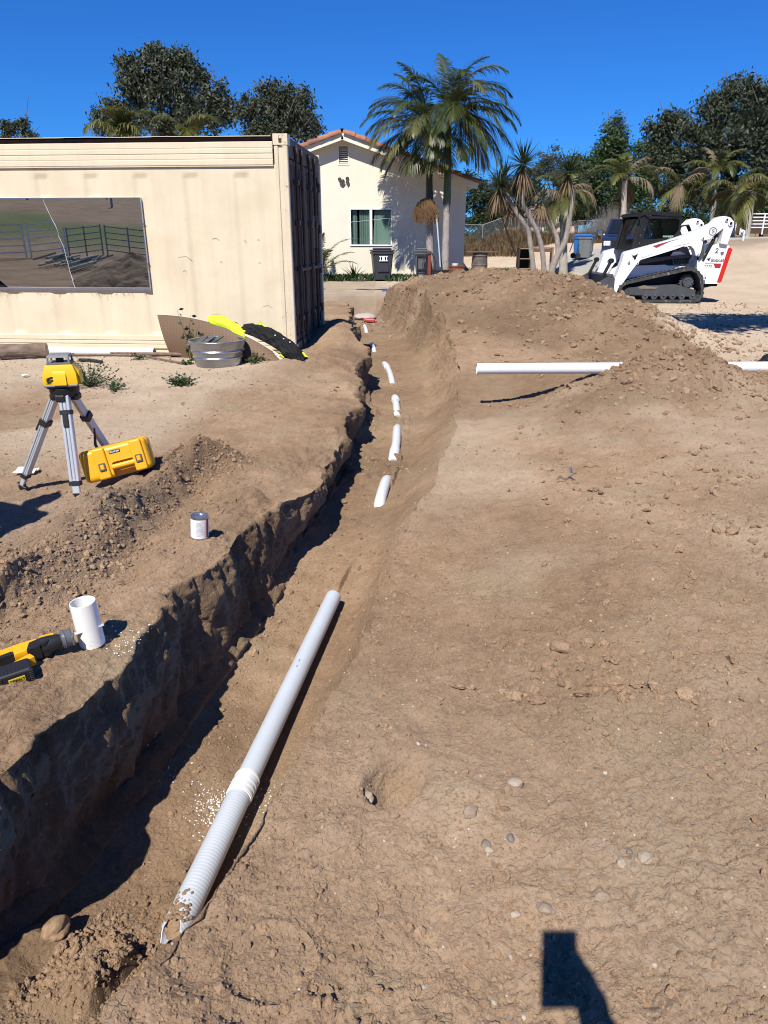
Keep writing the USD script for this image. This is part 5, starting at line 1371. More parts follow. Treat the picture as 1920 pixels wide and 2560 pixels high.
tree('eucalyptus_tree', 'large spreading eucalyptus rising above the container', 405, [(405, 160, 80, 52), (345, 205, 62, 50), (455, 195, 60, 48), (395, 245, 105, 55), (520, 245, 45, 45), (545, 285, 35, 42), (300, 290, 55, 45), (470, 300, 85, 50), (380, 310, 80, 45), (262, 315, 40, 30), (555, 240, 12, 22)], 62, 15500, EUC, .50, 5, 31, .4, .7, .95, 24)
tree('eucalyptus_tree', 'rounded eucalyptus standing just left of the house roof', 705, [(700, 245, 52, 32), (650, 262, 42, 30), (745, 262, 36, 36), (700, 285, 75, 36), (620, 290, 28, 26), (775, 305, 28, 38), (690, 325, 80, 36), (605, 265, 10, 14)], 60, 8500, EUC, .46, 4, 32, .35, .7, .9, 22)
tree('eucalyptus_tree', 'thin wispy treetop peeking over the container at the far left', 50, [(48, 318, 22, 18), (20, 328, 20, 20), (62, 312, 14, 14), (80, 342, 20, 10), (10, 312, 10, 10)], 60, 950, EUC, .42, 2, 33, .2, .5, .55, 14)
tree('eucalyptus_tree', 'tall dark eucalyptus behind the white lift arm', 1690, [(1668, 318, 38, 34), (1700, 305, 40, 40), (1640, 400, 55, 60), (1710, 400, 65, 70), (1650, 480, 60, 60), (1720, 490, 60, 60), (1655, 345, 30, 30)], 78, 9500, EUC2, .6, 6, 34, .45, .7, 1.3, 24)
tree('eucalyptus_tree', 'tallest eucalyptus at the right with an uneven open crown', 1815, [(1835, 235, 48, 38), (1790, 275, 48, 42), (1770, 340, 60, 60), (1850, 310, 60, 60), (1810, 400, 70, 70), (1780, 490, 60, 60), (1850, 480, 55, 60), (1760, 270, 16, 16), (1830, 212, 18, 14)], 72, 12500, EUC2, .55, 6, 35, .45, .7, 1.2, 26)
tree('eucalyptus_tree', 'dark eucalyptus cut by the right edge of the view', 1915, [(1905, 250, 45, 45), (1950, 300, 60, 70), (1900, 350, 60, 60), (1930, 430, 70, 70), (1900, 500, 55, 50), (1895, 225, 22, 18)], 68, 9500, EUC2, .55, 5, 36, .45, .7, 1.2, 24)
tree('bushy_tree', 'bright green rounded tree left of the dark eucalyptus', 1530, [(1530, 365, 52, 48), (1490, 420, 55, 58), (1565, 415, 50, 58), (1530, 470, 90, 60), (1470, 480, 50, 50), (1590, 490, 50, 50), (1545, 345, 26, 30), (1500, 540, 80, 40), (1590, 545, 60, 36)], 66, 13000, PINE, .46, 5, 37, .4, .25, 1.0, 30)
tree('conifer_tree', 'narrow grey green conifer tip above the bright green tree', 1542, [(1543, 302, 10, 18), (1541, 330, 18, 24), (1545, 360, 26, 28)], 74, 1600, EUC, .4, 1.5, 38, .2, .3, .7, 12)
for k, (u, blobs, n, lab) in enumerate([
    (1385, [(1380, 398, 32, 26), (1410, 415, 25, 22), (1350, 420, 26, 24), (1380, 440, 60, 30)], 2600, 'small far tree showing between the yucca heads'),
    (1205, [(1200, 500, 48, 45), (1235, 540, 45, 50), (1190, 560, 40, 40), (1175, 470, 25, 30), (1180, 596, 40, 26), (1240, 598, 44, 24)], 7200, 'dark green shrub just right of the house corner'),
    (1290, [(1290, 480, 50, 45), (1330, 470, 45, 40), (1280, 525, 40, 22), (1345, 500, 40, 30)], 4200, 'dark green shrub behind the dry yucca skirts'),
    (1440, [(1440, 470, 50, 45), (1460, 520, 55, 40), (1420, 535, 36, 24)], 4600, 'green shrub right of the distant pink house'),
    (1640, [(1640, 555, 55, 32), (1690, 560, 45, 28), (1600, 560, 40, 30)], 3600, 'low dark shrub behind the black cab'),
    (1745, [(1740, 555, 45, 28), (1790, 555, 40, 28), (1835, 545, 40, 35)], 3600, 'low green shrub under the tallest eucalyptus'),
    (1900, [(1890, 525, 40, 26), (1930, 520, 40, 40)], 2400, 'low dark shrub behind the white gate')]):
    tree('shrub', lab, u, blobs, 88 if k == 0 else (66 if k in (1, 2) else 64), n, EUC if k == 0 else SHRUB, .42, 3, 50 + k, .15, .2, .8, 22, 'shrub')
# clipped cypress row in front of the far house
for k, (u, lab) in enumerate([(1256, 'first narrow dark cypress from the left in front of the pink house'), (1281, 'second narrow dark cypress in front of the pink house'), (1302, 'third narrow dark cypress in front of the pink house'), (1318, 'fourth narrow dark cypress in front of the pink house')]):
    tree('cypress', lab, u, [(u, 545, 6, 16), (u, 570, 7, 16), (u, 590, 6, 10)], 70, 700, SHRUB, .22, .4, 70 + k, .1, .1, .35, 10, 'cypress', limbs=False)
# dry brush behind the truck
br = []
rb = np.random.default_rng(77)
for k in range(900):
    u = rb.uniform(1455, 1560); q = px(u, 0, 58)
    z = gz(q[0], 58)
    hgt = (1.2 + 1.6 * math.exp(-((u - 1530) / 40) ** 2)) * rb.uniform(.4, 1)
    p0 = np.array([q[0], 58 + rb.normal(0, .6), z]); a = rb.uniform(0, 6.3)
    p1 = p0 + np.array([math.cos(a) * .25, math.sin(a) * .2, hgt * .6]); p2 = p1 + np.array([math.cos(a) * .35, math.sin(a) * .2, hgt * .4])
    w = np.array([.012, 0, 0])
    br.append([p0 - w, p0 + w, p1 + w * .7, p1 - w * .7]); br.append([p1 - w * .7, p1 + w * .7, p2 + w * .2, p2 - w * .2])
tag(obj('dry_brush', quads(np.array(br)), leaf_look('brush_twig', (.16, .14, .125), (.32, .29, .26), .1, .9)), 'grey leafless brush behind the dark pickup', 'brush', kind='stuff')
# ------------------------------------------------------------------ weeds and dry grass
def tufts(spots, rng, h0, h1, blades=9, w=.006, spread=.05, wide=False):
    V = []
    for (x, y, z) in spots:
        for _ in range(blades):
            a = rng.uniform(0, 2 * math.pi); l = rng.uniform(h0, h1)
            b = np.array([x + rng.normal(0, spread), y + rng.normal(0, spread), z])
            d = np.array([math.cos(a) * rng.uniform(.1, .7), math.sin(a) * rng.uniform(.1, .7), 1.0]) * l
            s = unit(np.array([-math.sin(a), math.cos(a), .1])) * w
            V.append([b - s, b + s, b + d * .55 + s * (1.6 if wide else .9), b + d * .55 - s * (1.6 if wide else .9)])
            V.append([b + d * .55 - s * (1.6 if wide else .9), b + d * .55 + s * (1.6 if wide else .9), b + d * [1.25, 1.25, .92] + s * .1, b + d * [1.25, 1.25, .92] - s * .1])
    return quads(np.array(V))
WEED = leaf_look('weed_leaf', (.035, .065, .016), (.10, .15, .045), .25, .6)
rw = np.random.default_rng(90)
xs = rw.uniform(-3.7, 1.3, 420); ys = 29.9 + rw.normal(0, .35, 420)
tag(obj('weeds', tufts(np.stack([xs, ys, gz(xs, ys)], -1), rw, .08, .30, 8, .02, .10, True), WEED), 'green weeds along the foot of the house wall', 'weeds', kind='stuff')
xs = rw.uniform(3, 14.5, 4200); ys = rw.uniform(46.5, 64, 4200)
tag(obj('dry_grass', tufts(np.stack([xs, ys, gz(xs, ys)], -1), rw, .25, .75, 4, .02, .15), leaf_look('dry_grass_blade', (.15, .10, .045), (.34, .24, .12), .3, .8)), 'tall dry brown grass over the field behind the house', 'grass', kind='stuff')
xs = rw.uniform(3.6, 8.4, 2600); ys = rw.uniform(31.8, 42, 2600)
keep = fbm(np.stack([xs * .5, ys * .5, xs * 0], -1), 2, 5) > .46
tag(obj('lawn_grass', tufts(np.stack([xs, ys, gz(xs, ys)], -1)[keep | (ys < 40)], rw, .03, .10, 4, .012, .15), WEED), 'short green lawn beside the house', 'grass', kind='stuff')
def weed_plant(label, loc, n, h, r, seed, name='weed'):
    rng = np.random.default_rng(seed)
    t = thing(name, label, 'weed', loc)
    V = []; st_ = []
    for k in range(n):
        a = rng.uniform(0, 2 * math.pi); e = rng.uniform(.25, 1.3); l = rng.uniform(.5, 1) * r
        d = np.array([math.cos(a) * math.cos(e), math.sin(a) * math.cos(e), math.sin(e) * h / r])
        st_.append(tube([(0, 0, 0), d * l * .5 + [0, 0, .01], d * l], [.0025, .002, .001], 4))
        for s in np.linspace(.25, 1, 9):
            c_ = d * l * s; a2 = a + rng.normal(0, 1.0); ll = rng.uniform(.02, .042)
            t2 = unit(np.array([math.cos(a2), math.sin(a2), rng.normal(.3, .4)])) * ll
            w2 = unit(np.cross(t2, rng.normal(size=3))) * ll * .32
            V.append([c_, c_ + t2 * .5 + w2, c_ + t2, c_ + t2 * .5 - w2])
    obj('stems', st_, WEED, t); obj('leaves', quads(np.array(V)), leaf_look('weed_leaf_grey', (.05, .08, .03), (.13, .17, .075), .25, .6), t)
for lab, (x, y), n, h, r, s in [('bushy grey green weed growing behind the tripod', (-3.05, 7.35), 46, .36, .42, 1), ('small separate weed right of the bushy one behind the tripod', (-2.72, 7.1), 14, .16, .18, 2), ('low dark green weed alone on the sand in front of the tub', (-2.13, 7.42), 40, .15, .25, 3),
                                ('tiny weed on the sand between the hose piece and the tub', (-3.1, 9.05), 10, .1, .12, 4), ('small tuft of weed in the shadow right of the tub', (-1.55, 8.62), 16, .16, .16, 5), ('tiny weed at the left foot of the tub', (-2.4, 8.75), 10, .09, .12, 6)]:
    weed_plant(lab, (x, y, gz(x, y)), n, h, r, s)
tw = thing('tall_weed', 'tall thin leafy weed growing between the tub and the leaning board', 'weed', (-2.42, 9.02, gz(-2.42, 9.02)))
rt = np.random.default_rng(6)
V = []; st_ = []
for k, (dx_, hh) in enumerate([(-.10, .62), (.05, .55), (0, .40), (.12, .30), (-.05, .33)]):
    pts = [(dx_ * s + .02 * math.sin(5 * s + k), 0, hh * s) for s in np.linspace(0, 1, 8)]
    st_.append(tube(pts, np.linspace(.005, .0018, 8), 5))
    for s in np.linspace(.25, 1, 9):
        c_ = np.array([dx_ * s, 0, hh * s]); a2 = rt.uniform(0, 6.3); ll = rt.uniform(.04, .085)
        t2 = unit(np.array([math.cos(a2), math.sin(a2), rt.normal(-.1, .4)])) * ll; w2 = unit(np.cross(t2, rt.normal(size=3))) * ll * .3
        V.append([c_, c_ + t2 * .5 + w2, c_ + t2, c_ + t2 * .5 - w2])
obj('stems', st_, WEED, tw); obj('leaves', quads(np.array(V)), WEED, tw)
# ------------------------------------------------------------------ skid steer loader
MX, MZ = 325.0, 337.0
b0 = lambda u, v: ((u - 540) / MX, (800 - v) / MZ)
PX = lambda pts: [b0(*p) for p in pts]
MWHITE = mat('machine_white', (.80, .80, .80), rough=.32, var=.03, scale=3, coat=.3, dirt=(.55, .52, .47), dirt_at=.70, dscale=4)
MBLACK = mat('machine_black', (.013, .0135, .014), rough=.5, var=.2, spec=.3)
MGREY = mat('machine_grey', (.06, .064, .068), rough=.5, var=.2, dirt=(.20, .17, .14), dirt_at=.62, dscale=6)
MLIGHT = mat('machine_mid_grey', (.13, .135, .14), rough=.5)
MRED = mat('machine_red', (.55, .02, .012), rough=.35, var=.03)
MREDD = mat('machine_dark_red', (.36, .03, .03), rough=.35)
RUB = mat('track_rubber', (.045, .043, .042), rough=.85, var=.3, dirt=(.22, .19, .155), dirt_at=.55, dscale=8)
PIN = mat('pin_steel', (.35, .35, .36), rough=.35, metal=.9)
o_ = px(1569.3, 750.8, 18.5)
skz = gz(o_[0] + .8, 18.9) + .02
sk = thing('skid_steer', 'white and black tracked skid steer loader with a grey bucket, parked on the sandy drive', 'loader', (o_[0] - .10, 18.5, skz), (0, 0, 0))
trk = Polygon(PX([(490, 700), (500, 662), (542, 634), (1000, 530), (1060, 524), (1112, 545), (1150, 600), (1176, 690), (1182, 745), (1160, 786), (1120, 800), (600, 800), (545, 790), (505, 752)])).buffer(.03).buffer(-.03)
frame = PX([(570, 682), (700, 668), (960, 655), (1120, 700), (1122, 752), (560, 748)])
for y0, y1 in ((0, .45), (1.52, 1.97)):
    near = y0 == 0
    tr_ = obj('track', extrude(trk.difference(trk.buffer(-.062)), y0, y1), RUB, sk)
    line = trk.exterior
    lug = []
    nl = int(line.length / .105)
    for k in range(nl):
        p, q_ = line.interpolate(k * line.length / nl), line.interpolate(k * line.length / nl + .02)
        a = math.degrees(math.atan2(q_.y - p.y, q_.x - p.x))
        m = bevbox(-.026, .026, y0 + .01, y1 - .01, -.012, .026 if trk.exterior.is_ccw is False else .012, .006)
        lug.append(T(T(bevbox(-.026, .026, y0 + .01, y1 - .01, -.024, .024, .006), (0, 0, 0), (0, -a, 0)), (p.x, 0, p.y)))
    obj('track_lugs', lug, RUB, tr_)
    obj('track_frame', [extrude(frame, y0 + .06, y1 - .04), extrude(PX([(575, 690), (690, 690), (690, 738), (575, 738)]), y0 + .03, y0 + .07)], MGREY, sk)
    obj('frame_dirt', extrude(PX([(650, 676), (700, 662), (780, 676), (800, 690), (660, 690)]), y0 + .05, y1 - .1), mat('dried_mud', (.20, .155, .115), rough=.95), sk)
    for u in (715, 790, 865, 940, 1015, 1100):
        x, z = b0(u, 752)
        r = obj('roller', T(trimesh.creation.cylinder(.078, y1 - y0 - .10, sections=24), (x, (y0 + y1) / 2, z), (90, 0, 0)), MGREY, sk)
        obj('roller_cap', T(trimesh.creation.cylinder(.022, .02, sections=14), (x, y0 + .03, z + .035), (90, 0, 0)), PIN, r)
    x, z = b0(585, 725)
    obj('idler', T(trimesh.creation.cylinder(.13, .30, sections=28), (x, (y0 + y1) / 2, z), (90, 0, 0)), MGREY, sk)
    x, z = b0(1050, 638)
    a = np.linspace(0, 2 * math.pi, 17)[:-1]
    teeth = Polygon([(x + (.20 if k % 2 else .155) * math.cos(t), z + (.20 if k % 2 else .155) * math.sin(t)) for k, t in enumerate(np.linspace(0, 2 * math.pi, 33)[:-1])])
    sp = obj('drive_sprocket', [extrude(teeth, y0 + .16, y0 + .24), extrude(Point(x, z).buffer(.12), y0 + .06, y0 + .16)], MGREY, sk)
    for t in a[::2]:
        obj('bolt', T(trimesh.creation.cylinder(.014, .02, sections=8), (x + .09 * math.cos(t), y0 + .05, z + .09 * math.sin(t)), (90, 0, 0)), PIN, sp)
obj('undercarriage', [box(.2, 1.75, .45, 1.52, .14, .75)], MBLACK, sk)
# body
side = PX([(536, 628), (560, 560), (630, 512), (890, 503), (935, 516), (1062, 512), (1110, 545), (1150, 600), (1178, 690), (1000, 600), (1000, 534), (545, 633)])
lower = Polygon(PX([(536, 628), (572, 552), (632, 510), (890, 502), (935, 516), (1060, 514), (1000, 528), (545, 632)]))
body = obj('body', [extrude(lower, .40, 1.57), extrude(Polygon(PX([(640, 640), (640, 450), (1150, 420), (1150, 640)])), .46, 1.51)], MWHITE, sk)
rear = Polygon(PX([(1104, 470), (1150, 420), (1186, 388), (1212, 345), (1262, 332), (1346, 352), (1302, 652), (1180, 652), (1168, 585), (1112, 540)]))
obj('rear_body', [extrude(rear.buffer(-.015).buffer(.015), .10, 1.87)], MWHITE, sk)
obj('rear_lamp_bar', extrude(Polygon(PX([(1338, 372), (1352, 368), (1368, 380), (1322, 632), (1310, 640), (1292, 634)])).buffer(.008), .09, 1.88), MRED, sk)
obj('rear_bumper', extrude(PX([(1180, 652), (1328, 652), (1322, 674), (1278, 674), (1186, 696)]), .30, 1.67), MBLACK, sk)
obj('dark_recess', [extrude(PX([(610, 508), (650, 455), (930, 372), (1050, 360), (1095, 440), (1060, 505), (890, 508)]), .42, 1.55)], MBLACK, sk)
obj('side_link', extrude(PX([(632, 470), (700, 455), (930, 430), (1060, 416), (1085, 432), (1060, 445), (930, 455), (720, 490), (640, 492)]), .28, .36), MGREY, sk)
obj('grey_cowl', extrude(Polygon(PX([(922, 432), (940, 372), (985, 358), (1035, 362), (1066, 400), (1072, 430)])).difference(Polygon(PX([(958, 388), (958, 366), (982, 366), (982, 388)]))), .36, .415), MLIGHT, sk)
obj('white_arch', extrude(PX([(912, 432), (930, 402), (985, 396), (1042, 418), (985, 426)]), .34, .359), MWHITE, sk)
gr = [extrude(Polygon(PX([(935, 452), (1080, 440), (1072, 498), (950, 502)])).difference(Polygon(PX([(943, 458), (1072, 447), (1065, 491), (956, 495)]))), .365, .40)]
for k in range(5):
    gr.append(extrude(PX([(970 + 22 * k, 456), (974 + 22 * k, 456), (974 + 22 * k, 494), (970 + 22 * k, 494)]), .375, .39))
for v in (468, 482):
    gr.append(extrude(PX([(945, v), (1070, v - 6), (1070, v - 2), (945, v + 4)]), .375, .388))
obj('vent_grille', gr, MLIGHT, sk)
obj('front_wedge', extrude(PX([(562, 556), (590, 512), (632, 505), (628, 540)]), .385, .399), MLIGHT, sk)
# lift arms, near and far
arm = Polygon(PX([(432, 668), (468, 560), (492, 470), (503, 412), (520, 396), (560, 385), (720, 342), (870, 300), (985, 260), (1165, 178), (1205, 136), (1250, 124), (1300, 134), (1335, 165), (1341, 205), (1312, 340), (1256, 332), (1264, 212), (1228, 246), (1176, 292), (1118, 312), (1112, 400), (1100, 434), (1076, 426), (1056, 378), (1026, 352), (975, 352), (905, 378), (760, 424), (640, 460), (604, 505), (556, 580), (522, 640), (484, 688), (474, 735), (445, 740)])).buffer(.012).buffer(-.012)
for y0, y1 in ((.02, .24), (1.73, 1.95)):
    am = obj('lift_arm', [extrude(arm, y0, y1)], MWHITE, sk)
    for u, v, r in ((1275, 152, .042), (1310, 180, .055), (1110, 292, .035), (546, 476, .032), (1088, 418, .022), (1172, 600, .035), (615, 488, .035)):
        x, z = b0(u, v)
        pn = obj('pivot_pin', [T(trimesh.creation.cylinder(r, .05, sections=22), (x, y0 - .01, z), (90, 0, 0))], MWHITE, am)
        obj('pin_core', T(trimesh.creation.cylinder(r * .55, .02, sections=16), (x, y0 - .037, z), (90, 0, 0)), MBLACK if r > .04 else PIN, am)
    obj('lift_cylinder', [tube([(*b0(1150, 470)[:1], (y0 + y1) / 2, b0(1150, 470)[1]), (b0(1215, 300)[0], (y0 + y1) / 2, b0(1215, 300)[1])], .045, 12), tube([(b0(1205, 330)[0], (y0 + y1) / 2, b0(1205, 330)[1]), (b0(1262, 200)[0], (y0 + y1) / 2, b0(1262, 200)[1])], .025, 10)], MBLACK, sk)
    obj('rear_link', [extrude(PX([(1108, 312), (1150, 305), (1160, 330), (1135, 345), (1155, 430), (1112, 470), (1104, 400)]), y0 + .05, y1 - .05)], MGREY, sk)
    c0, c1 = b0(436, 470), b0(378, 600)
    yc = (y0 + y1) / 2 + (.2 if y0 < 1 else -.2)
    obj('tilt_cylinder', [tube([(c0[0], yc, c0[1]), (c1[0], yc, c1[1])], .04, 12), T(trimesh.creation.cylinder(.06, .1, sections=16), (c0[0], yc, c0[1]), (90, 0, 0))], MBLACK, sk)
q0, q1 = b0(990, 200), b0(1110, 165)
obj('hose_bundle', [tube([(b0(1015, 235)[0], 1.0 + .05 * k, b0(1015, 235)[1]), (b0(1060, 205)[0], 1.0 + .05 * k, b0(1060, 195)[1]), (b0(1110, 200)[0], 1.0 + .05 * k, b0(1110, 185)[1]), (b0(1180, 300)[0], 1.0 + .05 * k, b0(1180, 300)[1])], .018, 8) for k in range(4)], MBLACK, sk)
# raised panels on the arm
obj('arm_panel', extrude(Polygon(PX([(900, 350), (915, 325), (1000, 285), (1035, 283), (1040, 298), (1010, 325), (975, 335)])).buffer(.01), .010, .0195), MWHITE, sk)
obj('arm_panel', extrude(Polygon(PX([(640, 430), (720, 372), (740, 376), (720, 410), (655, 440)])).buffer(.01), .010, .0195), MWHITE, sk)
# cab
cab = Polygon(PX([(590, 385), (618, 250), (640, 140), (612, 112), (622, 94), (700, 85), (930, 96), (954, 118), (960, 240), (976, 268), (870, 302), (620, 374)]))
win = Polygon(PX([(694, 160), (712, 147), (915, 143), (936, 156), (940, 225), (900, 290), (672, 296)])).buffer(.01)
slit = Polygon(PX([(545, 372), (585, 180), (612, 130), (650, 142), (590, 362)]))
CY0, CY1 = .27, 1.70
for y0 in (CY0, CY1 - .05):
    obj('cab_side', extrude(cab.difference(win), y0, y0 + .05), MBLACK, sk)
roofp = PX([(612, 112), (622, 94), (700, 85), (930, 96), (954, 118), (940, 128), (700, 112), (626, 122)])
obj('cab_roof', [extrude(roofp, CY0 - .02, CY1 + .02), extrude(PX([(606, 118), (626, 100), (690, 108), (700, 142), (676, 130), (655, 112), (626, 128)]), CY0 - .03, CY0 + .03)], MBLACK, sk)
obj('cab_back', extrude(PX([(930, 100), (954, 118), (960, 240), (976, 268), (950, 270), (940, 120)]), CY0 + .05, CY1 - .05), MBLACK, sk)
obj('cab_floor', extrude(PX([(590, 385), (600, 370), (880, 285), (870, 302), (620, 374)]), CY0 + .05, CY1 - .05), MBLACK, sk)
CG = usdkit.material(stage, '/World/Looks/cab_glass', {'t': ('transparent_bsdf', {'color': (.62, .74, .68)}), 'g': ('glossy_bsdf', {'roughness': .02}), 'f': ('layer_weight', {'blend': .10}), 'm': ('mix_closure', {})},
                     [('f.facing', 'm.fac'), ('t.BSDF', 'm.closure1'), ('g.BSDF', 'm.closure2')], surface='m.closure')
obj('side_glass', extrude(win, CY0 + .03, CY0 + .034), CG, sk)
f0, f1 = b0(594, 383), b0(638, 140)
obj('front_glass', sheet(np.array([[(f0[0], CY0 + .1, f0[1]), (f0[0], CY1 - .1, f0[1])], [(f1[0], CY0 + .1, f1[1]), (f1[0], CY1 - .1, f1[1])]])), CG, sk)
for y in (CY0 + .04, CY1 - .04):
    obj('front_post', tube([(f0[0], y, f0[1]), (f1[0], y, f1[1]), (b0(634, 115)[0], y, b0(634, 115)[1])], .045, 8), MBLACK, sk)
gb = []
minx, minz, maxx, maxz = win.bounds
for x in np.arange(minx + .04, maxx, .048):
    s = LineString([(x, minz), (x, maxz)]).intersection(win)
    if s.length > .02:
        (xa, za), (xb, zb_) = s.coords[0], s.coords[-1]
        gb.append(box(x - .0035, x + .0035, CY0 + .045, CY0 + .052, min(za, zb_), max(za, zb_)))
for z in np.arange(minz + .04, maxz, .048):
    s = LineString([(minx, z), (maxx, z)]).intersection(win)
    if s.length > .02:
        (xa, za), (xb, zb_) = s.coords[0], s.coords[-1]
        gb.append(box(min(xa, xb), max(xa, xb), CY0 + .053, CY0 + .060, z - .0035, z + .0035))
obj('window_grid', gb, MBLACK, sk)
obj('seat', [bevbox(.55, 1.0, .70, 1.25, .95, 1.1, .04), bevbox(.92, 1.05, .72, 1.23, 1.08, 1.75, .04), bevbox(.94, 1.03, .85, 1.10, 1.72, 1.92, .03)], MBLACK, sk)
obj('cab_bolt', [T(trimesh.creation.icosphere(1, .014), (*[b0(u, v)[0]], CY0 - .004, b0(u, v)[1])) for u, v in ((700, 118), (835, 120), (640, 270), (668, 225), (640, 330))], PIN, sk)
obj('mirror', [bevbox(b0(603, 120)[0], b0(614, 120)[0], CY0 - .12, CY0 - .05, b0(535, 150)[1], b0(535, 100)[1], .01)], MBLACK, sk)
# bucket
BK0, BK1 = -.04, 1.99
bs = Polygon(PX([(222, 690), (424, 572), (446, 612), (444, 772), (238, 790), (205, 745)]))
bk = obj('bucket', [extrude(bs, BK0, BK0 + .03), extrude(bs, BK1 - .03, BK1), extrude(PX([(424, 572), (446, 612), (444, 772), (430, 772), (428, 620), (415, 578)]), BK0 + .03, BK1 - .03),
                    extrude(PX([(205, 745), (238, 790), (444, 772), (430, 760), (245, 775), (215, 738)]), BK0 + .03, BK1 - .03), extrude(PX([(400, 586), (424, 572), (430, 580), (408, 596)]), BK0 - .01, BK1 + .01)], MGREY, sk)
obj('cutting_edge', extrude(PX([(190, 750), (240, 776), (250, 786), (240, 792)]), BK0, BK1), MLIGHT, bk)
obj('quick_coupler', extrude(PX([(446, 612), (470, 600), (486, 690), (474, 738), (446, 740)]), .3, 1.7), MBLACK, sk)
# lettering and marks
def text(s, h, u, v, y, m, name, bold=False, depth=.003, sx=1.0):
    t = meshkit.text_mesh(s, h, depth, bold)
    t.apply_scale([sx, 1, 1])
    t.apply_transform(trimesh.transformations.rotation_matrix(math.pi / 2, (1, 0, 0)))
    x, z = b0(u, v)
    t.apply_translation((x, y, z))
    return obj(name, t, m, sk)
text('Bobcat', .070, 1214, 476, .099, MBLACK, 'lettering', True)
text('T770', .055, 1166, 520, .099, MLIGHT, 'lettering', True)
text('2', .11, 1232, 408, .099, MBLACK, 'number', True)
obj('red_flash', extrude(PX([(1240, 492), (1300, 494), (1298, 526), (1255, 524)]), .095, .0995), MREDD, sk)
obj('grey_line', extrude(PX([(1172, 488), (1300, 490), (1300, 494), (1172, 491)]), .094, .0985), MLIGHT, sk)
obj('red_slash', extrude(PX([(722, 352), (752, 366), (842, 322)]), .012, .0185), MREDD, sk)
obj('black_slash', extrude(PX([(758, 341), (916, 298), (842, 322)]), .013, .0188), MBLACK, sk)
x, z = b0(1182, 240)
obj('round_emblem', extrude(Point(x, z).buffer(.095).difference(Point(x, z).buffer(.078)), .013, .0195), MLIGHT, sk)
text('S', .085, 1172, 254, .018, MLIGHT, 'emblem_letter', True)
def cat(u, v, s, y, nm='cat_head_mark'):
    pg = [(-1, .9), (-.55, .45), (-.1, .35), (.3, .5), (1.05, 1.0), (.75, .1), (.55, -.2), (.6, -.55), (.2, -.95), (-.05, -.6), (-.2, -.2), (-.65, -.1), (-.5, .2)]
    obj(nm, extrude([b0(u + a * s, v - b_ * s) for a, b_ in pg], y - .006, y), MBLACK, sk)
cat(586, 436, 26, .0195); cat(1192, 456, 16, .099)
obj('shield_badge', extrude(PX([(1280, 398), (1308, 398), (1306, 418), (1295, 428), (1282, 416)]), .095, .0992), MLIGHT, sk)
# ------------------------------------------------------------------ pickup behind the loader
TBL = mat('truck_paint', (.018, .022, .055), rough=.25, var=.05, coat=1.0)
tq = px(1568, 0, 30.0)
tx, tz = tq[0], gz(tq[0], 30.5)
tk = thing('pickup_truck', 'dark blue pickup seen from the front, mostly hidden behind the skid steer', 'truck', (tx, 30, tz), (0, 0, -17.7))
obj('body', [trimesh.convex.convex_hull(np.array([(sx * .95, y, z) for sx in (-1, 1) for y, z in ((0, .42), (.0, .98), (.25, 1.08), (1.3, 1.16), (5.2, 1.16), (5.3, .5), (1.0, .42))])),], TBL, tk, smooth=25)
obj('cab', [trimesh.convex.convex_hull(np.array([(sx * w, y, z) for sx in (-1, 1) for w, y, z in ((.92, 1.15, 1.14), (.74, 1.85, 1.78), (.74, 3.1, 1.78), (.90, 3.6, 1.14))]))], TBL, tk, smooth=20)
DG = mat('truck_glass', (.01, .014, .018), rough=.05)
obj('windscreen', sheet(np.array([[(-.80, 1.21, 1.20), (.80, 1.21, 1.20)], [(-.66, 1.78, 1.735), (.66, 1.78, 1.735)]]) + [0, -.022, .0]), DG, tk)
obj('grille', bevbox(-.55, .55, -.03, .03, .60, .95, .02), MBLACK, tk)
for s in (-1, 1):
    obj('headlight', bevbox(s * .76 - .14, s * .76 + .14, -.025, .05, .72, .92, .03), mat('lamp_glass', (.6, .6, .6), rough=.1), tk)
    obj('wing_mirror', [bevbox(s * 1.10 - .12, s * 1.10 + .12, 1.35, 1.45, 1.14, 1.36, .03), tube([(s * .9, 1.45, 1.15), (s * 1.05, 1.42, 1.2)], .03, 8)], mat('chrome', (.6, .6, .62), rough=.2, metal=1.0), tk)
    for y in (.9, 4.2):
        obj('wheel', T(trimesh.creation.cylinder(.38, .25, sections=26), (s * .82, y, .38), (0, 90, 0)), RUB, tk)
obj('bumper', bevbox(-.97, .97, -.10, .05, .40, .58, .04), mat('chrome', (.6, .6, .62)), tk)
def dpx(u, v, z):
    """where the sight line through (u, v) of the 1659 wide photo view meets height z"""
    a_, b_ = (u * 1.15732 - 960) / 1775.0, (1280 - v * 1.15732) / 1775.0
    r = np.array([a_, math.cos(PITCH) + b_ * math.sin(PITCH), -math.sin(PITCH) + b_ * math.cos(PITCH)])
    return np.array([0, 0, CAM_Z]) + r * ((z - CAM_Z) / r[2])
def hit(u, v, z=0.0):
    for _ in range(6):
        q = dpx(u, v, z); z = .5 * z + .5 * gz(q[0], q[1])
    q = dpx(u, v, z)
    return np.array([q[0], q[1], gz(q[0], q[1])])
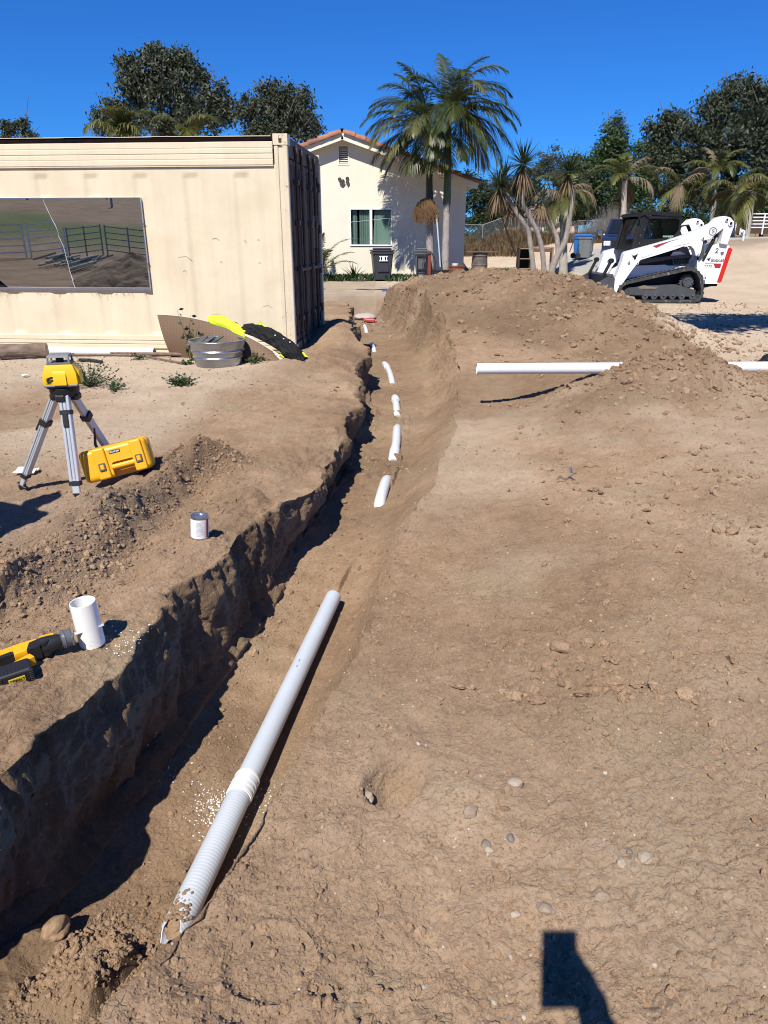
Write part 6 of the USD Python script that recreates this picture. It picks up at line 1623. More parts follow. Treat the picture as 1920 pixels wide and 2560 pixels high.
# ------------------------------------------------------------------ laser level, tripod, case
YEL = mat('yellow_plastic', (.78, .37, .008), rough=.38, var=.06, scale=5, dirt=(.5, .33, .08), dirt_at=.68, dscale=7)
YELB = mat('bright_yellow_plastic', (.80, .46, .008), rough=.35, var=.05)
BLK = mat('black_plastic', (.015, .015, .017), rough=.5)
ALU = mat('aluminium', (.50, .52, .54), rough=.42, metal=.35, var=.06, scale=8, dirt=(.5, .47, .42), dirt_at=.64, dscale=9)
GRY = mat('grey_plastic_cap', (.20, .21, .215), rough=.5)
hx, hy = -1.875, 4.15
hz_ = px(125, 960, hy)[2]                    # bottom of the black base under the yellow body
feet = {'l': px(52, 1226, 4.2), 'f': px(196, 1258, 3.97), 'r': px(297, 1140, 4.65)}
feet['l'][2] = gz(feet['l'][0], feet['l'][1]); feet['f'][2] = gz(feet['f'][0], feet['f'][1]); feet['r'][2] = gz(feet['r'][0], feet['r'][1])
tpd = thing('tripod', 'aluminium survey tripod carrying the yellow laser level on the sand', 'tripod', (hx, hy, 0))
O = np.array([hx, hy, 0.0])
def bar(p0, p1, w, d, face, b=.003):
    """flat bar from p0 to p1, wide side facing 'face'"""
    p0, p1 = np.asarray(p0, float), np.asarray(p1, float)
    z = unit(p1 - p0); y = unit(face - z * np.dot(face, z)); x = np.cross(y, z)
    m = bevbox(-w / 2, w / 2, -d / 2, d / 2, 0, np.linalg.norm(p1 - p0), b)
    M = np.eye(4); M[:3, 0], M[:3, 1], M[:3, 2], M[:3, 3] = x, y, z, p0
    m.apply_transform(M)
    return m
topz = hz_ - .055
for key, w, d in (('l', .036, .05), ('f', .062, .03), ('r', .036, .05)):
    p1 = feet[key] - O
    out = unit(np.array([p1[0], p1[1], 0]))
    p0 = np.array([out[0] * .055, out[1] * .055, topz])
    if key == 'f':
        out_face = unit(np.array([-.1, -1.0, .1]))
    else:
        out_face = unit(np.array([-.15, -1.0, .1]))
    at_ = lambda t: p0 + (p1 - p0) * t
    lg = obj('leg', [bar(at_(.0), at_(.84), w * .30, d * .9, out_face), bar(at_(.0) + np.cross(out_face, unit(p1 - p0)) * w * .35, at_(.84) + np.cross(out_face, unit(p1 - p0)) * w * .35, w * .30, d, out_face),
                     bar(at_(.0) - np.cross(out_face, unit(p1 - p0)) * w * .35, at_(.84) - np.cross(out_face, unit(p1 - p0)) * w * .35, w * .30, d, out_face)], ALU, tpd)
    obj('inner_leg', bar(at_(.80), at_(.945), w * .72, d * .6, out_face), ALU, lg)
    obj('clamp', [bar(at_(.14), at_(.185), w * 1.12, d * 1.15, out_face), bar(at_(.17) + out_face * d * .55, at_(.30) + out_face * d * .55, w * .55, .014, out_face)] if key == 'f' else [bar(at_(.26), at_(.32), w * 1.5, d * 1.2, out_face), bar(at_(.25) + out[0] * np.array([.025, 0, 0]), at_(.37) + out[0] * np.array([.03, 0, 0]), .02, .03, out_face)], BLK, lg)
    obj('collar', bar(at_(.82), at_(.865), w * 1.15, d * 1.12, out_face), BLK, lg)
    obj('foot', [trimesh.convex.convex_hull(np.vstack([at_(.94) + [[-.02, -.012, 0], [.02, -.012, 0], [.02, .012, 0], [-.02, .012, 0]], at_(1.0) + [[0, 0, -.025], [.012, 0, .02], [-.012, 0, .02]]])), bar(at_(.945), at_(.955), .07 if key == 'l' else .045, .03, out_face)], BLK, lg)
obj('head', [T(lathe([(0, 0), (.075, 0), (.082, .02), (.085, .05), (.075, .062), (0, .062)], 26), (0, 0, topz - .01)), T(bevbox(-.085, .085, -.03, .03, topz - .035, topz + .005, .008)), T(bevbox(-.03, .03, -.085, .085, topz - .035, topz + .005, .008))], BLK, tpd, smooth=30)
st_ = [at for at in ()]
s0 = np.array([.10, .10, topz * .62]); s1 = np.array([.21, .26, topz * .28])
obj('strap', [tube([s0, s0 + [.0, -.02, -.10], s0 + [.03, 0, -.20], s1 + [-.02, 0, -.01], s1], [.006, .010, .010, .008, .005], 5)], BLK, tpd)
lv = thing('laser_level', 'yellow laser level with grey top housing sitting on the tripod', 'laser level', (hx, hy, hz_ - .012), (0, 0, 14))
bw = .092
obj('base_plate', [bevbox(-.082, .082, -.082, .082, .0, .020, .006)], BLK, lv)
obj('body', [trimesh.convex.convex_hull(np.array([(sx * w, sy * w, z) for sx in (-1, 1) for sy in (-1, 1) for w, z in ((bw * .94, .016), (bw, .03), (bw * .97, .085), (bw * .80, .128), (bw * .74, .133))])),
             trimesh.convex.convex_hull(np.array([(sx * .034, -bw * f_, z) for sx in (-1, 1) for f_, z in ((.9, .02), (1.10, .022), (1.06, .075), (.92, .10))])) ,
             trimesh.convex.convex_hull(np.array([(bw * f_, sy * .05, z) for sy in (-1, 1) for f_, z in ((.8, .018), (1.14, .02), (1.08, .09), (.78, .13))]))], YELB, lv, smooth=25)
obj('dark_skirt', bevbox(-bw * .99, bw * .99, -bw * .99, bw * .99, .010, .024, .004), GRY, lv)
def logo(pts, y):
    return extrude([(a, b_) for a, b_ in pts], y - .003, y)
cres = [(-.072, .045), (-.07, .062), (-.05, .070), (-.02, .072), (-.03, .066), (-.052, .062), (-.060, .052), (-.058, .044), (-.045, .040), (-.066, .036)]
obj('dark_swoosh', logo(cres, -bw * 1.005), BLK, lv)
obj('red_arrow', logo([(-.055, .052), (-.03, .055), (-.03, .058), (-.018, .051), (-.03, .045), (-.03, .048), (-.055, .046)], -bw * 1.006), BLK, lv)
obj('stripe', [box(-.074, -.05, -bw * 1.004, -bw * .99, z, z + .002) for z in (.030, .0345)], BLK, lv)
tp_ = obj('top_housing', [trimesh.convex.convex_hull(np.array([(sx * w, sy * w, z) for sx in (-1, 1) for sy in (-1, 1) for w, z in ((.064, .134), (.066, .142))])), trimesh.convex.convex_hull(np.array([(sx * w, sy * w, z) for sx in (-1, 1) for sy in (-1, 1) for w, z in ((.060, .172), (.056, .184), (.04, .188))]))]
          + [tube([(sx * .058, sy * .058, .138), (sx * .054, sy * .054, .176)], .006, 6) for sx in (-1, 1) for sy in (-1, 1)], GRY, lv)
obj('rotor', T(trimesh.creation.cylinder(.022, .034, sections=20), (0, 0, .157)), BLK, tp_)
# yellow carrying case
cb = np.array([-1.63, 4.22]); cz = gz(cb[0], cb[1])
cs = thing('carrying_case', 'yellow plastic carrying case lying tilted at the foot of the tripod', 'case', (cb[0], cb[1], cz + .035), (-14, -11, 16))
def rbox(x0, x1, y0, y1, z0, z1, r, n=3):
    c = trimesh.creation.icosphere(n, r)
    pts = [c.vertices + np.array([[x0 + r, x1 - r][a], [y0 + r, y1 - r][b_], [z0 + r, z1 - r][d]]) for a in (0, 1) for b_ in (0, 1) for d in (0, 1)]
    return trimesh.convex.convex_hull(np.vstack(pts))
obj('lower_shell', [rbox(-.205, .205, .005, .15, .0, .205, .035)], YEL, cs, smooth=40)
shell = rbox(-.20, .20, -.105, .0, .004, .200, .032)
cut = rbox(-.028, .112, -.14, -.045, -.03, .095, .02)
A_ = m3.Manifold(m3.Mesh(np.asarray(shell.vertices, np.float32), np.asarray(shell.faces, np.uint32))); B_ = m3.Manifold(m3.Mesh(np.asarray(cut.vertices, np.float32), np.asarray(cut.faces, np.uint32)))
R_ = (A_ - B_).to_mesh()
obj('upper_shell', trimesh.Trimesh(R_.vert_properties[:, :3], R_.tri_verts), YEL, cs, smooth=35)
obj('handle', [rbox(-.034, .12, -.122, -.085, .052, .082, .013)], YEL, cs, smooth=40)
for x in (-.080, .138):
    l_ = obj('latch_pillar', rbox(x - .036, x + .036, -.122, -.02, .006, .196, .012), YEL, cs, smooth=40)
    obj('latch', [bevbox(x - .020, x + .020, -.130, -.118, .055, .105, .004)], mat('latch_grey', (.10, .09, .07), rough=.4), l_)
    obj('latch_insert', bevbox(x - .011, x + .011, -.134, -.129, .066, .096, .003), YEL, l_)
for k in range(5):
    obj('end_rib', rbox(-.2075, -.16, .012 + .026 * k, .028 + .026 * k, .02, .185, .007, 1), YEL, cs)
lb = obj('black_label', bevbox(-.022, .044, -.1075, -.103, .145, .166, .002), BLK, cs)
t_ = meshkit.text_mesh('GL412N', .010, .001, True); t_.apply_transform(trimesh.transformations.rotation_matrix(math.pi / 2, (1, 0, 0))); t_.apply_translation((-.018, -.1078, .151))
t_.apply_scale([1, 1, 1]); obj('label_text', t_, mat('sticker_white', (.78, .78, .76)), lb)
obj('lid_groove', [tube([(-.13, -.06, .2015), (.12, -.06, .2015), (.16, -.03, .201)], .0025, 5)], mat('groove_dark', (.30, .17, .01)), cs)
# paint can
c_ = hit(427, 1168, .08); zc_ = c_[2]
can = thing('paint_can', 'small paint can with white label standing on the left trench bank', 'can', (c_[0], c_[1] + .043, zc_ + .002), (3, 4, 25))
CM = mat('can_metal', (.55, .56, .57), rough=.3, metal=.95, var=.1)
obj('can_wall', lathe([(0, 0), (.043, 0), (.0445, .003), (.0435, .006), (.0435, .112), (.0445, .115), (.0445, .119), (.040, .119), (.040, .114), (.036, .114), (.035, .118), (.030, .118), (.029, .114), (0, .114)], 36), CM, can, smooth=35)
def band(r, a0, a1, z0, z1, n=20):
    a = np.linspace(a0, a1, n)
    return sheet(np.array([np.stack([r * np.cos(a), r * np.sin(a), 0 * a + z], -1) for z in (z0, z1)]))
obj('label', band(.0441, -math.pi * 1.1, math.pi * .9, .008, .108, 40), mat('paper_label', (.74, .74, .72), rough=.5, var=.04), can, smooth=True)
obj('red_stripe', band(.0444, -.95, -.80, .008, .108, 6), MRED, can, smooth=True)
obj('dark_stripe', band(.0444, -.78, -.55, .008, .108, 6), mat('label_dark', (.12, .03, .05), rough=.5), can, smooth=True)
pr = []
rp_ = np.random.default_rng(4)
for k in range(12):
    a0 = -2.3 + rp_.uniform(0, .15)
    pr.append(band(.0445, a0, a0 + rp_.uniform(.5, 1.1), .094 - .0065 * k, .0965 - .0065 * k, 8))
obj('label_print', pr, mat('print_grey', (.36, .36, .38), rough=.6), can)
# cut piece of pipe, standing
cpx = hit(193, 1398, .08); cpx[1] += .03; cp_ = thing('pipe_offcut', 'short cut piece of white pipe standing upright beside the saw', 'pipe', (cpx[0], cpx[1], gz(cpx[0], cpx[1]) - .006), (2, -3, 0))
obj('pipe_wall', lathe([(.040, 0), (.0445, 0), (.0445, .172), (.0438, .174), (.0408, .174), (.040, .172), (.040, 0)], 44), mat('pvc_offcut', (.80, .79, .74), rough=.45, var=.05, scale=8, dirt=(.62, .6, .54), dirt_at=.58, dscale=14), cp_, smooth=40)
# reciprocating saw, lying on its side
_b = hit(38, 1462, .1)
sx_, sy_ = _b[0] - .032, _b[1] + .10
saw = thing('reciprocating_saw', 'yellow and black cordless reciprocating saw lying on the bank beside the pipe offcut', 'saw', (sx_, sy_, gz(sx_, sy_) + .034), (6, -4, 33), scale=.66)
E_ = lambda pts, z0, z1: T(trimesh.creation.extrude_polygon(Polygon(pts).buffer(.006).buffer(-.004), z1 - z0, engine='earcut'), (0, 0, z0))
hnd = Polygon([(-.235, -.052), (-.215, .030), (-.05, .042), (.055, .036), (.075, -.010), (.055, -.048), (.02, -.060), (-.02, -.030), (-.06, -.022), (-.16, -.024), (-.175, -.055), (-.16, -.095), (-.06, -.10), (.02, -.085), (.045, -.075), (.05, -.11), (-.02, -.125), (-.20, -.12)])
obj('body', [trimesh.convex.convex_hull(np.vstack([E_([(-.03, -.045), (.09, -.04), (.09, .036), (-.03, .04)], -.026, .026).vertices, E_([(-.02, -.03), (.085, -.028), (.085, .025), (-.02, .028)], -.036, .036).vertices])), E_([(-.235, -.05), (-.22, .034), (-.02, .042), (-.02, .0), (-.15, -.012), (-.17, -.05)], -.022, .024), E_([(-.235, -.05), (-.17, -.05), (-.165, -.10), (-.05, -.105), (.035, -.075), (.05, -.11), (-.02, -.128), (-.22, -.128)], -.024, .026)], YEL, saw, smooth=30)
obj('black_grip', [E_([(-.16, -.014), (-.04, -.004), (-.03, -.03), (-.07, -.028), (-.15, -.034)], -.02, .026), E_([(.03, -.05), (.09, -.05), (.09, .012), (.05, .004)], -.038, .039)], BLK, saw, smooth=30)
obj('gear_housing', [T(lathe([(0, 0), (.040, 0), (.046, .02), (.044, .06), (.036, .10), (.03, .12), (0, .12)], 20), (.085, -.005, 0), (0, 90, 0)), T(trimesh.creation.cylinder(.03, .084, sections=18), (.11, -.018, 0))], BLK, saw, smooth=30)
obj('yellow_cap', E_([(.10, .018), (.165, .012), (.17, .030), (.105, .040)], -.02, .034), YEL, saw)
obj('shoe', [T(lathe([(.03, 0), (.05, .008), (.052, .02), (.047, .024), (.046, .05), (.036, .055)], 22), (.195, -.003, 0), (0, 90, 0)), bevbox(.245, .256, -.055, .05, -.03, .03, .004)], mat('shoe_smoky', (.10, .105, .11), rough=.25), saw, smooth=35)
obj('blade', [box(.25, .42, -.010, .012, .004, .0058)], mat('blade_grey', (.62, .62, .63), rough=.4, metal=.3), saw)
bt = obj('battery', [rbox(-.135, .028, -.215, -.110, -.040, .040, .016)], BLK, saw, smooth=40)
for k in range(6):
    for xx in (-.133, .008):
        obj('battery_rib', rbox(xx, xx + .020, -.2185, -.196, -.034 + .0115 * k, -.027 + .0115 * k, .003, 1), BLK, bt)
for k in range(8):
    obj('battery_rib', rbox(-.122 + .017 * k, -.115 + .017 * k, -.205, -.17, .036, .0425, .003, 1), BLK, bt)
bl_ = obj('battery_plate', bevbox(-.088, -.012, -.2185, -.2145, -.016, .012, .001), mat('plate_yellow', (.62, .44, .02), rough=.5), bt)
t_ = meshkit.text_mesh('DEWALT', .014, .0012, True); t_.apply_scale([.82, 1, 1]); t_.apply_transform(trimesh.transformations.rotation_matrix(math.pi / 2, (1, 0, 0))); t_.apply_translation((-.082, -.2188, -.009))
obj('lettering', t_, BLK, bl_)
# ------------------------------------------------------------------ pipes in and over the trench
def ribbed(p0, p1, r, pitch=.0155, amp=.0022, cut0=0.0, n=36, seed=0, wall=.0035):
    p0, p1 = np.asarray(p0, float), np.asarray(p1, float)
    h = np.linalg.norm(p1 - p0)
    k = max(4, int(h / pitch * 5))
    s = np.linspace(0, h, k)
    R = r + amp * (np.abs(np.sin(math.pi * s / pitch)) - .5)
    pr = [(r - wall, 0)] + [(a, b_) for a, b_ in zip(R, s)] + [(r - wall, h), (r - wall, 0)]
    m = lathe(pr, n)
    m.apply_transform(trimesh.geometry.align_vectors([0, 0, 1], unit(p1 - p0)))
    m.apply_translation(p0)
    return m
PVCB = mat('trench_pipe', (.52, .56, .60), rough=.42, var=.05, scale=5, dirt=(.50, .45, .38), dirt_at=.66, dscale=9)
A0, A1 = dpx(372, 2026, -.462), dpx(720, 1290, -.44)
fa = lambda t: A0 + (A1 - A0) * t
TC = float((dpx(535, 1704, -.455) - A0) @ (A1 - A0) / ((A1 - A0) @ (A1 - A0)))
mpipe = thing('drain_pipe', 'long ribbed white drain pipe with a coupling lying in the near trench', 'pipe')
# near end is broken and half full of soil
near_end = ribbed(fa(0), fa(TC - .005), .0445, .0125, .0007)
v = np.array(near_end.vertices)
ax = unit(A1 - A0); s = (v - A0) @ ax
up_ = unit(np.array([0, 0, 1.0]) - ax * ax[2])
rad = v - A0 - s[:, None] * ax
ang = np.arctan2(rad @ np.cross(ax, up_), rad @ up_)
brk = .042 * np.exp(-((ang + .25) / .38) ** 2) + .006 * np.sin(ang * 9) ** 2 + .02 * np.sin(ang * 4 + 1) + .012
low = s < .11
v[low] += ax * ((.11 - s[low]) / .11 * brk[low])[:, None]
near_end = trimesh.Trimesh(v, near_end.faces, process=False)
obj('pipe_wall', near_end, PVCB, mpipe, smooth=50)
obj('pipe_wall', ribbed(fa(TC + .01), fa(1), .0435, .0125, .0005), PVCB, mpipe, smooth=50)
sp_ = obj('soil_plug', T(trimesh.Trimesh(trimesh.creation.icosphere(4, 1.0).vertices * (1 + .5 * (fbm(trimesh.creation.icosphere(4, 1.0).vertices * 3, 4, 6) - .5))[:, None] * [.0415, .060, .040], trimesh.creation.icosphere(4, 1.0).faces), fa(.030) - [0, 0, .004], (0, 0, -10)), CLOD, mpipe, smooth=True)
rd_ = np.random.default_rng(66)
obj('dirt_crumbs', [T(trimesh.creation.icosphere(1, float(rd_.uniform(.0025, .008))), fa(float(abs(rd_.normal(0, .022)) + .012)) + up_ * (.0445 * math.cos(w_)) + np.cross(ax, up_) * (.0445 * math.sin(w_)), s=[1, 1, .6]) for w_ in rd_.normal(-.1, .42, 90)], CLOD, mpipe)
obj('coupling', pipe_mesh(fa(TC - .022), fa(TC + .025), .0485, .042, 40), PVC, mpipe, smooth=40)
obj('coupling_band', [pipe_mesh(fa(t), fa(t + .004), .0498, .045, 40) for t in (TC - .019, TC - .009, TC + .002, TC + .019)], PVC, mpipe, smooth=40)
ss = []
rs_ = np.random.default_rng(14)
for k in range(2):
    q = fa(.62 + .02 * k + rs_.uniform(0, .02)) + up_ * .0442
    ss.append(tube([q, q + ax * rs_.uniform(.004, .03) + np.cross(ax, up_) * rs_.uniform(-.01, .01) + up_ * .0006], .0016, 4))
obj('blue_mark', ss, mat('blue_ink', (.03, .10, .38), rough=.6), mpipe)
for k, (pts, lab) in enumerate([
    ([(818, 1082), (826, 1055), (837, 1018)], 'nearest exposed piece of white pipe in the trench past the long drain pipe'),
    ([(849, 978), (856, 945), (858, 904)], 'second exposed piece of pipe in the trench, with a soil clod lying over its middle'),
    ([(858, 882), (856, 863), (853, 842)], 'third exposed piece of pipe in the trench with a wider socket end'),
    ([(848, 816), (842, 796), (830, 773)], 'fourth exposed piece of pipe in the trench, curving to the left'),
    ([(809, 752), (805, 742), (801, 733)], 'short fifth exposed piece of pipe in the trench'),
    ([(792, 712), (789, 703), (787, 697)], 'farthest white pipe end in the trench beside the red jug')]):
    P = np.array([dpx(u, v, -.40) for u, v in pts])
    s = np.linspace(0, 1, 12)
    Q = np.stack([np.interp(s, [0, .5, 1], P[:, j]) for j in range(3)], -1)
    Q[:, 2] = gz(Q[:, 0], Q[:, 1]).mean() + .018 - .045 * np.abs(np.linspace(-1, 1, 12)) ** 4
    pp_ = thing('trench_pipe_piece', lab, 'pipe')
    obj('pipe_wall', tube(Q, .0445, 24), PVC, pp_, smooth=50)
    if k in (1, 2, 3):
        a_ = (0, 3) if k == 1 else (8, 11)
        obj('socket', tube(Q[a_[0]:a_[1] + 1], .051, 24), PVC, pp_, smooth=50)
PY, PZ = 7.6, px(1300, 922, 7.6)[2]
lp0 = px(1192, 922, PY)[0]
lpp = thing('long_pipe', 'long white plastic pipe lying across the spoil heap, its middle buried in soil', 'pipe')
obj('pipe_wall', pipe_mesh((lp0, PY, PZ), (lp0 + 5.9, PY - .1, PZ + .05), .058, .053, 36), PVC, lpp, smooth=40)
tk_ = []
for k, (a_, l_) in enumerate([(.30, .03), (.42, .05), (.50, .02), (.62, .12), (.85, .05), (1.0, .16), (1.3, .06)]):
    tk_.append(box(lp0 + a_, lp0 + a_ + l_, PY - .0589, PY - .055, PZ + .006, PZ + .011))
obj('faint_print', tk_, mat('print_grey', (.36, .36, .38)), lpp)
# far end of the trench: pale sack, red jug
q = dpx(797, 683, -.40); 
sk2 = thing('pale_sack', 'flat pale paper sack lying at the far end of the trench', 'sack', (q[0] - .1, 19.4, gz(q[0] - .1, 19.4) + .04), scale=.7)
obj('sack', T(rock(.42, .5, .16, 5, 4, .35), (0, 0, 0)), mat('sack_paper', (.42, .36, .32), rough=.9, var=.1), sk2, smooth=True)
q = dpx(799, 697, -.42)
rj_ = thing('red_jug', 'red plastic jug lying in the far end of the trench', 'jug', (q[0], 18.6, gz(q[0], 18.6) + .06), (0, 4, -8), scale=.62)
obj('jug_body', rbox(-.28, .20, -.09, .09, -.07, .08, .05), mat('red_plastic', (.42, .06, .055), rough=.4), rj_, smooth=40)
obj('jug_cap', T(trimesh.creation.cylinder(.05, .1, sections=18), (.22, 0, .0), (0, 90, 0)), mat('red_plastic', (.42, .06, .055)), rj_)
# scraps
MSC = mat('torn_metal', (.50, .46, .40), rough=.4, metal=.6, var=.3, scale=30)
q = dpx(1218, 1045, float(gz(1.15, 4.32)))
ms_ = thing('metal_scrap', 'small torn strip of bent metal sticking out of the soil right of the trench', 'scrap', (q[0], q[1], gz(q[0], q[1])))
P = np.array([[(-.05 + .12 * t, .02 * math.sin(5 * t) - .03 * t * s, .015 + .05 * t ** 2 + .022 * s + .014 * math.sin(9 * t)) for s in (0, 1)] for t in np.linspace(0, 1, 12)])
P2 = np.array([[(.05 - .02 * t + .012 * math.sin(7 * s), .06 * s - .02, .07 + .06 * t - .035 * s * t) for s in np.linspace(0, 1, 6)] for t in np.linspace(0, 1, 6)])
obj('strip', sheet(P), MSC, ms_); obj('flap', sheet(P2), MSC, ms_)
q = dpx(1513, 768, float(gz(3.75, 8.3)))
q = px(1752, 888, 8.1)
cw = thing('crumpled_sheet', 'crumpled pale metal sheet half buried on the crest of the right spoil heap', 'scrap', (q[0], 8.1, gz(q[0], 8.1)))
rc = np.random.default_rng(3)
P = np.array([[(.22 * (i / 7 - .5), .05 * math.sin(i * 1.7 + j), -.02 + .13 * j / 5 + .04 * math.sin(i * 2.1)) for j in range(6)] for i in range(8)]) + rc.normal(0, .012, (8, 6, 3))
obj('sheet', sheet(P), mat('pale_tin', (.55, .55, .54), rough=.35, metal=.5, var=.2, scale=12), cw)
q = px(1908, 898, 8.2)
bt_ = thing('black_plastic_scrap', 'torn piece of black corrugated plastic leaning by the pipe at the right edge', 'scrap', (q[0], 8.2, gz(q[0], 8.2)))
P = np.array([[(-.10 + .30 * t + .10 * (s - .5), .05 * math.cos(5 * s), .30 * t - .02 + .05 * math.sin(3 * s) * (1 - t) + .012 * math.sin(26 * t)) for s in np.linspace(0, 1, 10)] for t in np.linspace(0, 1, 30)])
obj('shell', sheet(P + np.random.default_rng(5).normal(0, .004, P.shape)), mat('black_plastic', (.015, .015, .017)), bt_, smooth=True)
for u, v, sz, lab in ((57, 1022, .055, 'torn clear plastic wrapper lying by the left tripod foot'), (55, 826, .05, 'small scrap of white paper on the sand left of the tripod')):
    q = dpx(u, v, 0.0); q[2] = gz(q[0], q[1])
    P = np.array([[(sz * (i / 4 - .5) * (2.6 if v > 1000 else 1.2), sz * (j / 4 - .5) * 1.6, .012 + .02 * rc.random()) for j in range(5)] for i in range(5)])
    tag(obj('litter', T(sheet(P), q), mat('litter_white', (.66, .66, .62), rough=.4)), lab, 'litter')
# ------------------------------------------------------------------ what stands outside the view but shows in the window or casts shade
def skin(bones, refine=.022, it=6):
    """bones: lists of (point, radius) chains; hull spheres pairwise, unite, smooth."""
    parts = []
    for ch in bones:
        for (p, r), (q, s) in zip(ch[:-1], ch[1:]):
            a = m3.Manifold.sphere(r, 14).translate([float(v) for v in p]); b = m3.Manifold.sphere(s, 14).translate([float(v) for v in q])
            parts.append(m3.Manifold.batch_hull([a, b]))
    m = m3.Manifold.batch_boolean(parts, m3.OpType.Add).refine_to_length(refine).to_mesh()
    t = trimesh.Trimesh(m.vert_properties[:, :3], m.tri_verts)
    trimesh.smoothing.filter_taubin(t, iterations=it)
    return t
SKIN = mat('skin', (.45, .27, .19), rough=.5, var=.06); CLOTH = mat('work_shirt', (.05, .055, .07), rough=.9, var=.2); JEAN = mat('jeans', (.04, .055, .10), rough=.9, var=.2)
def person(label, loc, rz, pose, hold=None, z=0.0):
    t = thing('person', label, 'person', loc, (0, 0, rz))
    J = pose
    bones = [[(J['pelvis'], .13), (J['waist'], .125), (J['chest'], .15), (J['neck'], .065), (J['head0'], .06)], [(J['head0'], .075), (J['head1'], .095)], [(J['sl'], .075), (J['chest'], .13), (J['sr'], .075)]]
    for s in 'lr':
        bones.append([(J['s' + s], .07), (J['e' + s], .048), (J['w' + s], .033)])
        bones.append([(J['pelvis'] + np.array([-.09 if s == 'l' else .09, 0, -.02]), .11), (J['k' + s], .068), (J['a' + s], .045)])
        bones.append([(J['a' + s], .05), (J['a' + s] + np.array([0, .16, -.05]), .04)])
        w = J['w' + s]; d = J['h' + s]; d = unit(d)
        sd = unit(np.cross(d, J['n' + s])); n_ = unit(J['n' + s])
        bones.append([(w, .032), (w + d * .04, .034), (w + d * .085 + sd * .022, .018)]); bones.append([(w + d * .04, .03), (w + d * .085 - sd * .026, .018)]); bones.append([(w + d * .085 + sd * .022, .016), (w + d * .085 - sd * .026, .016)])
        for f, (o, l) in enumerate(((-.030, .062), (-.010, .074), (.011, .078), (.030, .068))):
            b = w + d * .085 + sd * o
            k1 = b + d * l * .5 + n_ * .006; k2 = k1 + d * l * .30 + n_ * .018; k3 = k2 + d * l * .15 + n_ * .020
            bones.append([(b, .0095), (k1, .009), (k2, .0085), (k3, .0075)])
        b = w + d * .03 + sd * .034
        bones.append([(b, .013), (b + d * .03 + sd * .022, .011), (b + d * .055 + sd * .03 + n_ * .008, .009)])
    bones.append([(J['head1'] + np.array([0, .092, -.01]), .012), (J['head1'] + np.array([0, .108, -.03]), .014)])
    obj('body', skin(bones, .02), SKIN, t, smooth=True)
    sh = [[(J['pelvis'] + [0, 0, .02], .15), (J['waist'], .145), (J['chest'], .17), (J['neck'] - [0, 0, .05], .09)], [(J['sl'], .09), (J['chest'], .15), (J['sr'], .09)]]
    for s in 'lr':
        sh.append([(J['s' + s], .088), (J['e' + s] * .75 + J['s' + s] * .25, .062)])
    obj('shirt', skin(sh, .03), CLOTH, t, smooth=True)
    tr = []
    for s in 'lr':
        tr.append([(J['pelvis'], .14), (J['pelvis'] + np.array([-.09 if s == 'l' else .09, 0, -.03]), .125), (J['k' + s], .085), (J['a' + s] + [0, 0, .03], .07)])
    obj('trousers', skin(tr, .03), JEAN, t, smooth=True)
    obj('hair', T(trimesh.creation.icosphere(3, .105), J['head1'] + np.array([0, -.018, .028]), s=[.95, 1.0, .95]) if False else trimesh.Trimesh(trimesh.creation.icosphere(3, .104).vertices * [.95, 1.02, .92] + J['head1'] + np.array([0, -.02, .03]), trimesh.creation.icosphere(3, .104).faces), mat('hair_dark', (.03, .022, .016), rough=.7), t, smooth=True)
    return t
N_ = np.array
# the photographer, phone held upright at the camera point with the right hand, elbow out
ph = N_([.012, -.024, CAM_Z - .052])
fz = float(gz(.25, -.55))
pose = dict(pelvis=N_([.0, 0, .95]), waist=N_([0, .0, 1.12]), chest=N_([0, -.01, 1.35]), neck=N_([0, .0, 1.50]), head0=N_([0, .02, 1.57]), head1=N_([0, .035, 1.66]),
            sl=N_([-.19, 0, 1.42]), sr=N_([.19, 0, 1.42]), el=N_([-.26, -.03, 1.13]), wl=N_([-.25, .10, .88]), hl=N_([0, .1, -1.0]), nl=N_([1.0, .1, 0]),
            er=N_([.19, .22, 1.19]), wr=N_([-.045, .485, 1.315]), hr=N_([-.15, .25, .95]), nr=N_([-.9, 0, .2]), kl=N_([-.11, .03, .5]), al=N_([-.12, -.02, .09]), kr=N_([.11, .03, .5]), ar=N_([.12, -.02, .09]))
person('person in dark shirt and jeans holding up a phone at the near trench edge', (.12, -.58, fz), 0, pose)
pose2 = dict(pose, el=N_([-.25, .02, 1.14]), er=N_([.24, .02, 1.14]), wr=N_([.25, .10, .88]), hr=N_([0, .1, -1.0]), nr=N_([-1.0, .1, 0]))
person('second person in dark shirt standing unseen left of the view, shading the tripod foot', (-2.5, 2.62, gz(-2.5, 2.62)), -30, pose2)  # unseen figure added to cast the shade band by the tripod
phone = thing('phone', 'black phone held upright in the hand of the person at the trench', 'phone', (ph[0], ph[1], ph[2]), (-20, 0, 0))
obj('phone_body', rbox(-.040, .040, -.008, .0, -.095, .066, .004, 1), BLK, phone)
obj('phone_screen', box(-.033, .033, -.0095, -.0082, -.08, .058), mat('screen_glass', (.01, .01, .012), rough=.08), phone)
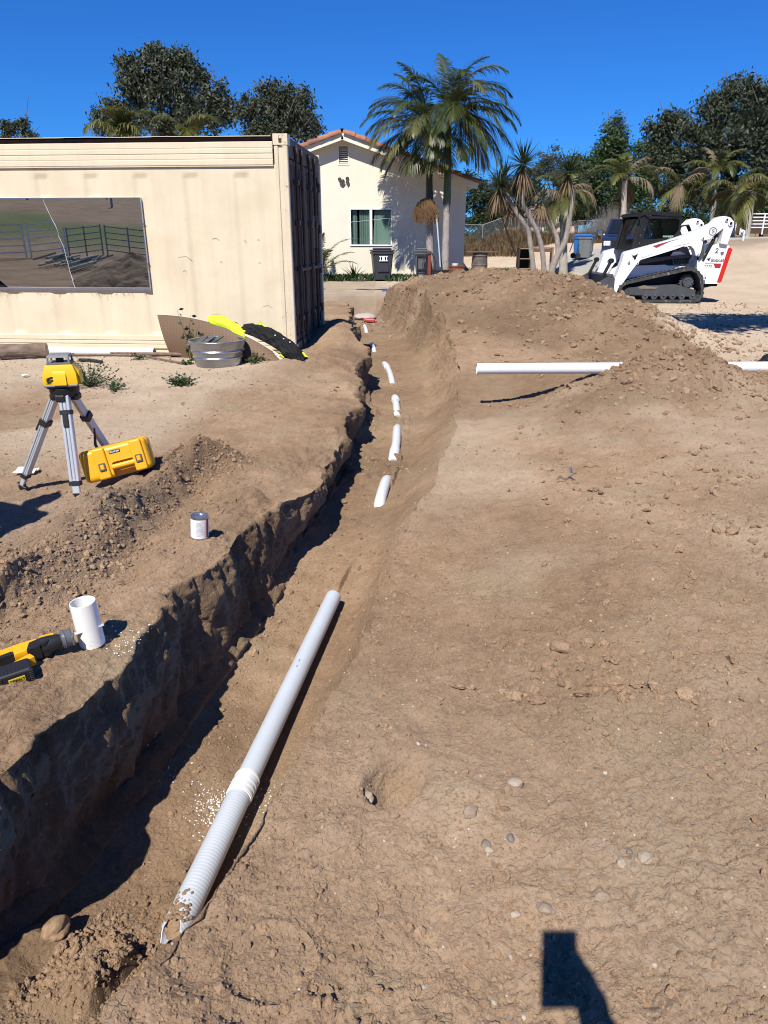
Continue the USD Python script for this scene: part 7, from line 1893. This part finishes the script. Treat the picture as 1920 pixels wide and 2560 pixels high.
# tree right of the view whose shade lies on the drive
tb = N_([7.4, 9.0, gz(7.4, 9.0)])
stt = thing('shade_tree', 'leafy tree outside the right edge of the view shading the sandy drive', 'tree', tb)
ends = [N_(e) for e in ((-2.5, .5, 5.6), (-1.6, 1.4, 5.8), (-3.2, -.3, 5.6), (-1.2, .2, 5.7), (.4, .3, 6.2))]
obj('trunk', [tube([(0, 0, -.2), (.1, .1, 2.2), (.0, .2, 4.2)], [.22, .17, .12], 10)] + [tube([(0, .2, 4.0), e * .5 + [0, .1, 2.4], e], [.09, .06, .02], 6) for e in ends], TBARK, stt)
rs5 = np.random.default_rng(44)
V = []
for c, rx, n_ in zip(ends, ((1.3, .5, .35), (1.2, .5, .35), (.8, .6, .35), (1.2, .6, .35), (.8, .7, .5)), (1500, 1100, 800, 1000, 700)):
    p = c + rs5.normal(size=(n_, 3)) * N_(rx) * .6
    t_ = rs5.normal(size=(n_, 3)); t_ /= np.linalg.norm(t_, axis=1, keepdims=True); w_ = np.cross(t_, rs5.normal(size=(n_, 3))); w_ /= np.linalg.norm(w_, axis=1, keepdims=True)
    V.append(np.stack([p - t_ * .12, p + w_ * .05, p + t_ * .12, p - w_ * .05], 1))
obj('crown', quads(np.vstack(V)), SHRUB, stt)
# pasture in the reflection: corral panels, stacked panels, a spoil heap
PIPE_ = mat('corral_pipe', (.13, .15, .14), rough=.5, metal=.3, var=.2)
PIPEL = mat('corral_pipe_pale', (.42, .43, .43), rough=.5, metal=.3)
def sdir(s, across):
    d = unit(N_([-.57, -.82, 0])); e = N_([-d[1], d[0], 0])
    p = d * s + e * across
    return N_([p[0], p[1], float(terrain(p[0:1], p[1:2])[0])])
def at_z(x, y):
    return float(terrain(N_([float(x)]), N_([float(y)]))[0])
for lab, (xa, ya), (xb_, yb), m_ in [('pale railed corral panel mirrored at the left end of the container window', (-22.6, -8.0), (-19.9, -10.8), PIPEL),
                           ('corral panel mirrored in the left window pane, second from the left', (-19.8, -11.0), (-18.8, -14.2), PIPEL),
                           ('corral panel mirrored just behind the crack of the window', (-18.8, -14.4), (-18.3, -16.6), PIPE_),
                           ('wide corral gate mirrored right of the crack in the window', (-18.0, -16.5), (-15.3, -15.9), PIPE_),
                           ('corral panel mirrored at the right end of the container window', (-15.2, -15.9), (-12.2, -15.0), PIPE_)]:
    p, q = N_([xa, ya, at_z(xa, ya)]), N_([xb_, yb, at_z(xb_, yb)])
    t = thing('corral_panel', lab, 'fence panel')
    for k in range(5):
        z = .25 + 1.1 * k / 4
        obj('rail', tube([p + [0, 0, z], q + [0, 0, z]], .03, 6), m_, t)
    for f in (0, .5, 1):
        w = p + (q - p) * f
        obj('upright', tube([w + [0, 0, -.1], w + [0, 0, 1.42]], .036, 6), m_, t)
pst = thing('stacked_panels', 'pile of pipe panels lying on the ground, mirrored left of the window crack', 'panels')
for k in range(6):
    xa, ya, xb_, yb = -17.0 + .12 * k, -7.5 - .3 * (k % 3), -18.0 + .1 * k, -13.0 - .4 * (k % 2)
    for o in (0, .9):
        obj('bar', tube([(xa + o, ya, at_z(xa, ya) + .10 + .09 * (k % 4)), (xb_ + o, yb, at_z(xb_, yb) + .12 + .09 * (k % 4))], .04, 6), PIPE_, pst)
    obj('cross_bar', tube([(xa - .2, ya - .9 * k, at_z(xa, ya - .9 * k) + .3), (xa + .7, ya - .9 * k - .2, at_z(xa, ya - .9 * k) + .55)], .035, 6), PIPE_, pst)
# earth heap left of the photographer, seen only in the window
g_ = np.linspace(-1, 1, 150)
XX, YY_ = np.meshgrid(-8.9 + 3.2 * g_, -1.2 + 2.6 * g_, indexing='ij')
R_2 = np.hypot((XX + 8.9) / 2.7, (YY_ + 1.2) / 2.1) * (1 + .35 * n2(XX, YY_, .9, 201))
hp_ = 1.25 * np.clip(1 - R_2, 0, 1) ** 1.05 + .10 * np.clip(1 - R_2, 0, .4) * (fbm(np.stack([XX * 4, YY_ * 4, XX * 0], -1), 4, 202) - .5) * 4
tag(obj('soil_heap', sheet(np.stack([XX, YY_, terrain(XX, YY_) - .05 + hp_], -1)), mat('damp_soil_shaded', (.085, .055, .034), rough=.95, var=.35, scale=5, bump=.02, bscale=20), smooth=True), 'dark heap of dug soil mirrored in the lower right of the window', 'soil heap')  # damp soil colour darkened to hold the shade on the mirrored face
for k, (xa, ya, lab) in enumerate([(-30, -40, 'dark fence post mirrored at the top edge of the window, second from the left'), (-26, -42, 'dark fence post mirrored at the top edge of the window, third from the left'), (-22, -43, 'dark fence post mirrored at the top edge of the window, rightmost'), (-36, -36, 'dark fence post mirrored at the top edge of the window, leftmost')]):
    pt_ = obj('fence_post', tube([(xa, ya, at_z(xa, ya) - .2), (xa, ya, at_z(xa, ya) + 1.6)], .09, 6), PIPE_)
    tag(pt_, lab, 'post', 'far fence posts mirrored in the window')
# ------------------------------------------------------------------ loose clods, stones and shavings
def scatter(name, label, cat_, protos, mats, pts, scales, rng, sink=.25):
    pi = UsdGeom.PointInstancer.Define(stage, '/World/' + numbered('/World', name))
    paths = []
    for k, (m, mm) in enumerate(zip(protos, mats)):
        paths.append(obj(name + '_shape', m, mm, pi.GetPrim(), smooth=25).GetPath())
    pi.CreatePrototypesRel().SetTargets(paths)
    n = len(pts)
    pi.CreateProtoIndicesAttr(Vt.IntArray.FromNumpy(rng.integers(0, len(protos), n).astype(np.int32)))
    pi.CreatePositionsAttr(Vt.Vec3fArray.FromNumpy(pts.astype(np.float32)))
    q = rng.normal(size=(n, 4)); q[:, 1:3] *= .35; q /= np.linalg.norm(q, axis=1, keepdims=True)
    pi.CreateOrientationsAttr(Vt.QuathArray([Gf.Quath(float(a[0]), float(a[1]), float(a[2]), float(a[3])) for a in q]))
    s = np.repeat(scales[:, None], 3, 1) * rng.uniform(.75, 1.25, (n, 3)); s[:, 2] *= .8
    pi.CreateScalesAttr(Vt.Vec3fArray.FromNumpy(s.astype(np.float32)))
    return tag(pi.GetPrim(), label, cat_, kind='stuff')
rk = np.random.default_rng(123)
cl_shapes = []
for k in range(8):
    m = trimesh.creation.icosphere(3, 1.0)
    f_ = fbm(m.vertices * 1.5 + k * 13, 3, k) - .5 + .55 * (fbm(m.vertices * 4 + k * 7, 2, k + 40) - .5)
    f2 = np.minimum(0, .75 - np.abs(m.vertices @ unit(rk.normal(size=3)))) * .8
    cl_shapes.append(trimesh.Trimesh(m.vertices * (1 + .9 * f_ + f2)[:, None] * [1, .8, .7], m.faces, process=False))
X, Yv, S = [], [], []
def patch(n, cx, cy, sx, sy, r0, r1, pw=3.0, shear=0.0):
    x = rk.normal(cx, sx, n); y = rk.normal(cy, sy, n); x = x + shear * (y - cy)
    X.append(x); Yv.append(y); S.append(r0 * (r1 / r0) ** (rk.random(n) ** pw))
def along(n, P, w, r0, r1, pw=3.0, off=0.0):
    P = np.asarray(P); t = rk.random(n) * (len(P) - 1); i = t.astype(int); f = (t - i)[:, None]
    c = P[i] * (1 - f) + P[np.minimum(i + 1, len(P) - 1)] * f
    X.append(c[:, 0] + rk.normal(off, w, n)); Yv.append(c[:, 1] + rk.normal(0, w, n)); S.append(r0 * (r1 / r0) ** (rk.random(n) ** pw))
patch(3200, -.82, 1.47, .17, .10, .0025, .013, 2.5)            # crumbs heaped on the trench floor
patch(900, -.68, 1.33, .18, .10, .0025, .010)
along(3600, RIDGE, .12, .003, .016, 4.0, .10)                 # dug ridge
along(2500, RIDGE, .30, .003, .014, 3)
along(3600, [(LIP_R(y) + .15, y) for y in np.linspace(.7, 4, 20)], .22, .0025, .011, 4.5)
along(1500, [(float(LIP_L(y)) - .12, y) for y in np.linspace(2, 8, 20)], .12, .003, .020, 3)
n = 16000
y = .7 + 6.5 * rk.random(n) ** 1.5; x = -.2 + (0.62 * y + .9) * rk.random(n)
g = fbm(np.stack([x * 1.6, y * 1.6, x * 0], -1), 3, 301); keep = rk.random(n) < sstep(.42, .62, g)
X.append(x[keep]); Yv.append(y[keep]); S.append(.0025 * (.015 / .0025) ** (rk.random(keep.sum()) ** 4))
patch(420, 1.35, 3.0, .45, .55, .004, .026, 4.0)              # lumpy ground at the right
patch(500, 1.9, 4.3, .5, .5, .004, .035, 3.5)
patch(260, .75, 2.25, .20, .14, .005, .030, 2.5)
n = 9000
t = rk.random(n); P_ = PILE; i = t * (len(P_) - 1); i0 = i.astype(int); f = (i - i0)[:, None]
c = P_[i0] * (1 - f) + P_[np.minimum(i0 + 1, len(P_) - 1)] * f
X.append(c[:, 0] + rk.normal(0, 1.0, n)); Yv.append(c[:, 1] + rk.normal(0, .8, n)); S.append(.006 * (.055 / .006) ** (rk.random(n) ** 5))
along(4500, MOUND, .55, .005, .040, 5)
n = 5000
X.append(rk.uniform(1.5, 9, n)); Yv.append(rk.uniform(8.5, 19, n)); S.append(.006 * (.03 / .006) ** (rk.random(n) ** 4))
along(2500, [(float(BASE_R(y)) * .5 + float(BASE_L(y)) * .5, y) for y in np.linspace(2, 18, 30)], .18, .003, .018, 4)
along(900, [(float(BASE_L(y)) + .10, y) for y in np.linspace(2, 9, 30)], .05, .005, .030, 3)
n = 4500
X.append(rk.uniform(-6, -.8, n)); Yv.append(rk.uniform(3.2, 9.3, n)); S.append(.003 * (.014 / .003) ** (rk.random(n) ** 4))
n = 60000
y = .75 + 4.5 * rk.random(n) ** 1.6; x = -.75 * y - .9 + (1.4 * y + 1.9) * rk.random(n)
X.append(x); Yv.append(y); S.append(.0016 * (.006 / .0016) ** (rk.random(n) ** 2.5))
X, Yv, S = np.concatenate(X), np.concatenate(Yv), np.concatenate(S)
def off_things(x, y):
    ok = np.ones(len(x), bool)
    for cx, cy, r in ((-1.63, 4.2, .26), (c_[0], c_[1], .05), (cpx[0], cpx[1], .055), (sx_ + .05, sy_ + .02, .17)):
        ok &= np.hypot(x - cx, y - cy) > r
    d, _ = segdist(x, y, [A0[:2], A1[:2]])
    lo, hi_ = np.minimum(LIP_L(y), BASE_L(y)) - .16, np.maximum(LIP_L(y), BASE_L(y)) + .10
    return ok & (d > .05) & ~((x > lo) & (x < hi_) & (y < 19))
k_ = off_things(X, Yv)
X, Yv, S = X[k_], Yv[k_], S[k_]
scatter('soil_clods', 'loose brown clods and crumbs of soil over the banks and heaps', 'soil', cl_shapes, [CLOD] * 8, np.stack([X, Yv, gz(X, Yv) + S * .25], -1), S, rk)
GRAV = [mat('gravel_pale', (.42, .37, .31), rough=.8, var=.2, scale=40), mat('gravel_grey', (.20, .175, .15), rough=.8, var=.2, scale=40), mat('gravel_tan', (.36, .28, .20), rough=.8, var=.2, scale=40)]
n = 1500
y = .8 + 4.5 * rk.random(n) ** 1.4; x = -.2 + (0.62 * y + .8) * rk.random(n)
S2 = .0015 * (.007 / .0015) ** (rk.random(n) ** 3)
scatter('gravel_bits', 'tiny pale and grey gravel bits in the trodden soil', 'gravel', [cl_shapes[k] for k in range(3)], GRAV, np.stack([x, y, gz(x, y) + S2 * .2], -1), S2, rk)
n1, n2_ = 420, 110
ac = fa(TC)
x = np.concatenate([rk.normal(ac[0] - .09, .05, n1), rk.normal(cpx[0] + .13, .07, n2_), rk.normal(ac[0] + .07, .05, 60)]); y = np.concatenate([rk.normal(ac[1] + .0, .06, n1), rk.normal(cpx[1] + .04, .07, n2_), rk.normal(ac[1], .06, 60)])
S3 = .0012 * 3.0 ** rk.random(len(x))
scatter('pipe_shavings', 'white plastic shavings sprinkled beside the pipe coupling and the pipe offcut', 'shavings', cl_shapes[:2], [mat('shaving_white', (.78, .78, .76), rough=.5)] * 2, np.stack([x, y, gz(x, y) + .001], -1), S3, rk)
STN = [mat('stone_pale', (.34, .27, .195), rough=.85, var=.18, scale=25, bump=.001), mat('stone_tan', (.27, .20, .14), rough=.85, var=.2, scale=25, bump=.001), mat('stone_grey', (.17, .148, .125), rough=.8, var=.2, scale=25), CLOD]
for k, (u, v, r, mi, lab) in enumerate([
    (1112, 1698, .021, 0, 'pale oblong stone lying right of the hole in the near soil'),
    (1392, 1858, .019, 0, 'pale angular stone in the right foreground, larger of two side by side'),
    (1341, 1866, .012, 0, 'small white angular chip beside the larger pale stone in the right foreground'),
    (1360, 1842, .008, 2, 'small glassy grey chip above the pair of pale chips'),
    (1177, 1966, .017, 1, 'rounded tan stone just above the phone shadow'),
    (1300, 1940, .015, 1, 'rounded tan stone right of and above the phone shadow'),
    (1016, 1756, .020, 1, 'tan stone half sunk in the soil below the hole'),
    (1103, 1812, .011, 2, 'dark grey pebble in the middle foreground'),
    (1050, 1827, .013, 2, 'grey pebble touching a white chip in the middle foreground'),
    (1056, 1838, .010, 0, 'white chip touching the grey pebble in the middle foreground'),
    (1113, 1975, .011, 0, 'pale oval pebble left of the phone shadow'),
    (610, 1560, .015, 1, 'small loose stone by the far side of the ribbed pipe'),
    (122, 2010, .038, 3, 'large round clod sitting on the crumbly soil at the end of the trench'),
    (795, 1726, .018, 0, 'pale stone at the left side of the hole'),
    (1210, 1405, .035, 3, 'large tan soil lump in the trodden ground right of the trench'),
    (1580, 1150, .035, 3, 'large tan lump at the right edge among smaller clods')]):
    z = -.1
    for _ in range(4):
        q = dpx(u, v, z); z = gz(q[0], q[1])
    tag(obj('stone', T(rock(r * 1.15, r * .9, r * .75, 200 + k, 3, 1.0 if mi == 3 else .85), (q[0], q[1], z + r * .25), (0, 0, 37 * k)), STN[mi], smooth=True), lab, 'stone')
